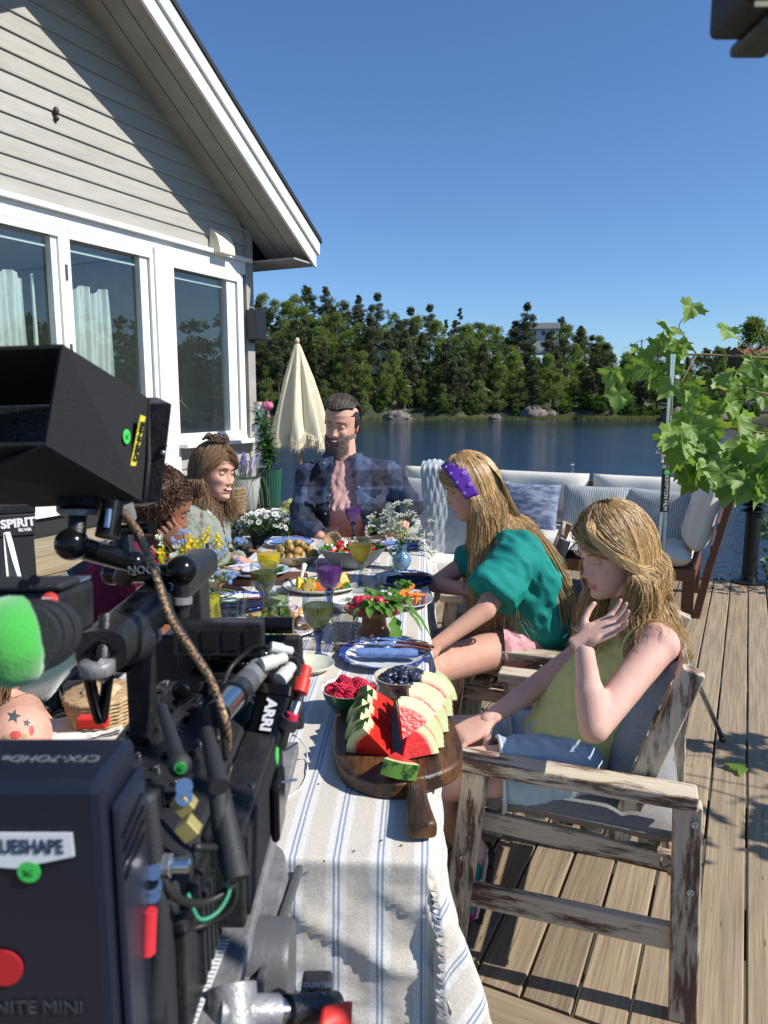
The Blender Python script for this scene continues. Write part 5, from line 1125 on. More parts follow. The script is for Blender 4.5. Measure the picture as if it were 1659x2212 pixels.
# glasses
G_BLU = thin_glass('smoke blue glass', (.86, .90, .94), 1.2, edge=(.34, .42, .54)); G_STEM = thin_glass('cobalt stem glass', (.34, .44, .72), 1.4, edge=(.06, .12, .36)); G_CLR = thin_glass('clear glass', (.95, .97, .97), 1.6, edge=(.60, .66, .66)); G_SMK = thin_glass('smoke grey glass', (.72, .71, .68), 1.5, edge=(.30, .29, .28)); G_AQ = thin_glass('aqua glass', (.70, .83, .88), 1.4, edge=(.35, .52, .62))
def liq(n, c, tl=.5): return mat(n, c, .12, spec=.6, transluc=tl, coat=.2)
L_GRN = liq('green juice', (.15, .165, .012), .45); L_PUR = liq('purple juice', (.22, .05, .26), .45); L_YEL = liq('orange juice', (.88, .52, .02), .5); L_WAT = thin_glass('water', (.86, .90, .90), 1.0)
def goblet(lab, c, m_b, m_s, L, h_=.172, r=.040, fill=.8, grp=None):
 t_ = thing('wine_glass', lab, 'glass', c, 0, grp); k = h_ / .172; rr = r / .040
 bowl = [(.007, .078), (.014, .082), (.026, .094), (.035, .112), (.0395, .132), (.040, .150), (.0385, .172)]
 bw = [(a * rr, b_ * k) for a, b_ in bowl]
 obj('bowl', lathe(bw, 96, flute=.022, fn=24, close=False), m_b, t_, s=1, l=1)
 obj('rim', lathe([(bw[-1][0] - .0008, h_ - .001), (bw[-1][0] + .0006, h_), (bw[-1][0] - .0008, h_ + .001)], 48, close=False), m_b, t_, s=1, l=1)
 obj('stem', lathe([(.001, .0), (.034, 0), (.035, .002), (.028, .006), (.012, .013), (.0065, .022), (.0062, .040), (.0085, .056), (.0125, .068), (.0145, .080), (.001, .081)], 32, flute=.05, fn=8), m_s, t_, s=1, l=1)
 zf = (.082 + .09 * fill); pr = [(max(.001, a * rr * .955), b_ * k + .001) for a, b_ in bowl if b_ < zf]; a_ = np.interp(zf, [b_ for _, b_ in bowl], [a for a, _ in bowl]) * rr * .955; pr += [(a_, zf * k), (.0005, zf * k)]
 obj('drink', lathe(pr, 40), L, t_, s=1, l=1, auto=40); return t_
goblet('tall blue stemmed goblet of dark green juice nearest the viewer', on(688, 1424), G_BLU, G_STEM, L_GRN, .180, .041, .72)
goblet('blue stemmed goblet of dark green juice behind the glass jug', on(572, 1335), G_BLU, G_STEM, L_GRN, .182, .042, .70)
goblet('blue stemmed goblet of purple juice in front of the salmon platter', on(712, 1327), G_STEM if False else G_BLU, G_STEM, L_PUR, .180, .041, .75)
goblet('purple filled goblet at the far end before the man', on(763, 1163), G_BLU, G_STEM, L_PUR, .175, .040, .78)
goblet('clear goblet of orange juice in front of the salad bowl', on(779, 1261), G_CLR, G_AQ, L_YEL, .178, .042, .78)
goblet('clear goblet of orange juice beside the potato bowl', on(583, 1284), G_CLR, G_AQ, L_YEL, .178, .042, .72)
def tumbler(lab, c, r0, r1, h_, m, L=None, rib=0, fill=.6):
 t_ = thing('tumbler', lab, 'glass', c); n = 40; pr = []
 for i in range(n + 1):
  u = i / n; a = r0 + (r1 - r0) * u; a += rib * .5 * (1 + math.cos(2 * PI * (u * 9))) if .04 < u < .96 else 0; pr.append((a, h_ * u))
 obj('wall', lathe([(.001, .0)] + pr, 48, close=False), m, t_, s=1, l=1); obj('base', lathe([(.001, .002), (r0 * .93, .002), (r0 * .93, h_ * .07), (.001, h_ * .07)], 32), m, t_, s=1, l=1)
 obj('rim', lathe([(r1 - .0008, h_ - .001), (r1 + .0008, h_), (r1 - .0008, h_ + .001)], 40, close=False), m, t_, s=1, l=1)
 if L: obj('water', lathe([(.001, h_ * .08), (r0 * .95, h_ * .08), ((r0 + (r1 - r0) * fill) * .95, h_ * fill), (.001, h_ * fill)], 32), L, t_, s=1, l=1, auto=40)
 return t_
tumbler('smoke tinted ribbed tumbler in front of the radish stand', on(745, 1403), .030, .0395, .112, G_SMK, None, .0022)
tumbler('short blue grey tumbler of water by the right edge plate', on(805, 1279), .031, .038, .066, G_BLU, L_WAT, .0015); tumbler('small aqua stacked ring glass behind the oil bottle', on(493, 1352), .028, .035, .080, G_AQ, L_WAT, .003); tumbler('clear tumbler at the far end by the wooden spoon', on(717, 1170), .030, .038, .070, G_CLR, None, .001)
# oil bottle
ob = on(455, 1376); ob.z = TH; t_ = thing('oil_bottle', 'clear glass bottle of golden oil with black pourer', 'bottle', ob)
obj('glass', loft([((0, 0, z), (a, 0, 0), (0, a, 0)) for z, a in ((0, .030), (.004, .033), (.13, .033), (.155, .030), (.175, .018), (.195, .013), (.225, .0125), (.232, .015))], 40, 3.4, False), G_CLR, t_, s=1, l=1)
obj('oil', loft([((0, 0, z), (a, 0, 0), (0, a, 0)) for z, a in ((.004, .029), (.006, .0305), (.125, .0305), (.126, .0305))], 40, 3.4), liq('olive oil', (.62, .50, .02), .5), t_, s=1, l=1, auto=40)
obj('cap', lathe([(.016, .226), (.016, .244), (.006, .247), (.006, .262), (.0045, .285)], 20), m_blk, t_, s=1, l=1, auto=40); obj('cap_strap', tube(cat([Vector((.005, 0, .25)), Vector((.02, 0, .262)), Vector((.018, 0, .28)), Vector((.004, 0, .287))], 4), .0013, 5), m_blk, t_, l=1)
# jug with lime and mint
jb = on(598, 1376); t_ = thing('glass_jug', 'clear glass jug of lime and mint water with a looped handle', 'jug', jb)
V, F = lathe([(.001, 0), (.050, 0), (.054, .01), (.050, .05), (.038, .10), (.036, .135), (.046, .165)], 48, close=False)
V = [Vector((v.x + (.022 * max(0, (v.z - .12) / .045) * max(0, (v.x / .046)) ** 6), v.y, v.z)) for v in V]; obj('body', (V, F), G_CLR, t_, s=1, l=1)
obj('handle', tube(cat([Vector((-.036, 0, .150)), Vector((-.065, 0, .163)), Vector((-.088, 0, .130)), Vector((-.098, 0, .07)), Vector((-.085, 0, .03)), Vector((-.052, 0, .02))], 6), .008, 12), G_CLR, t_, s=1, l=1)
obj('water', lathe([(.001, .004), (.046, .004), (.050, .012), (.046, .05), (.035, .10), (.033, .128), (.001, .128)], 40), thin_glass('lime water', (.78, .86, .62), .8), t_, s=1, l=1)
m_mint = lf('mint leaf', (.06, .16, .03)); m_lime = mat('lime peel', (.14, .30, .03), .4); m_limef = mat('lime flesh', (.50, .62, .22), .4, transluc=.4)
r = random.Random(9); gs = []
for k in range(26): a = r.uniform(0, 6.28); gs.append(leafquad(Vector((.018 * math.cos(a), .018 * math.sin(a), r.uniform(.04, .115))), Vector((r.uniform(-1, 1), r.uniform(-1, 1), r.uniform(-1, 1))), .030, .020))
obj('mint', join(*gs), m_mint, t_, l=1)
for (c, rr) in (((.012, -.018, .022), (1.2, .2, .3)), ((-.018, -.01, .028), (1.0, -.3, 1)), ((.01, .02, .03), (1.4, 0, .5))):
 obj('lime_slice', xf(lathe([(.001, -.002), (.024, -.002), (.026, -.0018), (.026, .0018), (.024, .002), (.001, .002)], 24), c, rr), m_lime, t_, l=1); obj('lime_flesh', xf(lathe([(.001, -.0026), (.0225, -.0026), (.0225, .0026), (.001, .0026)], 24), c, rr), m_limef, t_, l=1)
# salad bowl
sb2 = on(760, 1224); m_cer = mat('grey stoneware', (.30, .31, .31), .5, col2=(.24, .25, .255), scale=18, bump=.15);
lat('salad_bowl', 'wide grey stoneware bowl of strawberry and cheese salad', sb2, [(.045, 0), (.07, .004), (.115, .045), (.148, .088), (.151, .091), (.146, .091), (.112, .05), (.06, .012), (.001, .012)], m_cer, 'bowl', n=64)
m_straw = mat('strawberry', (.62, .03, .015), .3, col2=(.50, .015, .012), scale=60, bump=.4, bscale=260, coat=.3); m_feta = mat('white cheese', (.80, .78, .72), .7, bump=.3, bscale=90); m_arug = lf('salad leaf', (.09, .20, .03))
stw = me_from(*lathe([(.001, -.016), (.007, -.011), (.012, -.001), (.013, .006), (.010, .012), (.001, .014)], 14), m_straw, True)
fet = me_from(*cbox((0, 0, 0), (.014, .012, .009)), m_feta)
def heap(me, name, lab, grp, cat_, c, n, R_, hgt, rs, sc=(.85, 1.15), ell=1.0, minz=0.0, tilt=180):
 r = random.Random(rs); placed = []
 for k in range(n):
  for tr_ in range(60):
   a = r.uniform(0, 6.28); q = R_ * math.sqrt(r.random()); x, y = q * math.cos(a), q * math.sin(a) * ell; z = hgt * (1 - (q / R_) ** 2) * r.uniform(.75, 1.0) + minz
   if all((x - p_[0]) ** 2 + (y - p_[1]) ** 2 + ((z - p_[2]) * 1.0) ** 2 > (.8 * hs) ** 2 for p_, hs in placed): break
  placed.append(((x, y, z), heap.size)); s = r.uniform(*sc)
  inst(me, name, Vector(c) + Vector((x, y, z)), (R(r.uniform(-tilt, tilt)), R(r.uniform(-tilt, tilt)), r.uniform(0, 6.28)), s, label=lab, cat=cat_, group=grp)
heap.size = .022; heap(stw, 'strawberry', 'red strawberry in the salad bowl', 'strawberries in the salad', 'strawberry', sb2 + UPv * .075, 26, .112, .035, 3)
heap.size = .012; heap(fet, 'cheese_cube', 'crumbled white cheese piece in the strawberry salad', 'cheese pieces in the salad', 'cheese', sb2 + UPv * .083, 22, .112, .036, 5)
V, F = leaves([(sb2.x + .115 * math.cos(a) * q, sb2.y + .115 * math.sin(a) * q, sb2.z + .078 + .02 * (1 - q), .028) for a in np.linspace(0, 6.28, 16) for q in (.3, .65, .95)], 12, .024, .5, 6)
tag(obj('salad_leaves', (V, F), m_arug), 'green rocket leaves among the strawberries in the salad bowl', 'salad', kind='stuff')
def spoon(lab, c0, c1, rb, m, wid=.012, name='serving_spoon'):
 c0, c1 = Vector(c0), Vector(c1); t_ = thing(name, lab, 'spoon', c0); d = (c1 - c0).normalized(); s = d.cross(UPv).normalized()
 n_ = Vector((0, -.8, .6)) if m is not None else UPv; n_ = (n_ - d * n_.dot(d)).normalized(); s = n_.cross(d)
 B = basis(c0, d, s, n_)
 obj('bowl', mx(lathe([(.001, -rb * .42), (rb * .6, -rb * .36), (rb * .95, -rb * .08), (rb, .003), (rb * .88, .003), (rb * .55, -rb * .22), (.001, -rb * .28)], 28, sx=1.15), B), m, t_, s=1)
 obj('handle', mx(loft([(Vector((x, 0, 0)), (0, w, 0), (0, 0, w * .6)) for x, w in ((rb * .95, wid * .5), (rb * 1.5, wid * .42), ((c1 - c0).length * .6, wid * .5), ((c1 - c0).length, wid * .75), ((c1 - c0).length + .004, wid * .4))], 14), B), m, t_, s=1); return t_
m_ols = wood('olive wood', (.52, .34, .17), (.42, .26, .12), axis=0, rough=.5, rand=0, grain=40)
spoon('pale wooden serving spoon leaning out of the salad bowl', P(717, 1165, 3.20), P(835, 1160, 3.12), .036, m_ols, .016)
# potatoes
pb2 = on(636, 1218); m_pbw = mat('cream oval dish', (.52, .47, .33), .35, coat=.3); lat('potato_dish', 'cream oval dish piled with small golden potatoes', pb2, [(.06, 0), (.075, .004), (.105, .035), (.118, .045), (.119, .048), (.108, .042), (.07, .01), (.001, .01)], m_pbw, 'bowl', n=56, sx=1.0, sy=.85)
m_pot = mat('roast potato', (.46, .30, .08), .45, col2=(.30, .17, .05), scale=25, bump=.4, bscale=90, coat=.2); pot = me_from(*displace(ball((0, 0, 0), (.021, .018, .017), 18, 12), .002, 30, 3), m_pot, True)
heap.size = .034; heap(pot, 'potato', 'small golden roast potato in the cream dish', 'potatoes in the cream dish', 'potato', pb2 + UPv * .035, 20, .085, .062, 8, (.9, 1.2), .8)
V, F = leaves([(pb2.x + rng.uniform(-.06, .06), pb2.y + rng.uniform(-.05, .05), pb2.z + .09, .02) for _ in range(12)], 9, .009, .4, 6); tag(obj('dill', (V, F), m_arug), 'chopped dill sprinkled over the potatoes', 'herbs', kind='stuff')
spoon('dark ended wooden spoon sticking out left of the potato dish', pb2 + Vector((-.05, -.07, .048)), pb2 + Vector((-.20, .05, .05)), .018, m_ols, .009)
# wooden board with the pale blue plate, onion rings, pan of dip
bd = on(560, 1262); m_wal = wood('walnut board', (.15, .065, .028), (.09, .04, .02), axis=0, rough=.5, rand=0)
g = prism([(-.17, -.065), (.10, -.055), (.13, -.03), (.155, .0), (.17, .04), (.15, .075), (.05, .075), (-.13, .075), (-.175, .06)], 0, .026); o_ = obj('serving_board', g, m_wal, l=1, loc=bd + Vector((.01, .03, 0)), bevel=.003); tag(o_, 'dark wooden board carrying the pale blue onion plate', 'board')
pc6 = bd + Vector((-.02, .05, .027)); m_pbl = mat('pale blue china', (.46, .57, .66), .25, coat=.3); plate('pale blue plate with onion rings dill and a pan of white dip', pc6, .120, m_pbl, sx=1.08, sy=.9)
t_ = thing('dip_pan', 'small black pan of white herb dip on the pale blue plate', 'pan', pc6 + Vector((-.015, -.04, .008))); obj('pan', lathe([(.034, 0), (.040, .018), (.041, .021), (.038, .018), (.001, .012)], 32), mat('cast iron', (.02, .02, .02), .5), t_, s=1, l=1)
m_dip = mat('white dip', (.78, .78, .74), .5, bump=.5, bscale=60); obj('dip', displace(ball((0, 0, .017), (.036, .036, .012), 26, 12), .003, 30, 4), m_dip, t_, s=1, l=1); obj('handle', tube([(-.04, 0, .018), (-.12, .012, .028)], [.005, .007], 8), m_ols, t_, s=1, l=1)
m_on = mat('red onion', (.52, .28, .40), .35, col2=(.72, .62, .68), scale=40)
def tor(R_, q, n=28, c=(0, 0, 0), rot=(0, 0, 0)):
 V = []; F = []
 for i in range(n):
  a = 2 * PI * i / n
  for j in range(6): b_ = 2 * PI * j / 6; V.append(((R_ + q * math.cos(b_)) * math.cos(a), (R_ + q * math.cos(b_)) * math.sin(a), q * 1.2 * math.sin(b_)))
 for i in range(n):
  for j in range(6): F.append((i * 6 + j, ((i + 1) % n) * 6 + j, ((i + 1) % n) * 6 + (j + 1) % 6, i * 6 + (j + 1) % 6))
 return xf((V, F), c, rot)
ring = me_from(*join(tor(.018, .0016), tor(.013, .0014), tor(.008, .0012)), m_on, True)
for k, (x, y) in enumerate(((-.07, .02), (-.035, .045), (.0, .035), (-.055, .05), (-.085, -.005))): inst(ring, 'onion_ring', pc6 + Vector((x, y, .016 + .002 * k)), (rng.uniform(-.4, .4), rng.uniform(-.4, .4), 0), 1.2, label='thin red onion rings on the pale blue plate', cat='onion', group='onion rings on the pale blue plate')
V, F = leaves([(pc6.x + .07 + rng.uniform(-.03, .03), pc6.y + rng.uniform(-.04, .04), pc6.z + .018, .016) for _ in range(20)], 26, .010, .6, 6); tag(obj('dill', (V, F), lf('dill', (.035, .10, .02))), 'heap of fresh dill at the right of the pale blue plate', 'herbs', kind='stuff')
# salmon platter
sc_ = on(692, 1275); lat('fish_platter', 'oval cream platter of glazed salmon with lemon halves', sc_, [(.001, .002), (.085, .002), (.09, 0), (.10, .004), (.118, .010), (.140, .020), (.139, .024), (.115, .014), (.095, .008), (.001, .008)], m_fish, 'platter', sx=1.0, sy=.78, n=64)
m_sal = mat('glazed salmon', (.62, .07, .015), .3, col2=(.72, .18, .03), scale=45, bump=.8, bscale=120, coat=.4)
sec = [(Vector((x, y, .012)), Vector((0, w, 0)), Vector((0, 0, h_))) for x, y, w, h_ in ((-.065, .012, .018, .010), (-.055, .01, .036, .018), (-.02, .006, .046, .022), (.03, .0, .044, .022), (.07, -.008, .036, .018), (.085, -.01, .012, .008))]
tag(obj('salmon', displace(loft(sec, 30, 2.6), .002, 40, 3), m_sal, l=1, loc=sc_, s=1), 'red glazed salmon fillet with herbs on the oval platter', 'fish')
m_lem = mat('lemon peel', (.72, .50, .03), .4, bump=.4, bscale=120); m_lemf = mat('grilled lemon flesh', (.75, .52, .10), .4, col2=(.22, .10, .02), scale=60, lo=.5, hi=.62)
def lemon(lab, c, rot):
 t_ = thing('lemon_half', lab, 'lemon', c); M = Euler(rot).to_matrix().to_4x4(); M.translation = c
 obj('peel', mx(lathe([(.001, -.030), (.006, -.028), (.018, -.018), (.025, -.006), (.0255, 0), (.001, 0)], 26), M), m_lem, t_, s=1, auto=60); obj('flesh', mx(displace(lathe([(.001, .0012), (.008, .0014), (.016, .0014), (.0225, .0012), (.0228, .0002)], 26, close=False), .0004, 200, 1), M), m_lemf, t_, s=1)
 for k in range(9): a = k * 2 * PI / 9; obj('segment_line', mx(tube([(.003 * math.cos(a), .003 * math.sin(a), .0018), (.022 * math.cos(a), .022 * math.sin(a), .0018)], .0006, 4), M), mat('lemon membrane', (.75, .70, .45), .5), t_)
lemon('grilled lemon half facing the viewer on the salmon platter', sc_ + Vector((-.035, -.062, .034)), (R(78), 0, R(-12))); lemon('whole sided lemon half at the left end of the salmon platter', sc_ + Vector((-.082, -.035, .034)), (R(80), R(10), R(-75))); lemon('grilled lemon half at the far right of the salmon platter', sc_ + Vector((.088, .035, .034)), (R(70), 0, R(30)))
V, F = leaves([(sc_.x + rng.uniform(-.06, .07), sc_.y + rng.uniform(-.03, .04), sc_.z + .035, .012) for _ in range(26)] + [(sc_.x + .1 * math.cos(a), sc_.y + .075 * math.sin(a), sc_.z + .018, .014) for a in np.linspace(-1.2, 1.6, 12)], 7, .015, .3, 16); tag(obj('herbs', (V, F), m_arug), 'chopped green herbs scattered over the salmon', 'herbs', kind='stuff')
spoon('cream handled server propped at the left of the salmon', sc_ + Vector((-.075, .01, .03)), sc_ + Vector((-.062, .045, .088)), .014, mat('ivory handle', (.72, .68, .56), .4), .014)
# vegetable plate
vg = on(603, 1362); plate('white plate of potatoes asparagus and onion behind the matte box', vg, .130, m_whc)
heap.size = .04; heap(pot, 'potato', 'roast potato half on the white vegetable plate', 'potatoes on the vegetable plate', 'potato', vg + UPv * .02, 9, .10, .012, 12, (1.2, 1.6))
m_asp = mat('asparagus', (.16, .26, .06), .45, col2=(.26, .34, .12), scale=40); asp = me_from(*tube(cat([Vector((-.05, 0, 0)), Vector((0, .003, .001)), Vector((.035, 0, .002)), Vector((.05, 0, .001))], 3), [.0045] * 5 + [.005, .006, .006, .004, .002], 8), m_asp, True)
for k in range(9): inst(asp, 'asparagus', vg + Vector((rng.uniform(-.07, .07), rng.uniform(-.06, .06), .026 + .003 * k)), (0, rng.uniform(-.2, .2), rng.uniform(-.8, .8)), 1.0, label='green asparagus spear on the white vegetable plate', cat='asparagus', group='asparagus on the vegetable plate')
onw = me_from(*xf(lathe([(.001, 0), (.014, .001), (.020, .006), (.021, .011), (.017, .007), (.001, .004)], 16), (0, 0, 0), (0, 0, 0), (1.4, .8, 1)), m_on, True)
for k in range(8): inst(onw, 'onion_wedge', vg + Vector((rng.uniform(-.09, .09), rng.uniform(-.09, .08), .03 + .002 * k)), (rng.uniform(-.6, .6), rng.uniform(-.6, .6), rng.uniform(0, 6)), 1, label='pink onion wedge on the white vegetable plate', cat='onion', group='onion wedges on the vegetable plate')
# cake stand with radishes
rs_ = on(808, 1368); m_std = wood('turned stand wood', (.28, .12, .05), (.19, .075, .03), axis=0, rough=.45, rand=0, grain=50)
t_ = thing('cake_stand', 'round wooden pedestal stand heaped with radishes', 'stand', rs_); obj('pedestal', lathe([(.048, 0), (.050, .004), (.046, .012), (.038, .030), (.036, .055), (.045, .066)], 40), m_std, t_, s=1, l=1, auto=50)
obj('top', lathe([(.03, .066), (.07, .068), (.087, .073), (.091, .080), (.089, .086), (.081, .082), (.001, .079)], 56), m_std, t_, s=1, l=1, auto=50)
rt = rs_ + Vector((.018, .03, 0));
m_rad = mat('radish skin', (.62, .015, .06), .28, col2=(.50, .01, .05), scale=20, coat=.35, rand=.15); m_root = mat('radish root', (.75, .50, .52), .5)
rad = me_from(*lathe([(.001, -.017), (.008, -.014), (.0165, -.004), (.017, .004), (.012, .012), (.004, .015), (.001, .015)], 20), m_rad, True); rroot = me_from(*tube(cat([Vector((0, 0, -.015)), Vector((.002, 0, -.026)), Vector((.008, .002, -.040))], 4), list(np.linspace(.002, .0004, 9)), 5), m_root, True)
RAD = [(768, 1345, .095), (783, 1343, .098), (790, 1327, .115), (774, 1330, .108), (781, 1318, .122), (796, 1315, .12), (770, 1310, .122), (805, 1338, .10), (812, 1325, .108), (819, 1318, .12), (828, 1330, .10), (842, 1325, .105), (762, 1325, .1), (800, 1345, .095), (852, 1332, .095), (833, 1318, .11)]
for k, (x, y, z) in enumerate(RAD):
 c = onz(x, y, TH + z); c.y = min(max(c.y, rs_.y - .075), rs_.y + .085)
 q = thing('radish', 'fresh crimson radish heaped on the wooden stand', 'radish', c, rng.uniform(0, 6.28), 'radishes on the wooden stand'); q.rotation_euler = (rng.uniform(.8, 1.9), rng.uniform(-.5, .5), rng.uniform(-.9, .9)); q.scale = (rng.uniform(.85, 1.05),) * 3
 for nm, me_ in (('bulb', rad), ('root', rroot)): z_ = bpy.data.objects.new(nm, me_); C.objects.link(z_); z_.parent = q
m_rl = lf('radish leaf', (.085, .19, .035)); gs = []; r = random.Random(31)
def rleaf(c, d, L, w, dr=.5):
 c = Vector(c); d = Vector(d).normalized(); pts = [c + d * L * u - UPv * dr * L * u * u for u in np.linspace(0, 1, 8)]; s = d.cross(UPv); s = s.normalized() if s.length > .1 else Vector((1, 0, 0)); V = []; F = []
 for i, p_ in enumerate(pts):
  u = i / 7; ww = w * (.06 if u < .25 else (.5 + .5 * math.sin((u - .25) / .75 * PI * .85 + .3)) * (1 + .25 * math.sin(i * 2.6))) * (1 if i < 7 else .15); cz = UPv * (ww * .3 + .004 * r.uniform(-1, 1)); V += [p_ - s * ww * .5 + cz, p_, p_ + s * ww * .5 + cz * r.uniform(.5, 1.3)]
 for i in range(7): F += [(3 * i, 3 * i + 1, 3 * i + 4, 3 * i + 3), (3 * i + 1, 3 * i + 2, 3 * i + 5, 3 * i + 4)]
 return V, F
for k in range(66):
 x, y = (r.uniform(800, 862), r.uniform(1280, 1318)) if k < 40 else (r.uniform(772, 850), r.uniform(1315, 1345)); c = onz(x, y, TH + .115); c.y = min(max(c.y, rs_.y - .08), rs_.y + .15); gs.append(rleaf(c, (r.uniform(-.6, 1), r.uniform(-1, 1), r.uniform(-.1, .8)), r.uniform(.035, .065), r.uniform(.016, .026), r.uniform(.3, 1.0)))
q = onz(850, 1345, TH + .085); q.y = rs_.y - .07; gs += [rleaf(q, (.12, -.25, -.9), .095, .040, .1), rleaf(q + Vector((.03, .03, .01)), (.6, -.1, -.45), .07, .03, .5), rleaf(q + Vector((.02, .0, .02)), (1, -.1, -.1), .09, .035, .9)]
tag(obj('radish_leaves', join(*gs), m_rl, s=1), 'leafy green radish tops spilling over the edge of the wooden stand', 'leaves', kind='stuff')
db = on(752, 1318); t_ = thing('dip_bowl', 'shallow white bowl of creamy herb dip left of the radishes', 'bowl', db)
obj('bowl', lathe([(.030, 0), (.045, .006), (.056, .028), (.057, .036), (.0545, .036), (.052, .030), (.001, .028)], 48), mat('speckled white bowl', (.74, .73, .70), .35, coat=.2), t_, s=1, l=1, auto=60); obj('dip', displace(lathe([(.053, .030), (.03, .033), (.001, .034)], 36, close=False), .0015, 50, 2), m_dip, t_, s=1, l=1)
obj('herbs', ([tuple(v) for v in leaves([(0, 0, .037, .022), (0, 0, .036, .040)], 80, .0042, .06, 4)[0]], leaves([(0, 0, .037, .022), (0, 0, .036, .040)], 80, .0042, .06, 4)[1]), m_mint, t_, l=1)
# carrot plate
cpn = on(882, 1303); plate('oval grey plate of orange carrots at the right table edge', cpn + UPv * 0, .10, mat('grey blue china', (.46, .49, .53), .3, coat=.3), sx=.85, sy=1.15)
m_car = mat('carrot', (.75, .20, .02), .4, rand=.15, bump=.3, bscale=70); car = me_from(*tube(cat([Vector((-.04, 0, 0)), Vector((0, .002, 0)), Vector((.035, 0, 0)), Vector((.05, .002, 0))], 3), list(np.linspace(.009, .001, 10)), 10), m_car, True)
for k in range(9): inst(car, 'carrot', cpn + Vector((rng.uniform(-.04, .03), rng.uniform(-.04, .06), .018 + .005 * (k % 4))), (0, rng.uniform(-.3, .3), R(rng.uniform(200, 290))), rng.uniform(.9, 1.15), label='small orange carrot on the grey plate', cat='carrot', group='carrots on the grey plate')
V, F = leaves([(cpn.x - .03 + rng.uniform(-.02, .04), cpn.y + .055 + rng.uniform(-.02, .04), cpn.z + .045, .02) for _ in range(8)], 24, .012, .9, 3); tag(obj('carrot_tops', (V, F), m_rl), 'feathery green tops of the carrots on the grey plate', 'leaves', kind='stuff')
fork('steel fork at the right rim of the grey carrot plate', cpn + Vector((.055, .01, .022)), Vector((-.1, -1, 0)))
# blueberries
bbp = on(866, 1512); m_bbw = mat('cream berry bowl', (.50, .47, .38), .35, col2=(.44, .37, .30), scale=8, coat=.4)
lat('berry_bowl', 'cream bowl full of blueberries behind the melon board', bbp, [(.026, 0), (.030, .005), (.050, .028), (.062, .058), (.0635, .062), (.061, .062), (.048, .03), (.001, .015)], m_bbw, 'bowl')
m_bb = mat('blueberry skin', (.012, .016, .035), .35, col2=(.035, .05, .095), scale=45, rand=.3, coat=.1); g = lathe([(.001, -.0085), (.0055, -.007), (.0086, -.002), (.0088, .002), (.006, .007), (.0034, .0084), (.0034, .0094), (.0026, .0094), (.0022, .007), (.001, .0066)], 16); bbm = me_from(*g, m_bb, True)
heap.size = .0175; heap(bbm, 'blueberry', 'dark blueberry in the cream bowl', 'blueberries in the cream bowl', 'blueberry', bbp + UPv * .046, 62, .050, .030, 2, (.85, 1.1), 1, 0, 80)
# raspberries
rbp = on(756, 1547); m_rbw = crock('green glazed bowl with white blossom', (.018, .07, .025), (.62, .66, .56), .0, .09, 60, .66); m_rbi = crock('white glaze with green sprigs', (.70, .66, .62), (.10, .16, .06), .04, .07, 50, .60)
t_ = thing('berry_bowl', 'green bowl with white blossom pattern full of raspberries', 'bowl', rbp); obj('outside', lathe([(.022, 0), (.028, .0), (.029, .007), (.036, .014), (.054, .040), (.0635, .066), (.0645, .068)], 56, close=False), m_rbw, t_, s=1, l=1); obj('foot', lathe([(.0, .0), (.029, -.0005), (.030, .007), (.028, .0075)], 40, close=False), m_whc, t_, s=1, l=1); obj('inside', lathe([(.0645, .068), (.0625, .068), (.052, .040), (.033, .018), (.001, .014)], 56, close=False), m_rbi, t_, s=1, l=1)
m_rsp = mat('raspberry', (.58, .02, .06), .5, col2=(.48, .012, .045), scale=50, rand=.2, sss=0, spec=.4); dr = []
for i in range(6):
 th = [1.25, .95, .68, .45, .25, .05][i]; n = [11, 11, 10, 8, 6, 1][i]
 for k in range(n): a = 2 * PI * (k + .5 * (i % 2)) / n; q = .0088 * math.sin([1.9, 1.62, 1.3, .98, .6, .0][i]) + .0008; dr.append(xf(ball((0, 0, 0), .0031, 7, 5), (q * math.cos(a), q * math.sin(a), [-.006, -.0015, .0035, .008, .0115, .013][i])))
rsp = me_from(*join(*dr, ball((0, 0, .002), (.008, .008, .009), 8, 6)), m_rsp, True)
heap.size = .021; heap(rsp, 'raspberry', 'red raspberry heaped in the green blossom bowl', 'raspberries in the green bowl', 'raspberry', rbp + UPv * .050, 36, .048, .034, 6, (.95, 1.2), 1, 0, 100)
# chopping board with the melon
m_ob = wood('old oak board', (.15, .065, .022), (.055, .024, .012), (.028, .016, .010), axis=1, grain=45, wear=13, rough=.42, rand=0, bump=.8)
c_bl, c_br, c_tr, c_tl = onz(738, 1655, TH + .032), onz(1000, 1628, TH + .032), onz(972, 1552, TH + .032), onz(722, 1540, TH + .032)
ctr = (c_bl + c_br + c_tr + c_tl) / 4; bdir = (onz(905, 1792, TH + .03) - onz(862, 1560, TH + .03)).normalized(); bsd = Vector((-bdir.y, bdir.x, 0))
b0_ = Vector((ctr.x, ctr.y, TH + .001));
def bl2(px, py): q = onz(px, py, TH + .034) - b0_; return (q.dot(bsd), q.dot(bdir))
out = [bl2(*p_) for p_ in ((722, 1535), (718, 1600), (726, 1640), (748, 1668), (800, 1688), (862, 1693), (895, 1684), (905, 1682), (935, 1675), (985, 1655), (1001, 1630), (998, 1600), (978, 1552), (960, 1520), (880, 1505), (760, 1512))]
def smooth_poly(p_, it=2):
 for _ in range(it):
  q = []
  for i in range(len(p_)): a, b_ = p_[i], p_[(i + 1) % len(p_)]; q += [(a[0] * .75 + b_[0] * .25, a[1] * .75 + b_[1] * .25), (a[0] * .25 + b_[0] * .75, a[1] * .25 + b_[1] * .75)]
  p_ = q
 return p_
out = smooth_poly(out, 2); area = sum(out[i][0] * out[(i + 1) % len(out)][1] - out[(i + 1) % len(out)][0] * out[i][1] for i in range(len(out)))
if area < 0: out = out[::-1]
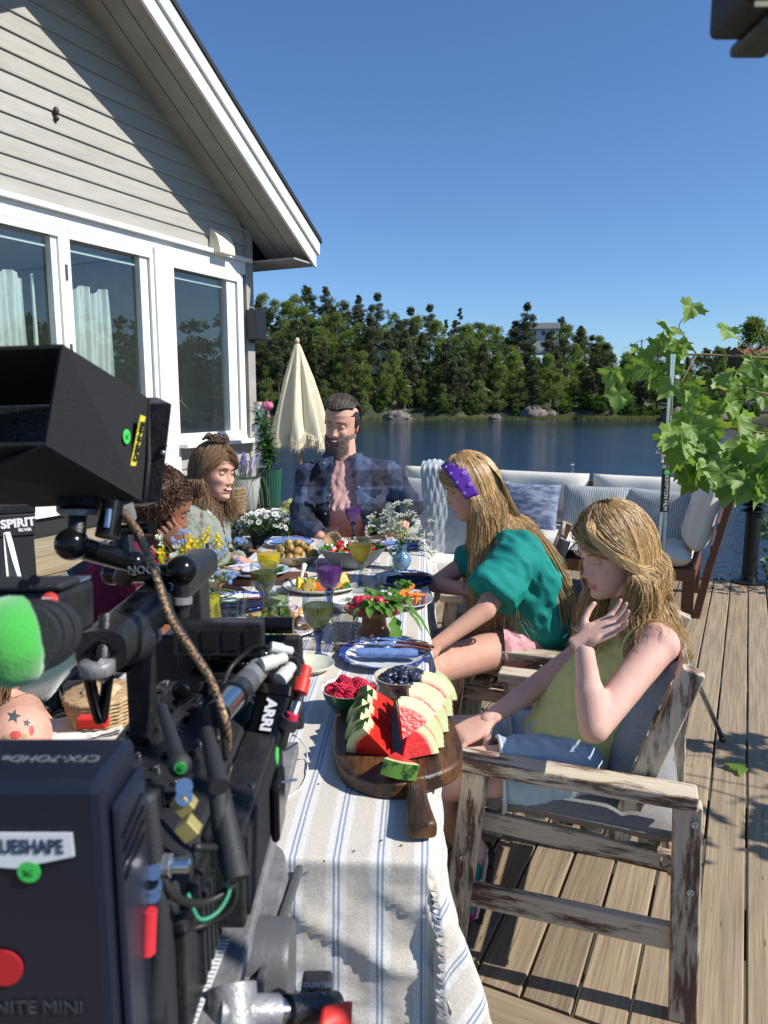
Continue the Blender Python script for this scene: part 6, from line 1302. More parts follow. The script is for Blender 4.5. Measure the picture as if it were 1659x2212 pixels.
cbd = thing('chopping_board', 'thick dark old oak chopping board under the watermelon slices', 'chopping board', b0_); Bm = basis(b0_, bsd, bdir, bsd.cross(bdir)); zs_ = 1 if bsd.cross(bdir).z > 0 else -1
obj('board', mx(prism(out, 0, .034 * zs_), Bm), m_ob, cbd, bevel=.006, s=1, auto=50)
h0, h1 = onz(897, 1690, TH + .03), onz(912, 1782, TH + .03); h0.z = h1.z = TH + .020
hd_ = (h1 - h0).normalized(); hs_ = Vector((hd_.y, -hd_.x, 0))
obj('handle', loft([(h0 - hd_ * .02, hs_ * .020, UPv * .0135), (h0 + hd_ * .02, hs_ * .0165, UPv * .013), (h0.lerp(h1, .6), hs_ * .020, UPv * .015), (h1 - hd_ * .004, hs_ * .0245, UPv * .0165), (h1 + hd_ * .003, hs_ * .016, UPv * .012)], 20, 4), m_ob, cbd, s=1, auto=50)
m_fl = mat('watermelon flesh', (.72, .035, .022), .30, col2=(.60, .022, .018), scale=38, bump=.5, bscale=120, stretch=(1, 1, 1), coat=.25, transluc=.12); m_wr = mat('white rind', (.55, .62, .28), .4, col2=(.66, .68, .40), scale=60); m_gr = mat('watermelon skin', (.10, .22, .03), .35, col2=(.012, .045, .014), scale=38, lo=.47, hi=.56, coat=.3)
def melon(Rd, ang, th_, rz=.0):
 n = 14; V = []; F = []; fm = []; rad_ = [.0, Rd * .5, Rd * .79, Rd * .86, Rd * .96, Rd]
 for s in (-1, 1):
  for i, q in enumerate(rad_):
   for k in range(n + 1): a = ang * k / n; V.append((q * math.cos(a), s * th_ / 2 * (1 if q > Rd * .9 else .97), q * math.sin(a)))
 m = len(rad_); N = n + 1; off = m * N
 mi_ = [0, 0, 3, 1, 1]
 for s in (0, 1):
  for i in range(m - 1):
   for k in range(n):
    f = (s * off + i * N + k, s * off + i * N + k + 1, s * off + (i + 1) * N + k + 1, s * off + (i + 1) * N + k); F.append(f if s == 0 else f[::-1]); fm.append(mi_[i])
 for i in range(m - 1):
  for k in (0, n): f = (i * N + k, (i + 1) * N + k, off + (i + 1) * N + k, off + i * N + k); F.append(f if k == 0 else f[::-1]); fm.append(mi_[i])
 for k in range(n): f = ((m - 1) * N + k, (m - 1) * N + k + 1, off + (m - 1) * N + k + 1, off + (m - 1) * N + k); F.append(f); fm.append(2)
 me = me_from(V, F, [m_fl, m_wr, m_gr, mat('pink rind edge', (.70, .26, .16), .4, col2=(.72, .45, .28), scale=60)], False, fm); return me
MS = [melon(.078, R(62), .015), melon(.074, R(66), .017), melon(.082, R(58), .013), melon(.070, R(60), .030)]
bt = TH + .0355
def slice_(px, py, yaw, lab, k=0, tilt=0, roll=0, sc=1, z=bt):
 c = onz(px, py, z); o_ = inst(MS[k], 'melon_slice', c, (0, 0, 0), sc, label=lab, cat='watermelon', group='watermelon slices on the board'); M = Matrix.Rotation(R(yaw), 3, 'Z') @ Matrix.Rotation(R(tilt), 3, 'X') @ Matrix.Rotation(R(roll), 3, 'Y'); o_.rotation_euler = M.to_euler(); return o_
ORD = 'frontmost second third fourth fifth sixth seventh eighth ninth tenth rearmost'.split(); LF_ = 'watermelon slice in the left fan with its rind to the left'; RF_ = 'watermelon slice in the right fan with its rind to the right'
for k in range(9): slice_(848 - k * .5 + (k > 5) * (k - 5) * 2, 1630 - k * 13.5, 180 - 14 + k * 1.5, ORD[k] + ' slice from the front in the left watermelon fan', k % 3, -24 - k * 2, 4, 1.14)
for k in range(11): slice_(866 + k * 4.2, 1642 - k * 12.5, 16 - k * 1.5, ORD[k] + ' slice from the front in the right watermelon fan', (k + 1) % 3, -26 - k * 1.0, -3)
for k in range(7): slice_(868 + k * 8.5, 1598 - k * 11.5, 22 - k * 1.0, ORD[k] + ' watermelon slice leaning on top of the right fan', k % 3, -34, -22, .95, bt + .036)
slice_(850, 1640, -50, 'short thick watermelon wedge lying at the front with its rind towards the handle', 3, 72, 0, .95, bt + .010)
# blue jug with cow parsley
vb = on(868, 1229); m_vz = mat('sky blue glaze', (.13, .27, .40), .2, coat=.5, col2=(.17, .32, .46), scale=12); vz = thing('flower_jug', 'small sky blue jug of white cow parsley', 'vase', vb)
obj('jug', lathe([(.022, 0), (.026, .003), (.039, .025), (.041, .042), (.034, .060), (.021, .070), (.018, .080), (.021, .105), (.024, .108), (.019, .106), (.015, .08)], 40, (0, 0, 0), close=False), m_vz, vz, s=1, l=1)
obj('handle', tube(cat([Vector((-.022, -.012, .100)), Vector((-.045, -.02, .098)), Vector((-.050, -.022, .075)), Vector((-.036, -.016, .058))], 5), .0055, 8), m_vz, vz, s=1, l=1)
m_cp = mat('cow parsley bloom', (.78, .78, .70), .8, transluc=.3); m_cs = lf('cow parsley stem', (.14, .22, .06)); gs = []; fs = []; r = random.Random(12)
def umbel(tip, R_, n, d=UPv):
 d = Vector(d).normalized(); base = tip - d * R_ * 1.2
 for k in range(n):
  a = k * 2.4; q = R_ * math.sqrt((k + .5) / n); s1 = d.orthogonal().normalized(); s2 = d.cross(s1); e_ = tip + s1 * q * math.cos(a) + s2 * q * math.sin(a) - d * q * q / R_ * .3; gs.append(tube([base, e_], .0006, 3))
  fs.append(leaves([(e_.x, e_.y, e_.z, .006)], 12, .0055, .6, (k + int(abs(tip.x) * 999)) % 9999))
vt = vb + Vector((0, 0, .105))
ST = [((801, 1120), 3.0, .035), ((840, 1098), 3.0, .030), ((823, 1135), 3.02, .03), ((872, 1110), 2.95, .026), ((893, 1108), 2.9, .028), ((790, 1148), 2.95, .025), ((925, 1182), 2.85, .035), ((935, 1200), 2.9, .03), ((845, 1238), 2.85, .035), ((856, 1132), 3.05, .03), ((905, 1135), 3.0, .026), ((880, 1085), 3.0, .02), ((830, 1112), 3.08, .03), ((915, 1160), 2.92, .03)]
for (x, y), zd, R_ in ST:
 tip = P(x, y, zd + .12); mid = vt.lerp(tip, .5) + Vector((0, 0, .03)); q = cat([vt - UPv * .03, vt, mid, tip], 5); gs.append(tube(q, .0016, 4)); umbel(tip, R_, 11, (tip - mid))
 for u in (.55, .75): i_ = int(len(q) * u); tp = q[i_] + Vector((r.uniform(-.06, .06), r.uniform(-.05, .05), r.uniform(.01, .06))); gs.append(tube([q[i_], tp], .001, 3)); umbel(tp, .016, 6)
obj('stems', join(*gs), m_cs, vz); obj('blossom', join(*fs), m_cp, vz)
gs = [leafquad(vt + Vector((r.uniform(-.03, .03), r.uniform(-.03, .03), r.uniform(-.01, .06))), Vector((r.uniform(-1, 1), r.uniform(-1, 1), r.uniform(0, 1))), .03, .014) for _ in range(40)]; obj('leaves', join(*gs), m_cs, vz)
# big mixed bouquet in the cobalt pot
fb = on(418, 1378); m_cob = mat('cobalt glazed pot', (.045, .05, .22), .35, col2=(.07, .08, .30), scale=60, coat=.2); bq = thing('wildflower_bouquet', 'yellow white and blue wildflowers in a cobalt pot beside the oil bottle', 'bouquet', fb)
obj('pot', lathe([(.045, 0), (.052, .005), (.058, .10), (.060, .105), (.055, .105), (.05, .09)], 40), m_cob, bq, s=1, l=1)
vt = fb + Vector((0, 0, .10)); ys, ws, bs, sts, lvs = [], [], [], [], []; r = random.Random(5)
m_ye = mat('yellow mustard flower', (.80, .58, .01), .7, transluc=.3); m_ws = mat('white starry flower', (.74, .76, .66), .7, transluc=.3, col2=(.55, .62, .42), scale=50); m_fm = mat('forget me not', (.25, .38, .78), .7, transluc=.3, col2=(.45, .55, .85), scale=60); m_bst = lf('bouquet green', (.09, .17, .04))
for (x, y, kind) in [(405, 1118 + 40, 'y'), (415, 1172, 'y'), (438, 1160, 'y'), (432, 1178, 'y'), (452, 1145, 'y'), (403, 1200, 'y'), (392, 1205, 'y'), (398, 1182, 'y'), (345, 1195, 'y'), (352, 1185, 'y'), (348, 1253, 'y'), (372, 1255, 'y'), (425, 1165, 'y'), (468, 1158, 'y'), (474, 1165, 'y'), (322, 1262, 'y'), (415, 1225, 'y'),
      (380, 1180, 'w'), (420, 1195, 'w'), (435, 1205, 'w'), (412, 1215, 'w'), (440, 1225, 'w'), (425, 1245, 'w'), (445, 1255, 'w'), (405, 1240, 'w'), (385, 1225, 'w'), (430, 1265, 'w'), (345, 1160, 'w'), (375, 1200, 'w'), (455, 1240, 'w'), (400, 1262, 'w'), (460, 1215, 'w'),
      (395, 1148, 'b'), (378, 1168, 'b'), (455, 1190, 'b'), (470, 1198, 'b'), (452, 1205, 'b'), (485, 1165, 'b'), (478, 1182, 'b'), (513, 1160, 'b'), (525, 1172, 'b'), (518, 1210, 'b'), (485, 1245, 'b'), (500, 1250, 'b'), (470, 1232, 'b'), (392, 1170, 'b'), (505, 1235, 'b')]:
 zd = r.uniform(1.98, 2.16); tip = P(x, y, zd + .10); q = cat([vt - UPv * .05, vt + Vector((r.uniform(-.02, .02), r.uniform(-.02, .02), .02)), vt.lerp(tip, .6) + UPv * .03, tip], 4); sts.append(tube(q, .0014, 4)); c = (tip.x, tip.y, tip.z)
 if kind == 'y': ys += [leaves([(*(tip + Vector((r.uniform(-.008, .008), r.uniform(-.008, .008), -.012 * i_))), .011) for i_ in range(3)], 18, .0085, 1, r.randrange(999))]
 if kind == 'w': ws += [leaves([(*c, .014)], 44, .010, .6, r.randrange(999)), leaves([(*(tip - UPv * .02), .010)], 16, .009, .8, r.randrange(999))]
 if kind == 'b':
  for i_ in range(5):
   p_ = tip + Vector((r.uniform(-.012, .012), r.uniform(-.012, .012), r.uniform(-.01, .01)))
   for k in range(5): a = k * 1.256; d = Vector((math.cos(a), .3, math.sin(a))); bs.append(leafquad(p_ + d * .001, d, .0058, .0052, Vector((0, -1, 0)), 0))
for k in range(110):
 a = r.uniform(0, 6.28); p_ = vt + Vector((.10 * math.cos(a) * r.random(), .10 * math.sin(a) * r.random(), r.uniform(.0, .13))); lvs.append(leafquad(p_, Vector((math.cos(a), math.sin(a), r.uniform(-.2, 1.2))), r.uniform(.05, .09), r.uniform(.010, .020)))
for k in range(16): a = R(r.uniform(120, 240)); lvs.append(leafquad(vt + Vector((-.02, 0, .05)), Vector((math.cos(a), math.sin(a) * .6, r.uniform(.1, .9))), r.uniform(.10, .16), .022))
obj('stems', join(*sts), m_bst, bq); obj('leaves', join(*lvs), m_bst, bq); obj('yellow_flowers', join(*ys), m_ye, bq); obj('white_flowers', join(*ws), m_ws, bq); obj('blue_flowers', join(*bs), m_fm, bq)
for nm in ('yellow_flowers', 'white_flowers', 'blue_flowers', 'blossom'): bpy.data.objects[nm]['kind'] = 'stuff'
# white cotton string hanging from the matte box over the cloth
sp_pts = [P(632, 1588, .99), P(648, 1596, 1.0), onz(662, 1622, TH + .03), onz(664, 1665, TH + .004), onz(650, 1700, TH + .003), onz(622, 1722, TH + .003), onz(600, 1728, TH + .003), onz(592, 1715, TH + .003), onz(596, 1692, TH + .02), P(585, 1660, .86)]
tag(obj('string', tube(cat(sp_pts, 6), .0013, 6), mat('white string', (.78, .78, .76), .8), s=1), 'thin white string looping down from the matte box onto the cloth', 'string')
# ================================================================= PEOPLE
def skin(n, c): return mat(n, c, .56, col2=tuple(x * y for x, y in zip(c, (1.04, .80, .78))), scale=26, detail=9, spec=.35, sss=.05, bump=.35, bscale=420, lo=.30, hi=.75)
SK1 = skin('fair skin', (.64, .43, .345)); SK2 = skin('tanned skin', (.60, .37, .27)); SK3 = skin('brown skin', (.26, .125, .075)); SK4 = skin('warm skin', (.56, .345, .255))
LIP = mat('lips', (.52, .17, .15), .4); EYE = mat('eye white', (.75, .74, .72), .2); IRI = mat('iris', (.08, .10, .12), .15); BRW = mat('brow hair', (.10, .06, .035), .8); TEE = mat('teeth', (.80, .78, .72), .25); MOU = mat('mouth dark', (.14, .02, .02), .5); BRD = mat('grey brown beard', (.11, .075, .055), .8, col2=(.24, .19, .16), scale=120)
def hframe(c, F, U=(0, 0, 1)):
 F = Vector(F).normalized(); U = Vector(U); U = (U - F * U.dot(F)).normalized(); return basis(c, F.cross(U), F, U)
def head_geo(B, s=1.0, smile=0.0, male=False, beard=False, squint=.6):
 Z = [-.118, -.112, -.102, -.088, -.070, -.050, -.030, -.010, .012, .034, .056, .078, .096, .110, .118]
 Wd = [.012, .026, .038, .047, .055, .0605, .065, .069, .071, .0725, .072, .067, .056, .036, .010]
 Fr = [.060, .074, .081, .083, .083, .082, .081, .080, .083, .088, .088, .080, .064, .040, .010]
 Bk = [-.005, -.018, -.028, -.038, -.052, -.068, -.082, -.090, -.096, -.099, -.096, -.086, -.070, -.045, -.012]
 if male: Wd = [w * (1.10 if z < -.03 else 1.03) for w, z in zip(Wd, Z)]
 nz_, na = 88, 72; V = []; kinds = []
 G = lambda d, w: math.exp(-(d / w) ** 2)
 for j in range(nz_ + 1):
  z = -.118 + .236 * j / nz_; w, f, b_ = (float(np.interp(z, Z, q)) for q in (Wd, Fr, Bk))
  for i in range(na):
   a = 2 * PI * i / na; sx_, cy_ = math.sin(a), math.cos(a)
   x = w * (abs(sx_) ** .92) * (1 if sx_ > 0 else -1); y = (f - .0) * (abs(cy_) ** .80) if cy_ > 0 else b_ * (abs(cy_) ** .9)
   if cy_ > .05:
    k = min(1, cy_ * 1.6); ax = abs(x); dy = 0
    dy += .024 * G(x, .0085) * (np.interp(z, [-.050, -.042, -.034, -.022, .004, .022], [0, .72, 1.0, .72, .30, 0]))
    dy += .010 * G(ax - .0125, .0065) * G(z + .038, .0085)
    dy -= .0125 * G(ax - .031, .0165) * G(z - .004, .0125)
    dy += .0050 * G(ax - .030, .022) * G(z - .026, .009) + .002 * G(x, .02) * G(z - .026, .01)
    dy += .0065 * G(ax - .043, .017) * G(z + .026, .017) * (1 + smile)
    dy += (.0070 * G(z + .0635, .0050) + .0075 * G(z + .0745, .0055)) * G(x, .019 + .006 * smile) - .0035 * G(z + .069, .0022) * G(x, .024)
    dy -= .003 * G(ax - .033, .006) * G(z + .062, .014) * (.4 + smile)
    dy += .0065 * G(x, .018) * G(z + .100, .012) - .004 * G(x, .03) * G(z + .087, .005); y += dy * k
   V.append(Vector((x, y, z)) * s)
 F = []; fm = []
 for j in range(nz_):
  for i in range(na):
   F.append((j * na + i, j * na + (i + 1) % na, (j + 1) * na + (i + 1) % na, (j + 1) * na + i)); c = (V[F[-1][0]] + V[F[-1][2]]) / 2 / s
   k = 0
   if c.y > .05 and abs(c.x) < .021 + .005 * smile and -.0795 < c.z < -.0590 - .004 * abs(c.x) / .02: k = 1
   elif beard and c.y > -.005 and (c.z < -.052 + .55 * max(0, abs(c.x) - .030)) and not (abs(c.x) < .012 and c.z > -.045): k = 2
   fm.append(k)
 F.append([i for i in range(na)][::-1]); F.append([nz_ * na + i for i in range(na)]); fm += [2 if beard else 0, 0]
 g = (V, F); n0 = len(F)
 for sgn in (-1, 1):
  e = displace(xf(ball((0, 0, 0), (.0055, .016, .029), 14, 10), (sgn * .074, -.010, -.010), (R(-10), R(sgn * 14), R(sgn * -22))), .0018, 40, 3); e = ([v * s for v in e[0]], e[1]); g = join(g, e); fm += [0] * len(e[1])
 return mx(g, B), fm
def face_parts(B, root, s=1.0, smile=0, brow=BRW, iris=IRI, closed=.5, teeth=False):
 for sgn in (-1, 1):
  c = Vector((sgn * .031, .0655, .003)) * s
  obj('eye', mx(ball(c, .0120 * s, 16, 12), B), EYE, root, s=1); obj('iris', mx(ball(c + Vector((0, .0088, -.0016)) * s, (.0048 * s, .0036 * s, .0048 * s), 12, 8), B), iris, root, s=1)
  lid = [v for v in ball(c, .0132 * s, 20, 14)[0]]; L = ball(c, .0133 * s, 20, 14); keep = [f for f in L[1] if (sum((L[0][i].z for i in f)) / 4 - c.z) > (.0035 - .011 * closed) * s or (sum((L[0][i].z for i in f)) / 4 - c.z) < -.0055 * s]
  obj('eyelid', mx((L[0], keep), B), SKC, root, s=1)
  q = [Vector((sgn * x, y, z)) * s for x, y, z in ((.014, .0865, .020), (.024, .0875, .0255), (.036, .081, .027), (.048, .070, .021))]; obj('eyebrow', mx(tube(cat(q, 4), [.0014, .0022, .003, .0034, .0036, .0034, .0034, .003, .0028, .0024, .002, .0014, .0008][:13], 6), B), brow, root, s=1)
  q = [Vector((sgn * x, y, z)) * s for x, y, z in ((.0205, .074, .0035 - .006 * closed), (.031, .0795, .008 - .010 * closed), (.043, .071, .0035 - .006 * closed))]; obj('lashes', mx(tube(cat(q, 4), .0009 * s, 5), B), BRW, root)
 if teeth:
  obj('mouth', mx(loft([(Vector((x, .0894 - x * x * 15, -.067 + x * x * 10)) * s, (0, .0035 * s, 0), (0, 0, h_ * s)) for x, h_ in ((-.025, .0010), (-.017, .0062), (0, .0090), (.017, .0062), (.025, .0010))], 12), B), MOU, root, s=1)
  obj('teeth', mx(loft([(Vector((x, .0898 - x * x * 15, -.0640 + x * x * 9)) * s, (0, .0032 * s, 0), (0, 0, h_ * s)) for x, h_ in ((-.019, .0008), (-.012, .0034), (0, .0046), (.012, .0034), (.019, .0008))], 12), B), TEE, root, s=1)
def hand(w, F, N, left, curl=(.3, .35, .4, .45), spread=.12, s=1.0, thumb=.5, vox=.0034):
 F = Vector(F).normalized(); N = Vector(N); N = (N - F * N.dot(F)).normalized(); T = F.cross(N) * (-1 if left else 1)
 B = basis(w, F, T, N) ; w0 = []
 w0.append(loft([(Vector((x, y, 0)) * s, (0, a * s, 0), (0, 0, b_ * s)) for x, y, a, b_ in ((-.035, 0, .025, .019), (-.01, 0, .0265, .018), (.02, .002, .036, .017), (.055, .002, .041, .0145), (.085, .0, .0405, .012), (.094, 0, .036, .009))], 20, 2.4))
 w0.append(ball(Vector((.028, .026, .006)) * s, (.030 * s, .014 * s, .014 * s), 12, 8)); w0.append(ball(Vector((.03, -.024, .005)) * s, (.032 * s, .012 * s, .012 * s), 12, 8))
 for k, (y, L, r0) in enumerate(((.029, .070, .0090), (.010, .078, .0092), (-.010, .072, .0088), (-.028, .056, .0078))):
  p_ = Vector((.086, y, 0)) * s; ang = (1.5 - k) * spread; c = 0
  for q, fr in enumerate((.46, .31, .26)):
   c += curl[k] * (.7 if q == 0 else 1.0); d = Vector((math.cos(c) * math.cos(ang), math.sin(ang), math.sin(c))); e_ = p_ + d * L * fr * s; w0.append(capsule(p_, e_, r0 * s * (1 - .10 * q), r0 * s * (.92 - .12 * q), 12)); p_ = e_
 p_ = Vector((.018, .030, .004)) * s
 for q, (d, L) in enumerate((((.55, .75, .25), .034), ((.75, .50, .10 + thumb * .5), .030), ((.85, .30, .05 + thumb * .6), .024))):
  e_ = p_ + Vector(d).normalized() * L * s; w0.append(capsule(p_, e_, (.0125 - .0015 * q) * s, (.0112 - .0016 * q) * s, 12)); p_ = e_
 return blob([mx(g, B) for g in w0], vox, 3, .5)
def torso_secs(pel, wai, che, sho, nek, S, Fv, k=1.0, g=0.0, W=(.160, .130, .155, .165, .055), D_=(.115, .095, .115, .080, .052)):
 S = Vector(S).normalized(); Fv = Vector(Fv).normalized(); P_ = cat([Vector(p_) for p_ in (pel, wai, che, sho, nek)], 4); w = catr([x * k + g for x in W], 4); d = catr([x * k + g for x in D_], 4)
 out = []
 for i, p_ in enumerate(P_):
  out.append((p_, S * w[i], Fv * d[i]))
 return loft(out, 32, 2.3)
def limb(a, b_, c, r0, r1, r2): return [capsule(a, b_, r0, r1), capsule(b_, c, r1, r2)]
def hair(root, B, n, length, mats_, wave=.012, wind=(0, 0, 0), Rr=(.086, .108, .126), tmin=55, seed=0, thmin=0, lo_=.9, thick=.0011, part=0.0, shell=True, fall=100, jit=.008, flare=.25, top=0, name='hair', npts=15, layers=.012, bangs=70, bodyball=None):
 r = random.Random(seed); Bi = B.to_3x3().inverted(); down = Bi @ Vector((0, 0, -1)); wl = Bi @ Vector(wind); V = []; F = []
 for k in range(n):
  th = r.uniform(thmin, 180) * r.choice((-1, 1)); ph0 = 8 + 55 * r.random() ** .8; sg = 1 if th > part * 60 else -1; tgt = th
  if abs(th) < bangs: tgt = sg * (bangs + 18 * r.random())
  lay = 1.0 + layers * 8 * r.random(); L = length(abs(tgt)) * r.uniform(lo_, 1.08); pts = []; wa = r.uniform(.5, 1.3) * wave; wp = r.uniform(0, 6.28) * .5; nf = int(npts * .38)
  for i in range(nf):
   u = i / (nf - 1); ph = R(ph0 + (fall - ph0) * u); t_ = R(th + (tgt - th) * min(1, u * 1.2)); pts.append(Vector((Rr[0] * math.sin(ph) * math.sin(t_), Rr[1] * math.sin(ph) * math.cos(t_) * (1 if abs(tgt) > 90 else .82), Rr[2] * math.cos(ph))) * lay)
  p_ = pts[-1].copy(); d = (pts[-1] - pts[-2]).normalized(); o_ = Vector((math.sin(R(tgt)), math.cos(R(tgt)), 0)); m = npts - nf; step = L / m; cl = Vector((r.uniform(-1, 1), r.uniform(-1, 1), r.uniform(-1, 1))) * jit
  for i in range(m):
   u = (i + 1) / m; d = (d * .62 + down * .38 + o_ * flare * .12 * (1 - u) + wl * .10).normalized(); p_ = p_ + d * step; q = p_ + o_ * wa * math.sin(u * 6.5 + wp) + o_.cross(down) * wa * .7 * math.sin(u * 5 + wp * 2) + cl * u * 2
   if bodyball is not None:
    for (bc, br_) in bodyball:
     lc = Bi @ (Vector(bc) - B.translation); dd = q - lc
     if dd.length < br_: q = lc + dd.normalized() * br_; p_ = q.copy()
   pts.append(q)
  rs = [thick * (1.0 if i < len(pts) - 4 else (len(pts) - 1 - i) / 4 + .12) for i in range(len(pts))]; g = tube(pts, rs, 3, False); b0 = len(V); V += g[0]; F += [[i + b0 for i in f] for f in g[1]]
 V = [B @ v for v in V]; fm = np.repeat([r.choice([0, 0, 1, 2]) for _ in range(n)], len(F) // n)
 h_ = obj(name, (V, F), mats_, root, s=1, fm=fm)
 if shell:
  Vs, Fs = ball((0, 0, 0), (Rr[0] * .985, Rr[1] * .98, Rr[2] * .985), 36, 24); keep = [f for f in Fs if all(not (Vs[i].y > .035 and Vs[i].z < .052) and Vs[i].z > -.075 + (.09 if Vs[i].y > 0.0 else 0) for i in f)]
  obj('scalp_hair', mx((Vs, keep), B), mat(mats_[1].name + ' base', tuple(mats_[1].node_tree.nodes['Principled BSDF'].inputs[0].default_value)[:3], .9, spec=.05), root, s=1)
 return h_
def hm(n, c, k2=.55, k3=1.5):
 out = []
 for i, k in enumerate((1, k2, k3)): out.append(mat(n + ' %s' % ('mid', 'dark', 'light')[i], tuple(min(1, x * k) for x in c), .38, spec=.45, col2=tuple(min(1, x * k * .8) for x in c), scale=25))
 return out
H_BL = hm('honey blonde hair', (.50, .33, .15)); H_LB = hm('golden fair hair', (.55, .36, .16)); H_BR = hm('light brown hair', (.23, .135, .07)); H_DK = hm('dark greying hair', (.055, .042, .036), .5, 2.6)
def build_body(root, parts, head, hands, skin_m, voxel=.0075):
 g = blob(parts, voxel, 6); fm = [0] * len(g[1]); hg, hf = head; g = join(g, hg); fm += hf
 for h_ in hands: g = join(g, h_); fm += [0] * len(h_[1])
 return obj('body', g, [skin_m, LIP, BRD], root, s=1, fm=fm)
def cloth_blob(name, parts, m, root, voxel=.008, amp=.006, f=5.5, seed=1, cut=None, smooth=5, aniso=(1, 1, 1), fine=.0025):
 g = blob(parts, voxel, smooth); g = displace(g, amp, f, seed, aniso=aniso); g = displace(g, fine, f * 2.6, seed + 7, True, aniso=aniso)
 if cut is not None: g = (g[0], [fc for fc in g[1] if not cut(sum((g[0][i] for i in fc), Vector()) / len(fc))])
 return obj(name, g, m, root, s=1)
# girl in yellow (nearest)
SKC = SK1
pel, wai, che = P(1228, 1612, 1.99), P(1264, 1530, 1.99), P(1341, 1440, 1.98); sho, nek = P(1392, 1372, 1.95), P(1372, 1318, 1.94); hc = P(1326, 1192, 1.92)
Sd = Vector((.16, -.98, .06)).normalized(); Fv = Vector((-.80, -.10, .58)).normalized()
y1 = thing('person', 'girl with loose fair hair in a yellow vest and denim shorts, hand raised', 'person', (pel.x, pel.y, 0))
nsh, nel, nwr = P(1424, 1392, 1.80), P(1283, 1572, 1.66), P(1262, 1402, 1.70); fsh, fel, fwr = P(1305, 1378, 2.08), P(1165, 1478, 2.06), P(1052, 1556, 1.98)
nh, nk, na_ = P(1228, 1668, 1.885), P(915, 1675, 1.90), P(1030, 1850, 2.03); fh, fk, fa = P(1215, 1608, 2.09), P(905, 1592, 2.10), P(1000, 1790, 2.22)
hB = hframe(hc, (-.90, -.26, -.26), (-.18, -.10, 1))
parts = [torso_secs(pel, wai, che, sho, nek, Sd, Fv, .88), capsule(nek - (hc - nek) * .15, hc + (nek - hc) * .25, .050, .050), capsule(sho, nsh, .055, .050), capsule(sho, fsh, .055, .048)] + limb(nsh, nel, nwr, .047, .036, .0235) + limb(fsh, fel, fwr, .043, .034, .0235) + limb(nh, nk, na_, .085, .062, .036) + limb(fh, fk, fa, .085, .062, .036) + [capsule(nel.lerp(nwr, .05), nel.lerp(nwr, .45), .036, .035)]
hands = [hand(nwr + (nwr - nel).normalized() * .02, (.86, -.02, .50), (-.42, -.42, .80), True, (.22, .28, .34, .40), .15, .80, .25), hand(fwr, (-.92, -.30, -.42), (-.3, .2, -.95), False, (.30, .35, .4, .45), .14, .92, .2)]
build_body(y1, parts, head_geo(hB, .97), hands, SK1, .0075); face_parts(hB, y1, .97, closed=.8, iris=mat('blue iris', (.10, .18, .25), .2), brow=mat('fair brow', (.28, .17, .09), .8))
m_yv = fab('pale yellow ribbed knit', (.64, .64, .26), (.56, .57, .22), 300)
t = m_yv.node_tree; b = t.nodes['Principled BSDF']; tc = _n(t, 'ShaderNodeTexCoord'); wv = _n(t, 'ShaderNodeTexWave'); wv.bands_direction = 'X'; wv.inputs['Scale'].default_value = 90; bp = _n(t, 'ShaderNodeBump'); bp.inputs['Strength'].default_value = .35; bp.inputs['Distance'].default_value = .003; mp = _n(t, 'ShaderNodeMapping'); mp.inputs['Rotation'].default_value = (0, R(-40), R(20))
t.links.new(tc.outputs['Object'], mp.inputs[0]); t.links.new(mp.outputs[0], wv.inputs[0]); t.links.new(wv.outputs['Fac'], bp.inputs['Height']); t.links.new(bp.outputs[0], b.inputs['Normal'])
ax = (sho - pel).normalized()
def vcut(c):
 h_ = (c - pel).dot(ax); s_ = (c - sho).dot(Sd); f_ = (c - sho).dot(Fv)
 if h_ < -.045: return True
 if (c - nek).length < .068: return True
 q = (c - (nsh + Vector((.01, 0, -.02))));
 if s_ > .136 and h_ > .20: return True
 if s_ < -.118 and h_ > .20: return True
 return (c - nek).dot(ax) > -.012
cloth_blob('vest', [torso_secs(pel - ax * .03, wai, che, sho + ax * .012, nek, Sd, Fv, .90, .010), capsule(sho, sho + Sd * .125, .064, .062), capsule(sho, sho - Sd * .11, .060, .055)], m_yv, y1, .007, .005, 5, 3, vcut)
arm = [nsh + Sd * 0 + (sho - nsh) * .34 + ax * .052 * math.sin(a) * 1.25 - ax * .03 + Fv * .068 * math.cos(a) for a in np.linspace(0, 2 * PI, 25)]
obj('vest_trim', tube(arm, .0045, 6, False), m_yv, y1, s=1)
m_den = fab('light washed denim', (.33, .44, .53), (.46, .56, .63), 9, .5); m_hem = fab('frayed denim hem', (.55, .62, .66), None, 200)
cloth_blob('shorts', [capsule(pel, pel - ax * .02, .118, .12), capsule(nh, nh.lerp(nk, .40), .098, .094), capsule(fh, fh.lerp(fk, .42), .098, .090), ball(pel - ax * .03, (.12, .155, .105), 20, 14)], m_den, y1, .008, .006, 6, 5, lambda c: (c - nh).dot((nk - nh).normalized()) > .175 + .01 * math.sin(c.z * 60) and (c - fh).dot((fk - fh).normalized()) > .155)
for (a, k_, d_) in ((nh, nk, .172), (fh, fk, .158)):
 u = (k_ - a).normalized(); s1 = u.orthogonal().normalized(); s2 = u.cross(s1); c = a + u * d_; obj('hem', tube([c + (s1 * math.cos(t_) + s2 * math.sin(t_)) * (.0925) for t_ in np.linspace(0, 2 * PI, 33)], .0055, 6, False), m_hem, y1, s=1)
bb1 = [(che, .118), (sho, .085), (nsh, .062), (nek, .058)]
hair(y1, hB, 5200, lambda t_: .27 if t_ > 85 else .24, H_BL, .020, (.10, .03, .02), seed=3, thick=.00075, part=.25, bodyball=bb1, flare=.75, jit=.012, layers=.018, bangs=78)
g_ = [];
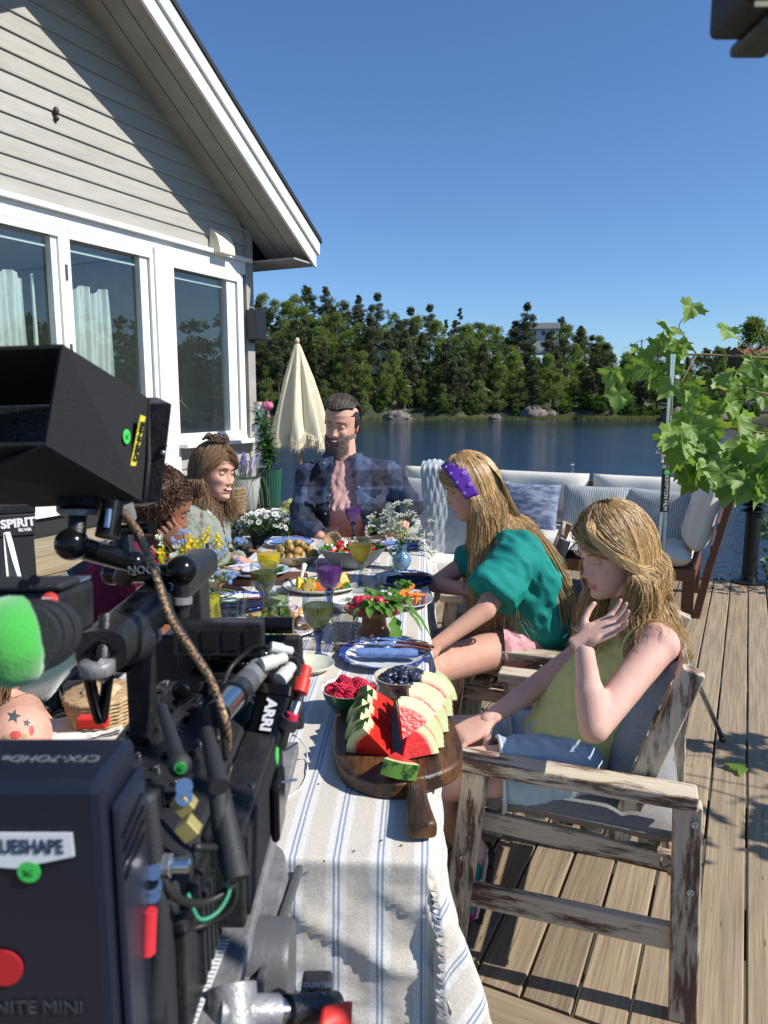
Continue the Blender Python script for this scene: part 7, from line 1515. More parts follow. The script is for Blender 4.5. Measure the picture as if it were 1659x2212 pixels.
for k in range(420):
 q = [Vector((-.02 + rng.uniform(-.015, .015), .055, .112)), Vector((-.055, .085, .085 + rng.uniform(-.01, .01))), Vector((-.085, .060, .03 + rng.uniform(-.01, .02))), Vector((-.098, .005, -.02 + rng.uniform(-.02, .015))), Vector((-.096, -.05, -.06 + rng.uniform(-.03, .02))), Vector((-.088, -.085, -.12 + rng.uniform(-.03, .03)))]; q = [v + Vector((rng.uniform(-.006, .006),) * 3) for v in q]
 g_.append(tube([hB @ v for v in cat(q, 3)], [.0008] * 14 + [.0006, .0002], 3, False))
obj('hair_lock', join(*g_), H_BL[2], y1, s=1)
g_ = []
for k in range(120):
 a0 = hB @ Vector((-.03 + rng.uniform(-.02, .02), .03, -.10)); q = [a0, a0 + Vector((-.02, -.02, -.06)), a0 + Vector((-.06 + rng.uniform(-.02, .02), -.03, -.11)), a0 + Vector((-.09 + rng.uniform(-.02, .02), -.04, -.13 + rng.uniform(-.02, .02))), a0 + Vector((-.115 + rng.uniform(-.01, .01), -.04, -.09 + rng.uniform(-.03, .02)))]; g_.append(tube(cat(q, 4), [.0012] * 15 + [.0006, .0002], 3, False))
obj('hair_lock', join(*g_), H_BL[0], y1, s=1)
# sneaker, toe on the boards and heel raised
def sneaker(heel, toe, solev, root, lab=None):
 ax_ = (toe - heel).normalized(); up_ = -(Vector(solev) - ax_ * Vector(solev).dot(ax_)).normalized(); sd_ = ax_.cross(up_); L = (toe - heel).length; B = basis(heel, ax_, up_, sd_)
 sh = obj('sneaker', mx(loft([(Vector((x * L, y, 0)), (0, a, 0), (0, 0, b_)) for x, y, a, b_ in ((-.04, .03, .012, .014), (.02, .045, .040, .030), (.2, .048, .046, .034), (.38, .042, .040, .036), (.6, .032, .030, .040), (.85, .022, .020, .040), (1.0, .014, .010, .026), (1.03, .012, .004, .012))], 24), B), mat('teal speckled mesh', (.02, .30, .26), .7, col2=(.01, .04, .05), scale=260, lo=.55, hi=.62), root, s=1)
 obj('sole', mx(join(*[cbox((x * L, -.008 - .0 * x, 0), (L * .10, .016, .070 if .2 < x < .9 else .054)) for x in np.linspace(.02, 1.0, 11)]), B), mat('black rubber', (.02, .02, .02), .8), sh if False else root); obj('midsole', mx(loft([(Vector((x * L, .006, 0)), (0, .008, 0), (0, 0, b_)) for x, b_ in ((-.03, .018), (.1, .034), (.4, .036), (.7, .042), (.95, .034), (1.03, .014))], 20, 3), B), mat('pale midsole', (.6, .55, .48), .7), root, s=1)
 for (x0, x1, y_) in ((.78, 1.04, .02), (-.03, .16, .045)): obj('overlay', mx(loft([(Vector((x * L, y_ * (1.15 - x * .4), 0)), (0, a, 0), (0, 0, b_)) for x, a, b_ in ((x0, .034 - .014 * x0, .0385), ((x0 + x1) / 2, .030 - .012 * x1, .0395), (x1, .012, .022))], 20), B), mat('magenta overlay', (.42, .02, .16), .6), root, s=1)
 for k in range(5): obj('lace', mx(rod((L * (.42 + .08 * k), .066 - .006 * k, -.02), (L * (.42 + .08 * k), .066 - .006 * k, .02), .0028, 6), B), mat('white lace', (.7, .65, .66), .8), root)
 M = plane_frame(B @ Vector((L * .42, .036, .0425 if sd_.y < 0 else -.0425)), -ax_ * .0 + up_ * -1, -ax_);
 nrm_ = Vector((0, -1, 0)); xx = (Vector((1, 0, 0)) + ax_ * 0).normalized(); text('N', .075, mat('sneaker letter', (.62, .6, .58), .6), plane_frame(B @ Vector((L * .42, .036, 0)) + nrm_ * .048, Vector((.93, 0, -.36)), -ax_), root, bold=.002, ext=.001)
sneaker(P(1052, 1835, 2.02), onz(1026, 1975, .035), (1, .1, 0), y1);
# girl in the teal shirt
pel, wai, che = Vector((.66, 2.76, .60)), P(1140, 1330, 2.72), P(1128, 1235, 2.72); sho, nek = P(1102, 1172, 2.72), P(1068, 1128, 2.72); hc = P(1016, 1052, 2.70)
Sd = Vector((.22, -.97, .0)).normalized(); Fv = Vector((-.86, -.16, -.30)).normalized()
y2 = thing('person', 'girl with long fair hair, purple bandana and glasses in a teal T-shirt', 'person', (pel.x, pel.y, 0))
nsh, nel, nwr = P(1122, 1195, 2.58), P(1048, 1318, 2.46), P(940, 1396, 2.40); fsh, fel, fwr = P(1060, 1180, 2.88), P(942, 1262, 2.86), P(1015, 1276, 2.70)
nh, nk, na_ = Vector((.62, 2.66, .575)), P(925, 1448, 2.50), Vector((.10, 2.55, .10)); fh, fk, fa = Vector((.62, 2.84, .575)), P(915, 1400, 2.85), Vector((.12, 2.85, .10))
hB = hframe(hc, (-.93, .02, -.34), (-.30, 0, 1))
parts = [torso_secs(pel, wai, che, sho, nek, Sd, Fv, .90), capsule(nek, hc + (nek - hc) * .25, .050, .050), capsule(sho, nsh, .055, .050), capsule(sho, fsh, .055, .048)] + limb(nsh, nel, nwr, .046, .037, .025) + limb(fsh, fel, fwr, .044, .036, .025) + limb(nh, nk, na_, .082, .060, .036) + limb(fh, fk, fa, .082, .060, .036)
hands = [hand(nwr, (-.75, -.25, -.6), (.2, .3, -.9), True, (.35, .4, .45, .5), .08, .92), hand(fwr, (.9, -.35, -.1), (0, .3, -1), False, (.35, .4, .45, .5), .08, .92)]
SKC = SK4
build_body(y2, parts, head_geo(hB, .97, .4), hands, SK4, .0085); face_parts(hB, y2, .97, closed=.7, brow=mat('fair brow', (.28, .17, .09), .8))
m_tee = fab('teal jersey', (.012, .24, .205), (.010, .20, .17), 200, rough=.8); m_pk = fab('pink checked cotton', (.55, .22, .25), (.66, .42, .44), 60)
nd_ = (nel - nsh).normalized(); fd_ = (fel - fsh).normalized()
cloth_blob('shirt', [torso_secs(pel + Vector((-.02, 0, -.07)), wai, che, sho, nek, Sd, Fv, .96, .022), loft([(sho, Sd.cross(nd_) * .08, Vector((.0, 0, .088))), (nsh, Sd.cross(nd_).normalized() * .086, nd_.cross(Sd.cross(nd_)).normalized() * .082), (nsh + nd_ * .20, Sd.cross(nd_).normalized() * .092, nd_.cross(Sd.cross(nd_)).normalized() * .072)], 24), capsule(sho, nsh, .080, .078), capsule(sho, fsh, .072, .068), capsule(fsh, fsh + fd_ * .10, .066, .068)], m_tee, y2, .0085, .011, 4.5, 9, lambda c: (c - nek).dot((nek - che).normalized()) > -.004, fine=.004)
obj('sleeve_hem', tube([nsh + nd_ * .197 + Sd.cross(nd_).normalized() * .094 * math.cos(a) + nd_.cross(Sd.cross(nd_)).normalized() * .074 * math.sin(a) for a in np.linspace(0, 2 * PI, 30)], .003, 6, False), m_tee, y2, s=1)
cloth_blob('shorts', [capsule(pel, pel + Vector((0, 0, -.02)), .115, .115), capsule(nh, nh.lerp(nk, .42), .094, .092), capsule(fh, fh.lerp(fk, .42), .094, .09)], m_pk, y2, .009, .005, 6, 4, lambda c: c.x < .42)
m_ltr = mat('cream print', (.70, .62, .38), .7); dg = bpy.context.evaluated_depsgraph_get(); dg.update()
shirt2 = [c for c in y2.children if c.name.startswith('shirt')][0]; o2 = wloc(y2)
def shirt_text(px, py, s_, size, m, ang=0):
 d = (P(px, py, 1) - Vector((0, 0, H))).normalized(); ok, loc, nn_, _ = shirt2.ray_cast(Vector((0, 0, H)) - o2, d)
 if not ok: return
 n_ = Vector(nn_); n_ = n_ if n_.dot(d) < 0 else -n_; x_ = Vector((math.cos(ang), 0, math.sin(ang))); x_ = (x_ - n_ * x_.dot(n_)).normalized(); text(s_, size, m, basis(loc + o2 + n_ * .003, x_, n_.cross(x_), n_), y2, ext=.0025)
shirt_text(1038, 1318, 'A', .075, m_ltr); shirt_text(1058, 1322, 'NEW', .026, mat('dark green print', (.02, .06, .05), .7), 1.45); shirt_text(1042, 1352, 'AS', .036, m_ltr, -.2)
hair(y2, hB, 5200, lambda t_: .46 if t_ > 80 else .36, H_LB, .012, (.02, 0, -.02), seed=5, thick=.0009, part=0, bodyball=[(che, .150), (sho, .112), (wai, .150), (nek, .06), (nsh, .088)], flare=.25, jit=.020, layers=.012, bangs=80)
g_ = []
for k in range(520):
 s_ = rng.uniform(-.05, .08); jx = rng.uniform(-.06, .055); q = [hB @ Vector((rng.uniform(-.05, .05), -.06, .105)), hB @ Vector((rng.uniform(-.07, .07), -.108, .0)), sho + Vector((jx * .5 + .01, -.02 + s_ * .6, .095)), sho + Vector((.06 + jx, -.06 + s_, .03)), che + Vector((.09 + jx, -.09 + s_, .0)), wai + Vector((.10 + jx * 1.2, -.10 + s_, rng.uniform(-.02, .10)))]
 g_.append(tube(cat(q, 4), [.0013] * 18 + [.0009, .0006, .0002], 3, False))
obj('hair_lock', join(*g_), H_LB[0], y2, s=1)
m_ban = mat('purple bandana', (.11, .022, .34), .8, col2=(.13, .03, .40), scale=40)
V = []; F = []
for i in range(41):
 a = PI * (i / 40) - PI / 2; w_ = .037 - .012 * abs(a) / 1.57
 for j in range(7):
  o_ = (j / 6 - .5) * 2 * w_; d = Vector((.1045 * math.sin(a), .040 + o_, .146 * math.cos(a))); d.y -= .03 * (1 - math.cos(a)); d.z -= .020 + .55 * max(0, o_) * math.cos(a) ** 2 * .8; V.append(hB @ d)
for i in range(40):
 for j in range(6): F.append((i * 7 + j, i * 7 + j + 1, (i + 1) * 7 + j + 1, (i + 1) * 7 + j))
bd_ = obj('bandana', (V, F), m_ban, y2, s=1); so_ = bd_.modifiers.new('s', 'SOLIDIFY'); so_.thickness = .003; so_.offset = 1
for k in range(12):
 i = 2 + k * 2; c = V[i * 7 + (1 if k % 2 else 5)]; n_ = (c - hB.translation).normalized(); obj('bandana_print', mx(tor(.0055 if k % 2 else .004, .0009, 10), plane_frame(c + n_ * .0040, n_.orthogonal(), n_.cross(n_.orthogonal()))), m_wtx, bd_ if False else y2)
m_gw = mat('gold wire', (.55, .42, .25), .25, 1); gls = thing('eyeglasses', 'thin round metal glasses worn by the girl in the teal shirt', 'glasses', hB @ Vector((0, .09, 0)))
for s_ in (-1, 1):
 obj('rim', mx(tube([Vector((s_ * .033 + .024 * math.cos(a), .0985 - .004 * abs(math.cos(a)), -.006 + .022 * math.sin(a))) for a in np.linspace(0, 2 * PI, 25)], .0009, 6, False), hB), m_gw, gls, s=1); obj('lens', mx(([Vector((s_ * .033 + .023 * math.cos(a), .098, -.006 + .021 * math.sin(a))) for a in np.linspace(0, 2 * PI, 25)[:-1]], [list(range(24))]), hB), G_CLR, gls); obj('temple', mx(tube([Vector((s_ * .057, .095, 0)), Vector((s_ * .078, .03, .004)), Vector((s_ * .080, -.01, .0))], .0009, 6), hB), m_gw, gls)
obj('bridge', mx(tube([Vector((-.009, .100, -.002)), Vector((0, .108, 0)), Vector((.009, .100, -.002))], .0009, 6), hB), m_gw, gls)
# the man
hc = P(739, 919, 3.97); nek = P(745, 985, 3.98); sho = P(752, 1022, 4.0); che = P(755, 1080, 3.99); wai = P(757, 1150, 3.98); pel = Vector((wai.x, 4.2, .58)); wai.z = .82
Sd = Vector((-.99, .05, -.04)); Fv = Vector((-.03, -.98, .12))
y3 = thing('person', 'smiling bearded man in an open navy plaid shirt over a pink T-shirt', 'person', (pel.x, pel.y, 0))
lsh, lel, lwr = P(838, 1028, 4.0), P(884, 1092, 3.98), P(868, 1142, 3.84); rsh, rel, rwr = P(672, 1034, 4.0), P(655, 1128, 3.90), P(692, 1158, 3.78)
hB = hframe(hc, (-.36, -.92, -.10), (.06, 0, 1)); SKC = SK2
parts = [torso_secs(pel, wai, che, sho, nek, Sd, Fv, 1.04), capsule(nek - Vector((0, 0, .02)), hc + (nek - hc) * .3, .066, .064), capsule(sho, lsh, .068, .062), capsule(sho, rsh, .068, .062)] + limb(lsh, lel, lwr, .056, .046, .032) + limb(rsh, rel, rwr, .056, .046, .032)
for s_ in (-1, 1): parts += limb(pel + Vector((s_ * .1, -.05, 0)), Vector((pel.x + s_ * .13, 3.78, .56)), Vector((pel.x + s_ * .14, 3.85, .08)), .09, .07, .045)
hands = [hand(lwr, (-.35, -.55, -.55), (0, .2, -1), True, (.3, .3, .35, .4), .10, 1.08), hand(rwr, (.75, -.5, -.2), (0, 0, -1), False, (.35, .4, .4, .4), .08, 1.08)]
build_body(y3, parts, head_geo(hB, 1.13, .8, True, True), hands, SK2, .009); face_parts(hB, y3, 1.13, closed=.45, teeth=True, brow=mat('dark brow', (.06, .045, .04), .8))
m_tp = fab('dusty pink jersey', (.56, .33, .31), (.50, .29, .275), 160)
cloth_blob('t_shirt', [torso_secs(pel, wai, che, sho, nek, Sd, Fv, 1.10, .016), capsule(sho, lsh.lerp(sho, .3), .066, .06), capsule(sho, rsh.lerp(sho, .3), .066, .06)], m_tp, y3, .009, .005, 5, 3, lambda c: c.z > sho.z + .052 - .25 * abs(c.x - nek.x) * 0 and (c - Vector((nek.x, nek.y, c.z))).length < .11 and c.z > nek.z - .018, aniso=(1.6, 1, .6), fine=.004)
m_pl = mat('navy plaid flannel', (.05, .07, .14), .85, bump=.25, bscale=200); t = m_pl.node_tree; b = t.nodes['Principled BSDF']; tc = _n(t, 'ShaderNodeTexCoord'); sx = _n(t, 'ShaderNodeSeparateXYZ'); t.links.new(tc.outputs['Object'], sx.inputs[0]); outs = []
for ax_, off in ((0, .3), (2, .1)):
 mu = _n(t, 'ShaderNodeMath', operation='MULTIPLY_ADD'); mu.inputs[1].default_value = 6.0; mu.inputs[2].default_value = off + 10; fr = _n(t, 'ShaderNodeMath', operation='FRACT'); rp = _n(t, 'ShaderNodeValToRGB'); e = rp.color_ramp.elements; e[0].position = .48; e[0].color = (0, 0, 0, 1); e[1].position = .52; e[1].color = (1, 1, 1, 1); q = e.new(.97); q.color = (1, 1, 1, 1); q = e.new(1.0); q.color = (0, 0, 0, 1)
 t.links.new(sx.outputs[ax_], mu.inputs[0]); t.links.new(mu.outputs[0], fr.inputs[0]); t.links.new(fr.outputs[0], rp.inputs[0]); outs.append(rp.outputs[0])
ad_ = _n(t, 'ShaderNodeMath', operation='ADD'); t.links.new(outs[0], ad_.inputs[0]); t.links.new(outs[1], ad_.inputs[1]); hf = _n(t, 'ShaderNodeMath', operation='MULTIPLY'); hf.inputs[1].default_value = .5; t.links.new(ad_.outputs[0], hf.inputs[0]); rp = _n(t, 'ShaderNodeValToRGB'); e = rp.color_ramp.elements; e[0].color = (.012, .014, .022, 1); e[1].color = (.055, .078, .145, 1); q = e.new(.5); q.color = (.026, .034, .064, 1); t.links.new(hf.outputs[0], rp.inputs[0]); t.links.new(rp.outputs[0], b.inputs['Base Color'])
def opening(c):
 if c.y > sho.y - .03: return (c - Vector((nek.x, nek.y, c.z))).length < .10 and c.z > nek.z - .02
 u = (sho.z + .06 - c.z) / .36; x0 = nek.x - .058 - .045 * u * .6; x1 = nek.x + .035 + .075 * u; return x0 < c.x < x1
ld, rd = (lel - lsh).normalized(), (rel - rsh).normalized()
cloth_blob('plaid_shirt', [torso_secs(pel, wai, che, sho, nek, Sd, Fv, 1.18, .030), capsule(sho, lsh, .088, .084), capsule(sho, rsh, .088, .084), capsule(lsh, lel, .082, .072), capsule(lel, lel.lerp(lwr, .55), .072, .060), capsule(rsh, rel, .082, .072), capsule(rel, rel.lerp(rwr, .75), .072, .054)], m_pl, y3, .009, .011, 4.2, 11, opening, fine=.005)
for s_, x_ in ((-1, -.060), (1, .045)):
 q = [Vector((nek.x + x_ * 1.0, nek.y - .055, nek.z + .015)), Vector((nek.x + x_ * 1.25, nek.y - .10, nek.z - .03)), Vector((nek.x + x_ * 1.6 + s_ * .02, nek.y - .118, nek.z - .075)), Vector((nek.x + x_ + s_ * .075, nek.y - .085, nek.z - .035)), Vector((nek.x + x_ + s_ * .045, nek.y - .02, nek.z + .025))]
 obj('collar', join((q, [(0, 1, 2, 3, 4)]), ([v + Vector((0, .006, -.004)) for v in q], [(4, 3, 2, 1, 0)])), m_pl, y3)
for px_ in ((700, 1000), (775, 1052), (777, 1095), (712, 1070), (703, 1110)): obj('button', ball(P(*px_, 3.835), (.005, .003, .005), 8, 6), mat('shirt button', (.35, .37, .42), .3), y3)
for (x, y) in ((805, 1065), (690, 1080)):
 c = P(x, y, 3.845); obj('pocket_flap', prism([(-.05, .02), (-.05, -.002), (0, -.022), (.05, -.002), (.05, .02)], 0, .004) and mx(prism([(-.05, .02), (-.05, -.002), (0, -.022), (.05, -.002), (.05, .02)], 0, .004), plane_frame(c, (1, 0, .0), (0, .12, 1))), m_pl, y3, bevel=.001)
g_ = []; fmm = []
for k in range(1700):
 x = rng.uniform(-.074, .074); a0 = -56 + 24 * abs(x / .074) ** 2 + rng.uniform(0, 30) * (rng.rand() < .8); a1 = rng.uniform(80, 122); ly = 1 + .13 * rng.rand() * (1 - .4 * abs(x) / .074); pts_ = []
 for i in range(10):
  a = R(a0 + (a1 - a0) * i / 9); xx = x * (1 + .12 * math.sin(PI * i / 9)) + .012 * i / 9; k_ = math.sqrt(max(.05, 1 - (x / .088) ** 2)); lf_ = 1 + .06 * math.sin(PI * min(1, i / 4)) ; pts_.append(hB @ (Vector((xx, -.112 * math.sin(a) * k_, .012 + .124 * math.cos(a) * (k_ ** .6) * lf_)) * 1.08 * ly))
 g_.append(tube(pts_, [.0014] * 8 + [.0008, .0003], 3, False)); fmm += [rng.choice([0, 0, 1, 2])] * len(g_[-1][1])
obj('hair_top', join(*g_), H_DK, y3, s=1, fm=fmm)
V, F = ball((0, 0, 0), (.0905, .112, .130), 36, 24); keep = [f for f in F if all(not (V[i].y > .052 and V[i].z < .078) and V[i].z > -.055 + (.045 if V[i].y > -.01 else 0) + (.05 if V[i].y > .02 else 0) for i in f)]
obj('scalp_hair', mx(([v * 1.06 + Vector((0, 0, .004)) for v in V], keep), hB), H_DK[1], y3, s=1)
g_ = []
for k in range(2200):
 x = rng.uniform(-.062, .062); z = rng.uniform(-.125, -.035);
 if z > -.052 + .55 * max(0, abs(x) - .030) or (abs(x) < .022 and -.083 < z < -.052): continue
 y_ = .094 * math.sqrt(max(0, 1 - (x / .076) ** 2)) - .10 * max(0, -z - .105); p_ = hB @ (Vector((x, y_, z)) * 1.13 * .98); d = (hB.to_3x3() @ Vector((x * 3, .3, -.5))).normalized(); g_.append(tube([p_ - d * .004, p_ + d * .010], [.0008, .0003], 3, False))
obj('beard', join(*g_), BRD, y3)
# laughing woman in the sage shirt
hc = P(462, 1020, 3.2); nek = P(437, 1082, 3.2); sho = P(425, 1118, 3.2); che = P(425, 1165, 3.2); wai = P(420, 1225, 3.2); pel = Vector((-.90, 3.3, .60))
Sd = Vector((.30, -.95, -.05)); Fv = Vector((.93, .30, -.1))
y4 = thing('person', 'laughing woman with messy brown hair in a sage green shirt over a white top', 'person', (pel.x, pel.y, 0))
nsh, nel, nwr = P(398, 1128, 3.05), P(392, 1222, 2.98), P(452, 1232, 3.0); fsh, fel, fwr = P(462, 1128, 3.33), P(482, 1205, 3.32), P(520, 1212, 3.15)
hB = hframe(hc, (.88, -.44, -.08), (.12, 0, 1)); SKC = SK4
parts = [torso_secs(pel, wai, che, sho, nek, Sd, Fv, .90), capsule(nek, hc + (nek - hc) * .3, .052, .052), capsule(sho, nsh, .055, .05), capsule(sho, fsh, .055, .05)] + limb(nsh, nel, nwr, .044, .036, .026) + limb(fsh, fel, fwr, .044, .036, .026)
for s_ in (-1, 1): parts += limb(pel + Vector((.02, s_ * .08, -.02)), Vector((pel.x + .42, pel.y + s_ * .09, .56)), Vector((pel.x + .40, pel.y + s_ * .09, .08)), .08, .06, .036)
hands = [hand(fwr, (.8, -.4, -.2), (0, 0, -1), True, (.3, .35, .4, .45), .10, .94), hand(nwr, (.9, .2, -.1), (0, 0, -1), False, (.3, .35, .4, .45), .10, .94)]
build_body(y4, parts, head_geo(hB, 1.0, 1.0), hands, SK4, .009); face_parts(hB, y4, 1.0, closed=.4, teeth=True)
m_sg = fab('sage linen', (.245, .265, .225), (.21, .23, .195), 150); m_wt = fab('white cotton top', (.70, .66, .60), (.62, .58, .52), 100)
cloth_blob('top', [torso_secs(pel, wai, che, sho, nek, Sd, Fv, .90, .012)], m_wt, y4, .009, .007, 7, 4, lambda c: (c - nek).dot((nek - che).normalized()) > -.02, fine=.004)
cloth_blob('shirt', [torso_secs(pel, wai, che, sho, nek, Sd, Fv, .96, .030), capsule(sho, nsh, .07, .072), capsule(nsh, nel, .074, .066), capsule(nel, nwr, .066, .05), capsule(sho, fsh, .07, .07), capsule(fsh, fel, .07, .064), capsule(fel, fel.lerp(fwr, .8), .062, .046)], m_sg, y4, .009, .011, 4.6, 14, lambda c: ((c - sho).dot(Fv) > .0 and -.03 < (c - sho).dot(Sd) < .112 and c.z > .66) or (c - nek).dot((nek - che).normalized()) > -.006, fine=.005)
hair(y4, hB, 3200, lambda t_: .17 if t_ > 80 else .12, H_BR, .022, (-.02, 0, 0), Rr=(.088, .112, .130), seed=15, thick=.0010, part=.3, bodyball=[(sho, .10), (nek, .06), (nsh, .08)], flare=.35, jit=.020, layers=.012, bangs=80)
g_ = []
for k in range(60):
 a = rng.uniform(0, 6.28); q = [hB @ Vector((.02 * math.cos(a), .02 + .03 * math.sin(a), .12)), hB @ Vector((.045 * math.cos(a), .01 + .05 * math.sin(a), .150 + rng.uniform(0, .02))), hB @ Vector((.06 * math.cos(a + .8), .0 + .06 * math.sin(a + .8), .135))]; g_.append(tube(cat(q, 4), .0018, 3, False))
obj('hair_lock', join(*g_), H_BR[1], y4, s=1)
# person in maroon with the afro
hc = P(350, 1100, 2.62); nek = P(328, 1172, 2.66); sho = P(288, 1208, 2.66); che = P(262, 1270, 2.66); wai = P(245, 1345, 2.66); pel = Vector((-1.0, 2.62, .58))
Sd = Vector((.10, -.99, -.05)); Fv = Vector((.90, .10, -.42))
y5 = thing('person', 'person with a round brown afro in a maroon T-shirt leaning on one hand', 'person', (pel.x, pel.y, 0))
nsh, nel, nwr = P(285, 1228, 2.50), P(392, 1312, 2.44), P(408, 1190, 2.56); fsh, fel, fwr = P(305, 1205, 2.84), P(400, 1262, 2.84), P(470, 1270, 2.75)
hB = hframe(hc, (.86, .38, -.34), (.25, 0, 1)); SKC = SK3
parts = [torso_secs(pel, wai, che, sho, nek, Sd, Fv, .98), capsule(nek, hc + (nek - hc) * .3, .052, .052), capsule(sho, nsh, .06, .055), capsule(sho, fsh, .06, .055)] + limb(nsh, nel, nwr, .050, .040, .028) + limb(fsh, fel, fwr, .050, .040, .028)
for s_ in (-1, 1): parts += limb(pel + Vector((.02, s_ * .08, -.02)), Vector((pel.x + .42, pel.y + s_ * .09, .56)), Vector((pel.x + .40, pel.y + s_ * .09, .08)), .08, .06, .036)
hands = [hand(nwr, (-.45, -.1, .55), (-.3, .8, .2), False, (.45, .5, .5, .55), .06, 1.0), hand(fwr, (.9, -.2, -.1), (0, 0, -1), True, (.3, .35, .4, .45), .10, 1)]
build_body(y5, parts, head_geo(hB, 1.0, .3), hands, SK3, .009); face_parts(hB, y5, 1.0, closed=.6)
m_mar = fab('maroon jersey', (.17, .014, .045), (.14, .010, .036), 200)
nd_ = (nel - nsh).normalized()
cloth_blob('shirt', [torso_secs(pel, wai, che, sho, nek, Sd, Fv, 1.04, .026), capsule(sho, nsh, .085, .082), capsule(nsh, nsh + nd_ * .17, .084, .088), capsule(sho, fsh, .08, .076), capsule(fsh, fsh.lerp(fel, .6), .076, .074)], m_mar, y5, .009, .010, 4.5, 24, lambda c: (c - nek).dot((nek - che).normalized()) > .004, fine=.004)
m_af = mat('brown afro hair', (.105, .050, .026), .7, col2=(.05, .022, .012), scale=90)
V, F = ball((0, 0, 0), 1, 40, 28); V = [v for v in V]; g = displace(([hB @ (Vector((v.x * .118, v.y * .118 - .035, v.z * .112 + .035))) for v in V], [f for f in F if all(not (V[i].y > .52 and V[i].z < .25) for i in f)]), .008, 14, 3); obj('hair', g, m_af, y5, s=1)
cs_ = hB @ Vector((0, -.035, .035)); rr_ = np.random.RandomState(5); d = rr_.normal(size=(15000, 3)); d /= np.linalg.norm(d, axis=1)[:, None]; d = d[~((d[:, 1] > .5) & (d[:, 2] < .25))]; q = []
Bm3 = hB.to_3x3()
pts_ = [(*(hB @ Vector((v[0] * .122 * k_, v[1] * .122 * k_ - .035, v[2] * .116 * k_ + .035))), .004) for v, k_ in zip(d[::1], 1 + .10 * (rr_.rand(len(d)) - .5))]
lv = leaves(pts_, 1, .0085, 1, 4); cu = obj('curls', lv, m_af, y5); cu['kind'] = 'stuff'
# tattooed person at the left edge
sho = P(22, 1560, 1.62); nek = P(-20, 1520, 1.60); hc = P(-30, 1400, 1.58); che = P(20, 1640, 1.66); wai = P(0, 1740, 1.72); pel = Vector((-1.0, 1.45, .56))
Sd = Vector((.5, -.85, .1)); Fv = Vector((.80, .52, -.3))
y6 = thing('person', 'person with a star tattooed bare shoulder and fair hair at the left edge', 'person', (pel.x, pel.y, 0))
nsh, nel, nwr = P(40, 1590, 1.50), P(60, 1700, 1.42), P(150, 1650, 1.45); fsh, fel, fwr = P(45, 1545, 1.78), P(120, 1620, 1.85), P(150, 1600, 1.80)
hB = hframe(hc, (.7, .6, -.35)); SKC = SK4
parts = [torso_secs(pel, wai, che, sho, nek, Sd, Fv, .95), capsule(nek, hc + (nek - hc) * .3, .052, .052), capsule(sho, nsh, .07, .066), capsule(sho, fsh, .06, .055)] + limb(nsh, nel, nwr, .060, .045, .030) + limb(fsh, fel, fwr, .052, .042, .030)
for s_ in (-1, 1): parts += limb(pel + Vector((.02, s_ * .08, -.02)), Vector((pel.x + .40, pel.y + s_ * .09, .52)), Vector((pel.x + .38, pel.y + s_ * .09, .08)), .08, .06, .036)
bdy = build_body(y6, parts, head_geo(hB, 1.0), [hand(nwr, (.8, .2, -.2), (0, 0, -1), False), hand(fwr, (.8, -.2, -.2), (0, 0, -1), True)], SK4, .009); face_parts(hB, y6, 1.0)
cloth_blob('tank_top', [torso_secs(pel, wai, che, che.lerp(sho, .6), sho, Sd, Fv, .98, .014)], mat('black tank', (.03, .03, .035), .8), y6, .010, .005, 5, 4, lambda c: (c - sho).dot((sho - che).normalized()) > -.05)
hair(y6, hB, 900, lambda t_: .14, H_BR, .012, (0, 0, 0), seed=22, thick=.0015, jit=.01, bodyball=[(sho, .10)])
m_tin = mat('tattoo ink', (.05, .075, .08), .6); m_tre = mat('tattoo red ink', (.45, .06, .05), .6); m_tye = mat('tattoo ochre ink', (.36, .24, .09), .6)
dg = bpy.context.evaluated_depsgraph_get(); dg.update(); o6 = wloc(y6)
def on_skin(px, py):
 d = (P(px, py, 1) - Vector((0, 0, H))).normalized(); ok, loc, nn_, _ = bdy.ray_cast(Vector((0, 0, H)) - o6, d); return (loc + o6, nn_) if ok else (None, None)
def tattoo(px, py, pts_, m, nm='tattoo'):
 V = []
 for x, y in pts_:
  c, n_ = on_skin(px + x, py + y)
  if c is None: return
  V.append(c + n_ * .0012)
 c, n_ = on_skin(px, py); V.append(c + n_ * .0016); k = len(V) - 1; obj(nm, (V, [(i, (i + 1) % k, k) for i in range(k)]), m, y6)
def star(r_): return [(r_ * (1 if i % 2 == 0 else .42) * math.sin(i * PI / 5 + .2), -r_ * (1 if i % 2 == 0 else .42) * math.cos(i * PI / 5 + .2)) for i in range(10)]
tattoo(30, 1548, star(16), m_tin); tattoo(58, 1562, star(9), m_tin)
tattoo(34, 1588, [(12 * math.sin(a), 9 * math.cos(a)) for a in np.linspace(0, 6.28, 13)[:-1]], m_tre); tattoo(14, 1592, [(9 * math.sin(a), 5 * math.cos(a)) for a in np.linspace(0, 6.28, 13)[:-1]], m_tye); tattoo(52, 1590, [(8 * math.sin(a), 5 * math.cos(a)) for a in np.linspace(0, 6.28, 13)[:-1]], m_tye); tattoo(68, 1578, [(5 * math.sin(a), 11 * math.cos(a)) for a in np.linspace(0, 6.28, 13)[:-1]], m_tre)
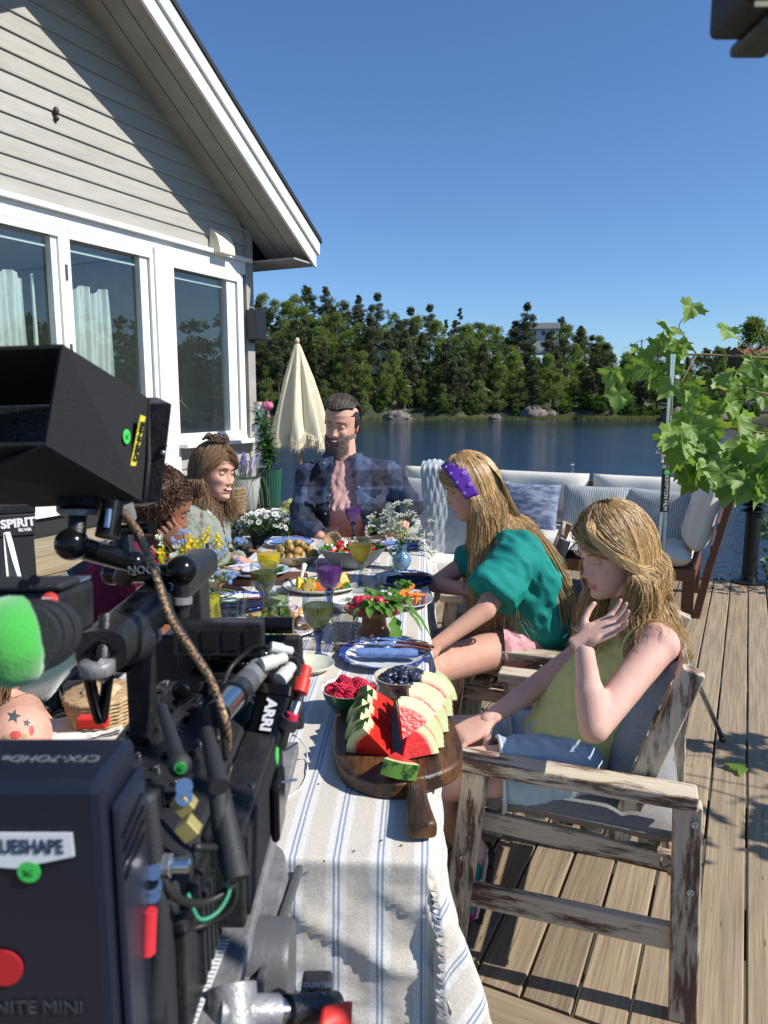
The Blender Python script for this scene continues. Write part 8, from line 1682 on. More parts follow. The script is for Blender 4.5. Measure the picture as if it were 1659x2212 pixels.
# ================================================================= FILM CAMERA RIG
K1 = mat('anodised black metal', (.022, .022, .024), .30, .35, bump=.3, bscale=350, col2=(.040, .040, .042), scale=60); K2 = mat('matte black plastic', (.022, .023, .026), .6, bump=.25, bscale=500); K3 = mat('black cordura cloth', (.016, .016, .018), .9, bump=.6, bscale=700); K4 = mat('gloss black metal', (.012, .012, .014), .18, .5)
GM = mat('worn grey alloy', (.20, .20, .202), .48, .35, col2=(.30, .30, .30), scale=35, bump=.3, bscale=200); DG = mat('dark grey plastic', (.085, .085, .088), .42, bump=.1, bscale=300); SL_ = mat('bare steel', (.55, .55, .56), .22, 1); NV = mat('navy black battery shell', (.012, .015, .028), .30, bump=.1, bscale=300); WPL = mat('grey white connector', (.55, .55, .50), .45); RDP = mat('red rubber', (.62, .03, .02), .5); GST = m_gst; BRS = m_brs; YTP = mat('yellow label', (.78, .70, .06), .6); WSC = mat('white scale', (.72, .74, .74), .5)
fc = thing('film_camera', 'black cinema camera with matte box battery and cables, seen from behind', 'camera', P(330, 1700, .72));
def fb_(nm, x0, x1, y0, y1, z0, z1, m=K1, bv=.002, par=None): return obj(nm, box(x0, x1, y0, y1, z0, z1), m, par or fc, bevel=bv)
def X(px, zd): return (px - CXP) / FOC * zd
def pr(nm, a, b_, r, m=K1, n=16, r2=None, par=None): return obj(nm, rod(a, b_, r, n, r2), m, par or fc, s=1, auto=40)
# battery at the back
xb = -.157; yb0 = .352; yb1 = .415; zt_b = 1.2233
ybk = P(232, 1695, .42).y
bat = fb_('battery', -.33, xb - .004, ybk, ybk + .062, .99, zt_b, NV, .006)
obj('chamfer', beam((xb - .001, ybk + .034, 1.0), (xb - .001, ybk + .034, 1.205), .006, .05, (0, 1, 0)), NV, fc, bevel=.003)
MB_ = plane_frame(atY(80, 1838, ybk - .0012), (1, 0, 0), (0, 0, 1))
lab = [(-.095, .0115), (.021, .0115), (.0215, -.0030), (-.013, -.0105), (-.095, -.004)][::-1]
obj('badge', mx(prism(lab, 0, .0008), MB_), WSC, fc); text('BLUESHAPE', .0120, mat('badge print', (.03, .04, .08), .5), MB_ @ Matrix.Translation((-.0070, .0030, .0012)), fc, ext=.0002, bold=.0003, sx=.74)
MG_ = plane_frame(atY(63, 1883, ybk - .0016), (1, 0, 0), (0, 0, 1)); obj('sticker', mx(lathe([(.0066, 0), (.0066, .0005), (.001, .0005)], 28), MG_), GST, fc); text('K', .0075, mat('dark green ink', (.01, .12, .03), .6), MG_ @ Matrix.Translation((0, 0, .0008)) @ Matrix.Rotation(PI / 2, 4, 'Z'), fc, ext=.0002)
MR_ = plane_frame(atY(8, 2090, ybk - .0012), (1, 0, 0), (0, 0, 1)); obj('logo_disc', mx(lathe([(.0115, 0), (.0115, .0008), (.001, .0008)], 32), MR_), mat('red logo', (.55, .02, .03), .4), fc); text('GRANITE MINI', .012, mat('pale print', (.05, .055, .065), .6), plane_frame(atY(40, 2178, ybk - .0012), (1, 0, 0), (0, 0, 1)), fc, ext=.0002)
text('CFX-7OHDe', .011, mat('dim print', (.16, .18, .2), .5), plane_frame(Vector((X(110, .45), ybk + .030, zt_b + .0006)), (-1, 0, 0), (0, -1, 0)), fc, ext=.0002)
for k in range(4): obj('side_line', beam((xb + .0025, ybk + .012, P(0, 1850, .42).z - .009 * k), (xb + .0025, ybk + .050, P(0, 1850, .42).z - .009 * k + .006), .0015, .002), K4, fc)
# camera body
yB0, yB1 = ybk + .066, .86
body = fb_('body', -.285, -.150, yB0, yB1, .965, 1.085, K2, .006)
fb_('side_panel', -.151, -.143, yB0 + .02, yB1 - .03, .975, 1.07, K1)
for k in range(22): fb_('vent_rib', -.1435, -.1395, yB0 + .06 + k * .0135, yB0 + .066 + k * .0135, .985, 1.055, K2, 0)
cp_ = fb_('cheese_plate', -.272, -.175, .60, .86, 1.088, 1.100, K1); hs = mat('bolt hole', (.004, .004, .004), .4)
for i in range(4):
 for j in range(10): obj('bolt', lathe([(.0042, 0), (.0042, .003), (.0022, .003), (.0022, .001), (.0005, .001)], 10, (-.262 + i * .026, .615 + j * .026, 1.1005)), K4 if (i + j) % 3 else SL_, fc, s=1, auto=40)
fb_('top_bracket', -.250, -.190, .50, .60, 1.088, 1.112, K1)
for i, (x, y) in enumerate(((-.24, .515), (-.205, .515), (-.24, .56), (-.205, .575), (-.222, .54))): obj('bolt', lathe([(.0055, 0), (.0055, .005), (.0028, .005), (.0028, .002), (.0006, .002)], 12, (x, y, 1.1125)), SL_ if i < 2 else K4, fc, s=1, auto=40)
fb_('side_lid', -.262, -.19, yB0 + .01, .50, 1.085, 1.097, K3, .004)
# top handle: round ended bar with tapped holes
hz = 1.222; hd_c = []
h = loft([(Vector((-.246, y, hz)), Vector((.0225, 0, 0)), Vector((0, 0, .0185))) for y in (.618, .622, .80, .805, .81, .97, .975)], 28, 3.2); obj('top_handle', h, K1, fc, s=1, auto=45)
obj('handle_ring', loft([(Vector((-.246, y, hz)), Vector((.0235, 0, 0)), Vector((0, 0, .0195))) for y in (.76, .80)], 28, 3.2), K4, fc, s=1, auto=45)
for k in range(9): obj('tapped_hole', lathe([(.0055, 0), (.0055, .0008), (.003, .0008), (.003, .0002)], 12, (-.250 + .008 * (k % 2), .645 + k * .036, hz + .0182)), K4, fc, s=1, auto=40)
obj('end_hole', mx(lathe([(.010, 0), (.010, .0015), (.006, .0015), (.006, -.002), (.001, -.002)], 20), plane_frame((-.246, .6175, hz), (1, 0, 0), (0, 0, 1))), K4, fc, s=1, auto=40)
for x in (-.258, -.234): obj('end_screw', mx(lathe([(.0022, 0), (.0022, .001), (.001, .001)], 10), plane_frame((x, .6175, hz), (1, 0, 0), (0, 0, 1))), K4, fc)
fb_('handle_post', -.262, -.230, .90, .95, 1.10, 1.205, K1); fb_('handle_post', -.256, -.236, .70, .735, 1.10, 1.205, K1)
fb_('bridge', -.262, -.150, .885, .905, 1.120, 1.165, K1, .003)
for k in range(4): fb_('bridge_slot', -.252 + k * .026, -.234 + k * .026, .8835, .8848, 1.130, 1.155, mat('slot dark', (.003, .003, .003), .9), 0)
pr('cross_rod', (-.225, .93, 1.148), (-.13, .93, 1.148), .0095); pr('rod_sleeve', (-.155, .93, 1.148), (-.118, .93, 1.148), .011, K4)
pr('hollow_rod', P(395, 1492, .80), P(420, 1478, .92), .0115, K4); obj('rod_mouth', ball(P(394, 1493, .796), (.008, .002, .008), 14, 8), hs, fc)
# lens and matte box
pr('lens', (-.205, .86, 1.045), (-.205, .99, 1.045), .052, K1, 40);
for k in range(5): pr('lens_ring', (-.205, .872 + k * .022, 1.045), (-.205, .882 + k * .022, 1.045), .0545 + .001 * k, K4, 48)
mbx0, mbx1, mby, mbz0, mbz1 = -.305, X(655, .985), P(650, 1480, .985).y, .992, 1.135
mbz1 = P(640, 1368, .985).z; mbz0 = P(640, 1586, .985).z
fb_('matte_box_plate', mbx0, mbx1, mby, mby + .010, mbz0, mbz1, K2, .005); fb_('matte_box_hood', mbx0 + .01, mbx1 - .006, mby + .010, mby + .016, mbz0 + .008, mbz1 - .006, K3, .003)
obj('ring_step', mx(lathe([(.062, 0), (.062, .004), (.056, .004), (.056, 0)], 48), plane_frame((-.205, mby - .001, 1.045), (1, 0, 0), (0, 0, 1))), K4, fc, s=1, auto=40)
obj('knob', lathe([(.011, 0), (.012, .003), (.012, .010), (.010, .013), (.004, .013), (.0035, .015), (.001, .015)], 28, P(548, 1378, .97)), K4, fc, s=1, auto=40)
fb_('clamp_bar', X(500, .96), X(600, .96), mby - .012, mby - .002, P(0, 1418, .96).z, P(0, 1402, .96).z, K1)
for k in range(3): obj('bolt', ball(P(530 + 22 * k, 1412, .945), .0028, 8, 6), SL_, fc, s=1)
text('ø11', .011, m_wtx, plane_frame(P(525, 1438, .974), (1, 0, 0), (0, 0, 1)), fc, ext=.0002); text('LMB-25', .009, m_wtx, plane_frame(P(603, 1582, .974), (1, 0, .06), (0, 0, 1)), fc, ext=.0002)
# lens motor
ma_, mb_ = P(600, 1500, .83), P(572, 1618, .80); axm = (mb_ - ma_).normalized(); sm_ = Vector((1, -.15, .12)); sm_ = (sm_ - axm * sm_.dot(axm)).normalized(); nm_ = sm_.cross(axm)
obj('lens_motor', loft([(ma_.lerp(mb_, t_), sm_ * a, nm_ * a * .8) for t_, a in ((-.12, .010), (-.10, .0215), (.08, .0235), (.10, .0215), (.95, .0205), (1.0, .017))], 24, 5), K4, fc, s=1, auto=40)
fr_ = -nm_ if nm_.y > 0 else nm_; Mm = plane_frame(ma_.lerp(mb_, .47) + fr_ * .0185, axm, axm.cross(fr_) * -1);
if (Mm.to_3x3() @ Vector((0, 0, 1))).y > 0: Mm = plane_frame(ma_.lerp(mb_, .47) + fr_ * .0185, axm, axm.cross(fr_))
text('ARRI', .0165, m_wtx, Mm @ Matrix.Translation((0, .002, 0)), fc, bold=.0008, ext=.0003); text('#4', .010, m_wtx, Mm @ Matrix.Translation((.038, -.006, 0)), fc, bold=.0003, ext=.0003)
# silver follow focus tube
t0_, t1_ = P(468, 1545, .70), P(570, 1432, .88)
pr('steel_tube', t0_, t0_.lerp(t1_, .30), .0135, SL_, 28); pr('tube_clamp', t0_.lerp(t1_, .30), t0_.lerp(t1_, .42), .0155, K1, 28); pr('tube_sleeve', t0_.lerp(t1_, .42), t0_.lerp(t1_, .60), .0140, DG, 28); pr('steel_tube', t0_.lerp(t1_, .60), t0_.lerp(t1_, .85), .0132, GM, 28); obj('tube_cone', rod(t0_.lerp(t1_, .85), t1_, .013, 20, .007), GM, fc, s=1, auto=40); obj('tube_mouth', mx(lathe([(.0118, 0), (.0118, .001), (.001, .001)], 24), plane_frame(t0_ - (t1_ - t0_).normalized() * .0012, Vector((1, -.3, .2)), (t1_ - t0_).cross(Vector((1, -.3, .2))))), hs, fc)
text('///', .010, m_wtx, plane_frame(t0_.lerp(t1_, .5) + Vector((.006, -.0128, .0)), (t1_ - t0_), (-.4, 0, 1)), fc)
# connectors
def connector(a, b_, m, nm='connector', r=.0072):
 a, b_ = Vector(a), Vector(b_); obj(nm, loft([(a.lerp(b_, t_), (b_ - a).orthogonal().normalized() * q, (b_ - a).cross((b_ - a).orthogonal()).normalized() * q) for t_, q in ((0, r * .7), (.05, r), (.55, r), (.6, r * .8), (.95, r * .78), (1, r * .6))], 16), m, fc, s=1, auto=40)
connector(P(562, 1438, .83), P(618, 1420, .85), WPL, r=.0085); connector(P(582, 1398, .86), P(632, 1408, .87), WPL, r=.0072); connector(P(603, 1470, .82), P(632, 1438, .84), WPL, r=.0085)
connector(P(632, 1548, .80), P(650, 1500, .82), SL_, r=.0062); connector(P(646, 1500, .82), P(662, 1440, .84), RDP, r=.0088); obj('red_band', rod(P(629, 1553, .80), P(633, 1541, .80), .0068, 16), mat('pink red ring', (.65, .03, .08), .4), fc, s=1, auto=40)
pr('connector_block', P(618, 1572, .80), P(628, 1552, .80), .011, K2)
CB = mat('black rubber cable', (.018, .018, .018), .5)
def cable(pts, r=.0028, m=CB, nm='cable'): obj(nm, tube(cat([P(*p_) for p_ in pts], 7), r, 8), m, fc, s=1)
cable([(632, 1408, .87), (650, 1425, .86), (655, 1455, .84), (650, 1470, .84)], .0032); cable([(618, 1420, .85), (640, 1425, .85), (648, 1455, .83), (642, 1470, .83)], .0032); cable([(582, 1398, .86), (545, 1402, .87), (500, 1440, .86), (480, 1490, .83), (470, 1530, .8)], .003); cable([(560, 1440, .83), (520, 1460, .84), (478, 1520, .80), (470, 1600, .74)], .003)
m_brd = mat('braided copper cable', (.42, .25, .13), .5, .3, col2=(.03, .03, .03), scale=420, lo=.45, hi=.55)
cable([(255, 1098, .74), (300, 1150, .70), (335, 1240, .68), (365, 1330, .66), (410, 1400, .64), (455, 1470, .62), (488, 1560, .60), (492, 1620, .62)], .0034, m_brd); cable([(262, 1100, .745), (296, 1160, .705), (341, 1245, .685), (372, 1325, .665), (414, 1396, .645), (462, 1475, .625), (480, 1570, .605), (488, 1640, .61)], .0026)
cable([(500, 1650, .6), (470, 1780, .58), (505, 1880, .57), (500, 1960, .57), (420, 2005, .56), (340, 1990, .52)], .0022); cable([(340, 1840, .5), (370, 1930, .5), (440, 1950, .53), (505, 1905, .55), (490, 1840, .55), (420, 1830, .52)], .0030); cable([(315, 1715, .5), (330, 1830, .5), (345, 2000, .5), (330, 2212, .5)], .007, K2)
cable([(405, 1930, .52), (430, 1985, .52), (470, 1970, .53), (495, 1925, .54), (480, 1900, .54)], .0016, mat('green wire', (.03, .22, .12), .5)); cable([(470, 1690, .56), (480, 1800, .55), (505, 1900, .55)], .0075, K2)
# rear plugs, antennas, gold connectors
pr('antenna', P(350, 1530, .62), P(386, 1645, .55), .0046, K2, 12, .0062); obj('antenna_joint', ball(P(388, 1652, .55), .009, 14, 10), K2, fc, s=1); MS_ = plane_frame(P(390, 1659, .537), (1, 0, 0), (0, -.1, 1)); obj('sticker', mx(lathe([(.0047, 0), (.0047, .0005), (.001, .0005)], 24), MS_), GST, fc); text('K', .005, mat('dark green ink', (.01, .12, .03), .6), MS_ @ Matrix.Translation((0, 0, .0008)), fc, ext=.0002)
pr('antenna', P(446, 1580, .60), P(474, 1700, .54), .0055, K2, 12, .0075); pr('antenna', P(470, 1680, .57), P(512, 1900, .53), .007, K2, 12, .0095)
for (x, y) in ((393, 1745), (402, 1800)):
 c = P(x, y, .52); obj('gold_plug', mx(box(-.0065, .0065, -.0065, .0065, -.012, 0), plane_frame(c, (1, 0, .8), (-.8, 0, 1))), mat('brass plug', (.50, .42, .16), .4, .5), fc, bevel=.001)
for (x, y) in ((398, 1700), (398, 1722)): obj('port', rod(P(x, y, .52), P(x, y - 3, .54), .006, 14), SL_, fc, s=1, auto=40)
connector(P(318, 1870, .50), P(412, 1868, .505), SL_, 'silver_plug', .0072)
for k in range(5): obj('plug_groove', rod(P(340 + 7 * k, 1869.5, .5005), P(342 + 7 * k, 1869.5, .5005), .0076, 18), GM, fc, s=1, auto=40)
pr('red_switch', P(322, 1965, .485), P(316, 2058, .485), .0052, mat('red lever', (.55, .03, .04), .45), 12, .006)
for (x, y) in ((326, 1905), (330, 1935), (332, 1885), (334, 1915)): obj('port', rod(P(x, y, .49), P(x + 4, y, .51), .005, 12), SL_ if x != 326 else K4, fc, s=1, auto=40)
# transmitter box on the right side
XT = -.116; fb_('transmitter', -.150, XT, .56, .79, 1.000, 1.085, K1, .003)
for k in range(26): obj('cooling_fin', box(XT, XT + .0025, .57, .78, 1.006 + k * .0028, 1.0074 + k * .0028), K2, fc)
M_ = plane_frame(Vector((XT + .0006, .735, 1.066)), (0, 1, 0), (0, 0, 1)); obj('sticker', mx(lathe([(.009, 0), (.009, .0030), (.001, .0030)], 24), M_), GST, fc)
for (x, y) in ((-.138, .62), (-.122, .64), (-.138, .76), (-.12, .775)): obj('screw', lathe([(.003, 0), (.003, .0012), (.001, .0012)], 10, (x, y, 1.0855)), SL_, fc)
fb_('release_lever', XT + .003, XT + .012, .68, .73, 1.0, 1.06, K4, .004); pr('lever_pin', (XT + .011, .71, 1.05), (XT + .026, .715, 1.05), .0014, SL_, 8)
fb_('red_tag', X(150, .83), X(215, .83), .80, .815, P(0, 1592, .83).z, P(0, 1566, .83).z, RDP)
# baseplate, bridge and rods underneath
fb_('dovetail', -.235, -.120, .42, .98, .945, .963, GM, .002)
a, b_ = P(478, 2080, .63), P(562, 1885, .80)
# eyepiece with the green chamois cup
evf = thing('viewfinder', 'camera viewfinder with a bright green chamois eye cushion and red record button', 'viewfinder', P(90, 1330, .55))
def eb(nm, pts_, th_, m, bv=.003): return obj(nm, pts_, m, evf, bevel=bv)
eA, eB_, eU = P(20, 1390, .50), P(205, 1300, .66), UPv; ed = (eB_ - eA).normalized(); es = ed.cross(UPv).normalized(); eu = es.cross(ed)
obj('body', mx(box(-.045, .020, .012, .085, -.022, .022), basis(P(62, 1345, .56), es, ed, eu)), K1, evf, bevel=.006); obj('hood', mx(box(-.047, .022, .008, .05, .0222, .029), basis(P(62, 1345, .56), es, ed, eu)), K2, evf, bevel=.004)
obj('screen', mx(box(-.01, .0182, .055, .080, .0222, .0245), basis(P(62, 1345, .56), es, ed, eu)), mat('small screen', (.10, .14, .22), .15), evf)
Mr = plane_frame(P(107, 1300, .545) , es * 1 + ed * -.2, eu * .8 + ed * .5); obj('record_button', mx(lathe([(.0068, 0), (.0068, .002), (.0055, .003), (.001, .003)], 28), Mr), mat('red button', (.55, .06, .05), .4), evf, s=1, auto=40); text('REC', .0052, m_wtx, Mr @ Matrix.Translation((0, 0, .0034)), evf, ext=.0002)
for (x, y) in ((52, 1264), (75, 1255)): obj('button', mx(lathe([(.0042, 0), (.0042, .0015), (.001, .002)], 18), plane_frame(P(x, y, .535), (1, 0, 0), (0, .6, 1))), K4, evf, s=1, auto=40)
ec = P(30, 1388, .47);
for k in range(5): obj('barrel_ring', rod(ec.lerp(P(118, 1362, .56), .12 + .15 * k), ec.lerp(P(118, 1362, .56), .21 + .15 * k), .0240 + .001 * (k % 2), 40), K2, evf, s=1, auto=40)
dd_ = Vector((.80, .58, .05)).normalized(); s1 = dd_.orthogonal().normalized(); s2 = dd_.cross(s1)
obj('eye_cushion', displace(loft([(P(-2, 1393, .445) + dd_ * t_, s1 * a, s2 * a) for t_, a in ((-.012, .004), (-.011, .016), (-.006, .024), (.002, .0275), (.010, .0275), (.017, .026), (.020, .022))], 40), .0006, 60, 2), mat('green chamois', (.05, .36, .05), .95, sheen=.6, bump=.4, bscale=600), evf, s=1)
obj('eye_lens', mx(lathe([(.017, 0), (.017, .001), (.001, .001)], 28), plane_frame(P(-2, 1393, .445) - dd_ * .0125, s1, s2)), K4, evf)
for (a, b_, r_) in (((228, 1330, .66), (222, 1425, .64), .0060), ((212, 1440, .64), (236, 1452, .64), .0105)): pr('clamp_screw', P(*a), P(*b_), r_, K1 if r_ < .01 else GM, par=evf)
obj('knurled_knob', lathe([(.0135, -.006), (.0145, -.005), (.0145, .005), (.0135, .006)], 40, P(210, 1442, .64), flute=.03, fn=20), GM, evf, s=1, auto=50)
obj('clamp', mx(displace(ball((0, 0, 0), (.021, .022, .026), 20, 14), .002, 30, 2), Matrix.Translation(P(258, 1392, .70))), K4, evf, s=1); obj('clamp_disc', rod(P(268, 1392, .69), P(300, 1388, .71), .020, 32), K1, evf, s=1, auto=40)
obj('eyelet', tube([P(330 + 14 * math.cos(a), 1372 + 16 * math.sin(a), .74) for a in np.linspace(0, 2 * PI, 20)], .003, 8, False), GM, evf, s=1)
obj('support_arm', rod(P(175, 1400, .66), P(190, 1450, .67), .007, 14), mat('yellow tape', (.62, .50, .03), .7), evf, s=1, auto=40); obj('support_arm', tube(cat([P(188, 1445, .67), P(205, 1520, .69), P(218, 1555, .70), P(228, 1500, .70), P(238, 1420, .70)], 5), .0055, 12), K4, evf, s=1)
# articulated arm + monitor with its cloth hood
arm_ = thing('articulated_arm', 'jointed black arm linking the camera handle to the hooded monitor', 'arm', P(300, 1250, .80)); NG = K4
pr('link', P(165, 1180, .74), P(285, 1215, .80), .0115, NG, 20, par=arm_); pr('link', P(240, 1240, .84), P(385, 1237, .80), .0105, NG, 20, par=arm_)
for (c, r_) in (((155, 1175, .73), .0165), ((290, 1216, .80), .0135), ((243, 1240, .84), .0125), ((392, 1232, .79), .0165)): obj('ball_joint', ball(P(*c), r_, 22, 16), NG, arm_, s=1)
pr('joint_collar', P(288, 1200, .80), P(266, 1250, .82), .012, K1, par=arm_); pr('lock_post', P(268, 1200, .80), P(266, 1150, .80), .0125, K1, 20, .010, par=arm_); pr('lock_lever', P(262, 1144, .79), P(330, 1140, .77), .0055, K4, 12, .0075, par=arm_); pr('stem', P(392, 1250, .79), P(392, 1330, .80), .0085, K1, par=arm_); obj('stem_ring', rod(P(392, 1290, .795), P(392, 1305, .795), .0115, 20), GM, arm_, s=1, auto=40)
pr('stem', P(165, 1160, .73), P(168, 1105, .74), .009, K1, par=arm_); pr('mount_disc', P(170, 1105, .74), P(172, 1078, .745), .021, K1, 32, par=arm_); pr('mount_ring', P(170, 1113, .74), P(170, 1100, .74), .018, GM, 36, par=arm_)
text('NOGA', .012, mat('dim print', (.16, .18, .2), .5), plane_frame(P(312, 1232, .785), (1, 0, 0), (0, 0, 1)), arm_)
pr('plug', P(245, 1085, .73), P(232, 1160, .72), .010, K4, 18, .012, par=arm_); pr('plug', P(236, 1100, .715), P(232, 1140, .712), .0035, SL_, 10, par=arm_); pr('plug', P(268, 1090, .75), P(276, 1120, .76), .009, GM, 18, par=arm_)
mon = thing('field_monitor', 'small field monitor in a folded black cloth sun hood with a yellow label', 'monitor', P(300, 1000, .80))
q_ = [P(308, 858, .93), P(372, 872, .80), P(352, 1086, .80), P(292, 1070, .93)]
sl = [P(x, y, z) for x, y, z in ((316, 860, .84), (343, 858, .80), (371, 871, .77), (373, 876, .77), (348, 1085, .765), (318, 1094, .79), (296, 1080, .83))]
dY = Vector((-.30, .05, -.005))
obj('screen_body', (lambda a: (a + [v + dY for v in a], [list(range(7)), [7 + i for i in range(7)][::-1]] + [(i, 7 + i, 7 + (i + 1) % 7, (i + 1) % 7) for i in range(7)]))(sl), K1, mon, bevel=.002)
hA = [P(135, 743, .60), P(323, 862, .78), P(311, 1088, .77), P(98, 962, .60)]
hI = [v + Vector((-.30, .03, -.008)) for v in hA]
def panel(a, b_, c, d, off):
 off = Vector(off); V = [a, b_, c, d, a + off, b_ + off, c + off, d + off]; return V, [(0, 1, 2, 3), (7, 6, 5, 4), (0, 4, 5, 1), (1, 5, 6, 2), (2, 6, 7, 3), (3, 7, 4, 0)]
obj('hood_side', panel(*hA, (-.003, .002, 0)), K3, mon); obj('hood_top', panel(hA[0], hA[1], hI[1], hI[0], (0, 0, -.003)), K3, mon); obj('hood_bottom', panel(P(98, 962, .60), P(311, 1088, .77), P(240, 1092, .80) + Vector((-.28, 0, 0)), P(-480, 975, .60), (0, 0, .003)), K3, mon)
obj('hood_far_side', panel(*hI, (.003, 0, 0)), K3, mon)
obj('hood_bottom_flap', panel(P(100, 962, .598), P(312, 1086, .768), P(70, 1096, .76), P(-60, 1030, .62), (0, 0, .002)), K3, mon)
obj('binding', tube([P(311, 1086, .766), P(322, 1000, .772), P(325, 862, .778)], .0032, 8), K2, mon, s=1)
Ml = plane_frame(P(297, 953, .742), (P(285, 1003, .742) - P(305, 903, .742)), (P(310, 953, .757) - P(283, 952, .727))); obj('label', mx(box(-.026, .026, -.0062, .0062, .0, .0008), Ml), YTP, mon)
zz = 1 if (Ml.to_3x3() @ Vector((0, 0, 1))).y < 0 else -1
Mt_ = Ml @ (Matrix.Identity(4) if zz > 0 else Matrix.Rotation(PI, 4, 'X')); text('DENNIS', .0115, m_tag, Mt_ @ Matrix.Translation((0, 0, .0014)) @ Matrix.Rotation(PI, 4, 'Z'), mon, bold=.0004)
Mk = plane_frame(P(273, 943, .7195), (P(285, 943, .731) - P(263, 943, .711)), (0, -.05, 1)); nz_ = (Mk.to_3x3() @ Vector((0, 0, 1))); Mk = Mk if nz_.y < 0 else Mk @ Matrix.Rotation(PI, 4, 'Y')
obj('sticker', mx(lathe([(.0072, 0), (.0072, .0006), (.001, .0006)], 26), Mk), GST, mon); text('K', .0085, mat('dark green ink', (.01, .12, .03), .6), Mk @ Matrix.Translation((0, 0, .001)) @ Matrix.Rotation(PI / 2, 4, 'Z'), mon, ext=.0002)
obj('screw', ball(P(352, 978, .767), .0032, 10, 8), SL_, mon, s=1); obj('jack', ball(P(356, 962, .7665), .0028, 8, 6), hs, mon)
# fluid head and tripod
tri = thing('camera_tripod', 'heavy grey fluid head and tripod carrying the film camera', 'tripod', (-.15, .72, 0)); hc_ = Vector((-.16, .74, .86))
obj('head_body', displace(loft([(Vector((-.165, .72, z)), Vector((a, 0, 0)), Vector((0, b_, 0))) for z, a, b_ in ((.74, .05, .05), (.78, .062, .07), (.90, .060, .075), (.925, .055, .08))], 28, 4), .0005, 20, 1), GM, tri, s=1, auto=45)
pa, pb_ = Vector((-.19, .42, .938)), Vector((-.19, .98, .938));
qA, qB = P(455, 2200, .60), P(572, 1872, .86)
obj('sliding_plate', mx(box(-.045, .030, 0, (qB - qA).length, -.018, -.004), plane_frame(qA, Vector((1, -.05, 0)), qB - qA)), GM, tri, bevel=.003)
obj('sliding_plate_rail', mx(join(box(-.05, -.038, 0, (qB - qA).length, -.004, .008), box(.026, .034, 0, (qB - qA).length, -.006, .004)), plane_frame(qA, Vector((1, -.05, 0)), qB - qA)), DG, tri, bevel=.002)
MS2 = plane_frame(P(454, 2100, .62), Vector((1, -.05, 0)), P(477, 2000, .69) - P(432, 2190, .58)); obj('scale_strip', mx(box(-.0055, .0055, -.06, .07, 0, .0015), MS2), WSC, tri)
for k in range(24): obj('scale_mark', mx(box(.0005 if k % 2 else -.002, .0055, -.058 + k * .0053, -.0574 + k * .0053, .0016, .002), MS2), K2, tri)
obj('plate_knob', mx(lathe([(.013, 0), (.0145, .002), (.0145, .012), (.013, .014)], 56, flute=.05, fn=20), plane_frame(P(560, 1915, .78), (0, .3, 1), (0, 1, -.3))), K1, tri, s=1, auto=50); pr('knob_stem', P(530, 1915, .78), P(562, 1915, .78), .010, GM, par=tri)
Md = plane_frame(P(548, 2085, .70), (0, .25, 1), (0, 1, -.25)); obj('drag_drum', mx(lathe([(.040, -.03), (.042, -.028), (.042, .012), (.041, .014), (.041, .030), (.038, .036), (.001, .036)], 56), Md if (Md.to_3x3() @ Vector((0, 0, 1))).x > 0 else Md @ Matrix.Rotation(PI, 4, 'X')), DG, tri, s=1, auto=35)
pr('lever_arm', P(500, 2130, .60), P(505, 2240, .58), .020, GM, 24, par=tri); pr('pan_joint', P(470, 2190, .58), P(600, 2185, .60), .013, GM, 20, par=tri); pr('pan_joint_cap', P(600, 2185, .60), P(625, 2184, .605), .010, SL_, 18, par=tri); pr('pan_bar', P(620, 2185, .60), P(725, 2176, .63), .0125, K1, 20, par=tri)
obj('counter_dial', cbox(P(685, 2150, .64), (.026, .02, .034)), K2, tri, bevel=.003); Mc = plane_frame(P(681, 2150, .620), (1, 0, 0), (0, 0, 1)); text('COUNTER', .0068, m_wtx, Mc @ Matrix.Translation((0, .0095, 0)), tri, ext=.0002, sx=.9); text('35%', .0085, m_wtx, Mc @ Matrix.Translation((.003, .0, 0)), tri, ext=.0002); text('LANCE', .0068, m_wtx, Mc @ Matrix.Translation((.002, -.0095, 0)), tri, ext=.0002, sx=.9); obj('green_flag', mx(box(-.0125, -.006, -.004, .005, 0, .0005), Mc), mat('green window', (.04, .40, .22), .5), tri)
obj('red_sleeve', loft([(P(690, 2212, .58).lerp(P(760, 2195, .60), t_), Vector((0, .012, .002)), Vector((0, -.002, a))) for t_, a in ((0, .006), (.2, .010), (.8, .010), (1, .006))], 16), RDP, tri, s=1)
for k, (x, y) in enumerate(((-.55, .95), (.10, .35), (-.35, .16))):
 a = Vector((-.165, .72, .76)); e_ = Vector((x, y, .02)); obj('leg', join(rod(a + Vector((.02, 0, 0)), a.lerp(e_, .55) + Vector((.02, 0, 0)), .012, 12), rod(a - Vector((.02, 0, 0)), a.lerp(e_, .55) - Vector((.02, 0, 0)), .012, 12), rod(a.lerp(e_, .45), e_, .014, 12)), K1, tri, s=1, auto=40)
 obj('spreader_foot', ball(e_, (.03, .03, .02), 12, 8), K2, tri, s=1)
obj('bowl_clamp', lathe([(.03, .66), (.045, .70), (.06, .74), (.05, .745)], 28, (-.165, .72, 0)), GM, tri, s=1, auto=40)
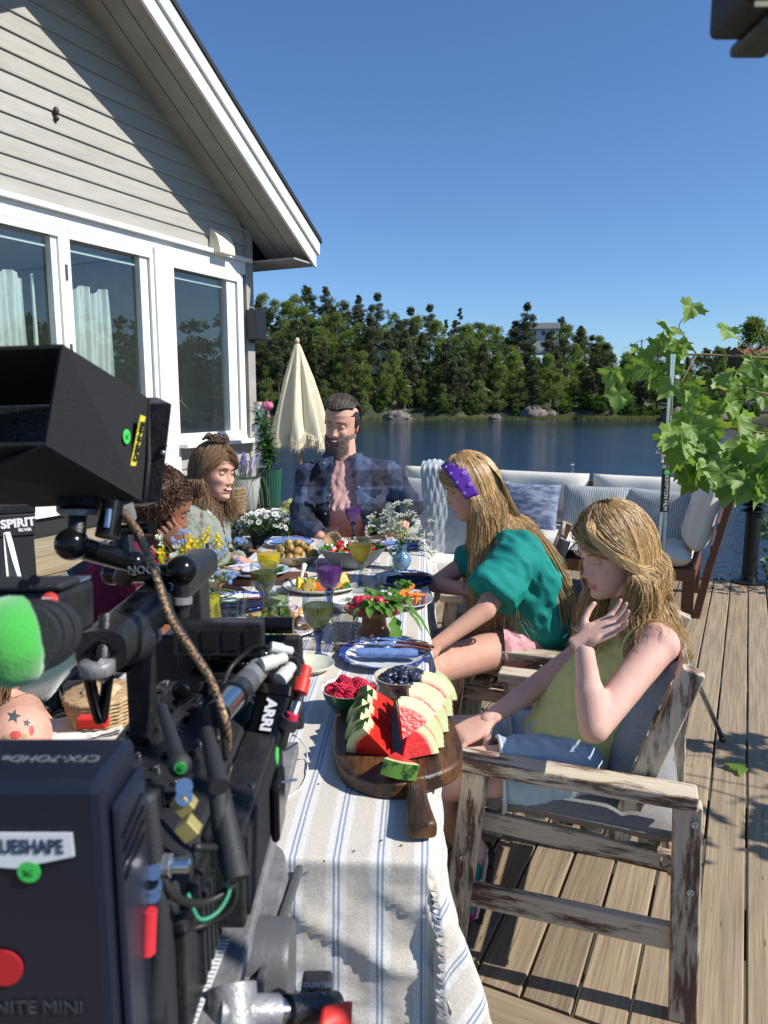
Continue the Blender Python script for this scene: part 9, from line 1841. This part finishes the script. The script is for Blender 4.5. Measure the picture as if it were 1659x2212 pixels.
# hand-held box with SPIRIT lettering by the door, towel
bxp = P(25, 1120, 3.9); bt_ = thing('case', 'black box printed SPIRIT SILVER standing by the glass door', 'box', bxp - UPv * .1); Mb = plane_frame(P(25, 1125, 3.9), dv * 1.0 + dn * .8, (0, 0, 1))
obj('shell', mx(box(-.24, .115, -.085, .035, -.10, 0), Mb), K2, bt_, bevel=.008); obj('lid', mx(box(-.24, .118, .037, .085, -.11, .004), Mb), K1, bt_, bevel=.006); obj('stand', mx(box(-.22, .10, -.42, -.086, -.09, -.01), Mb), K2, bt_)
text('SPIRIT', .062, m_wtx, Mb @ Matrix.Translation((.03, -.015, .002)) @ Matrix.Rotation(R(3), 4, 'Z'), bt_, bold=.003); text('SILVER', .022, m_wtx, Mb @ Matrix.Translation((.06, -.052, .002)), bt_, bold=.001)
tw = P(15, 1170, 3.7); g = grid(20, 24, lambda u, v: P(2 + 48 * u * (.15 + .85 * (1 - v)) + 8 * v, 1250 - 100 * v, 3.6 + .03 * math.sin(u * 14) * (1 - v)) + Vector((0, .02 * math.sin(u * 12 + v * 2), 0)))
tag(obj('towel', g, mat('white waffle towel', (.68, .67, .64), .95, bump=.6, bscale=90), s=1), 'white towel hanging below the black SPIRIT box', 'towel')
# straw hat + paper on the empty chair
ht_ = on(222, 1560); m_bk2 = mat('bread basket weave', (.48, .34, .18), .85, col2=(.30, .19, .09), scale=90, bump=.5, bscale=200)
tag(obj('bread_basket', join(*[lathe([(.060 + .002 * k, 0 + .009 * k), (.066 + .002 * k, .004 + .009 * k), (.060 + .002 * k, .009 + .009 * k)], 36, ht_, flute=.03, fn=18) for k in range(8)]), m_bk2, s=1), 'woven bread basket at the left end of the table behind the film camera', 'basket')
tag(obj('bread', displace(ball(ht_ + UPv * .05, (.05, .055, .035), 24, 16), .005, 14, 3, True), mat('crusty bread', (.45, .24, .10), .8, col2=(.62, .45, .28), scale=60, bump=.5, bscale=120), s=1), 'crusty bread roll lying in the woven basket', 'bread')
flat_napkin('white striped napkin under the bread basket', on(185, 1575) + UPv * .003, .15, .12, TR + TA * .4, mat('white striped napkin', (.62, .62, .60), .9), 3)
# dark gear hanging in at the top right, on its own stand outside the frame
gr = thing('studio_flag_head', 'dark out of focus grip head hanging in at the top right corner', 'grip head', P(1640, 0, .5)); g0 = P(1640, 20, .5)
obj('body', box(X(1567, .5), X(1850, .5), g0.y - .03, g0.y + .03, P(0, 47, .5).z, P(0, -90, .5).z), K2, gr, bevel=.006); obj('clamp', box(X(1632, .5), X(1720, .5), g0.y - .02, g0.y + .04, P(0, 70, .5).z, P(0, 40, .5).z), K1, gr, bevel=.004)
obj('label', box(X(1600, .49), X(1640, .49), g0.y - .0312, g0.y - .030, P(0, 46, .49).z, P(0, 36, .49).z), mat('beige tape', (.42, .38, .26), .7), gr)
obj('boom', tube([Vector((X(1800, .5), g0.y, P(0, -60, .5).z)), Vector((1.0, .2, 1.95))], .012, 12), K1, gr, s=1); obj('stand', rod((1.0, .2, 1.97), (1.0, .2, 0), .016, 12), K1, gr, s=1); obj('stand_base', join(*[rod((1.0, .2, .25), (1.0 + .4 * math.cos(a), .2 + .4 * math.sin(a), .01), .011, 8) for a in (-.3, 1.5 + 3.14, 3.9 - 4.9)]), K1, gr, s=1)
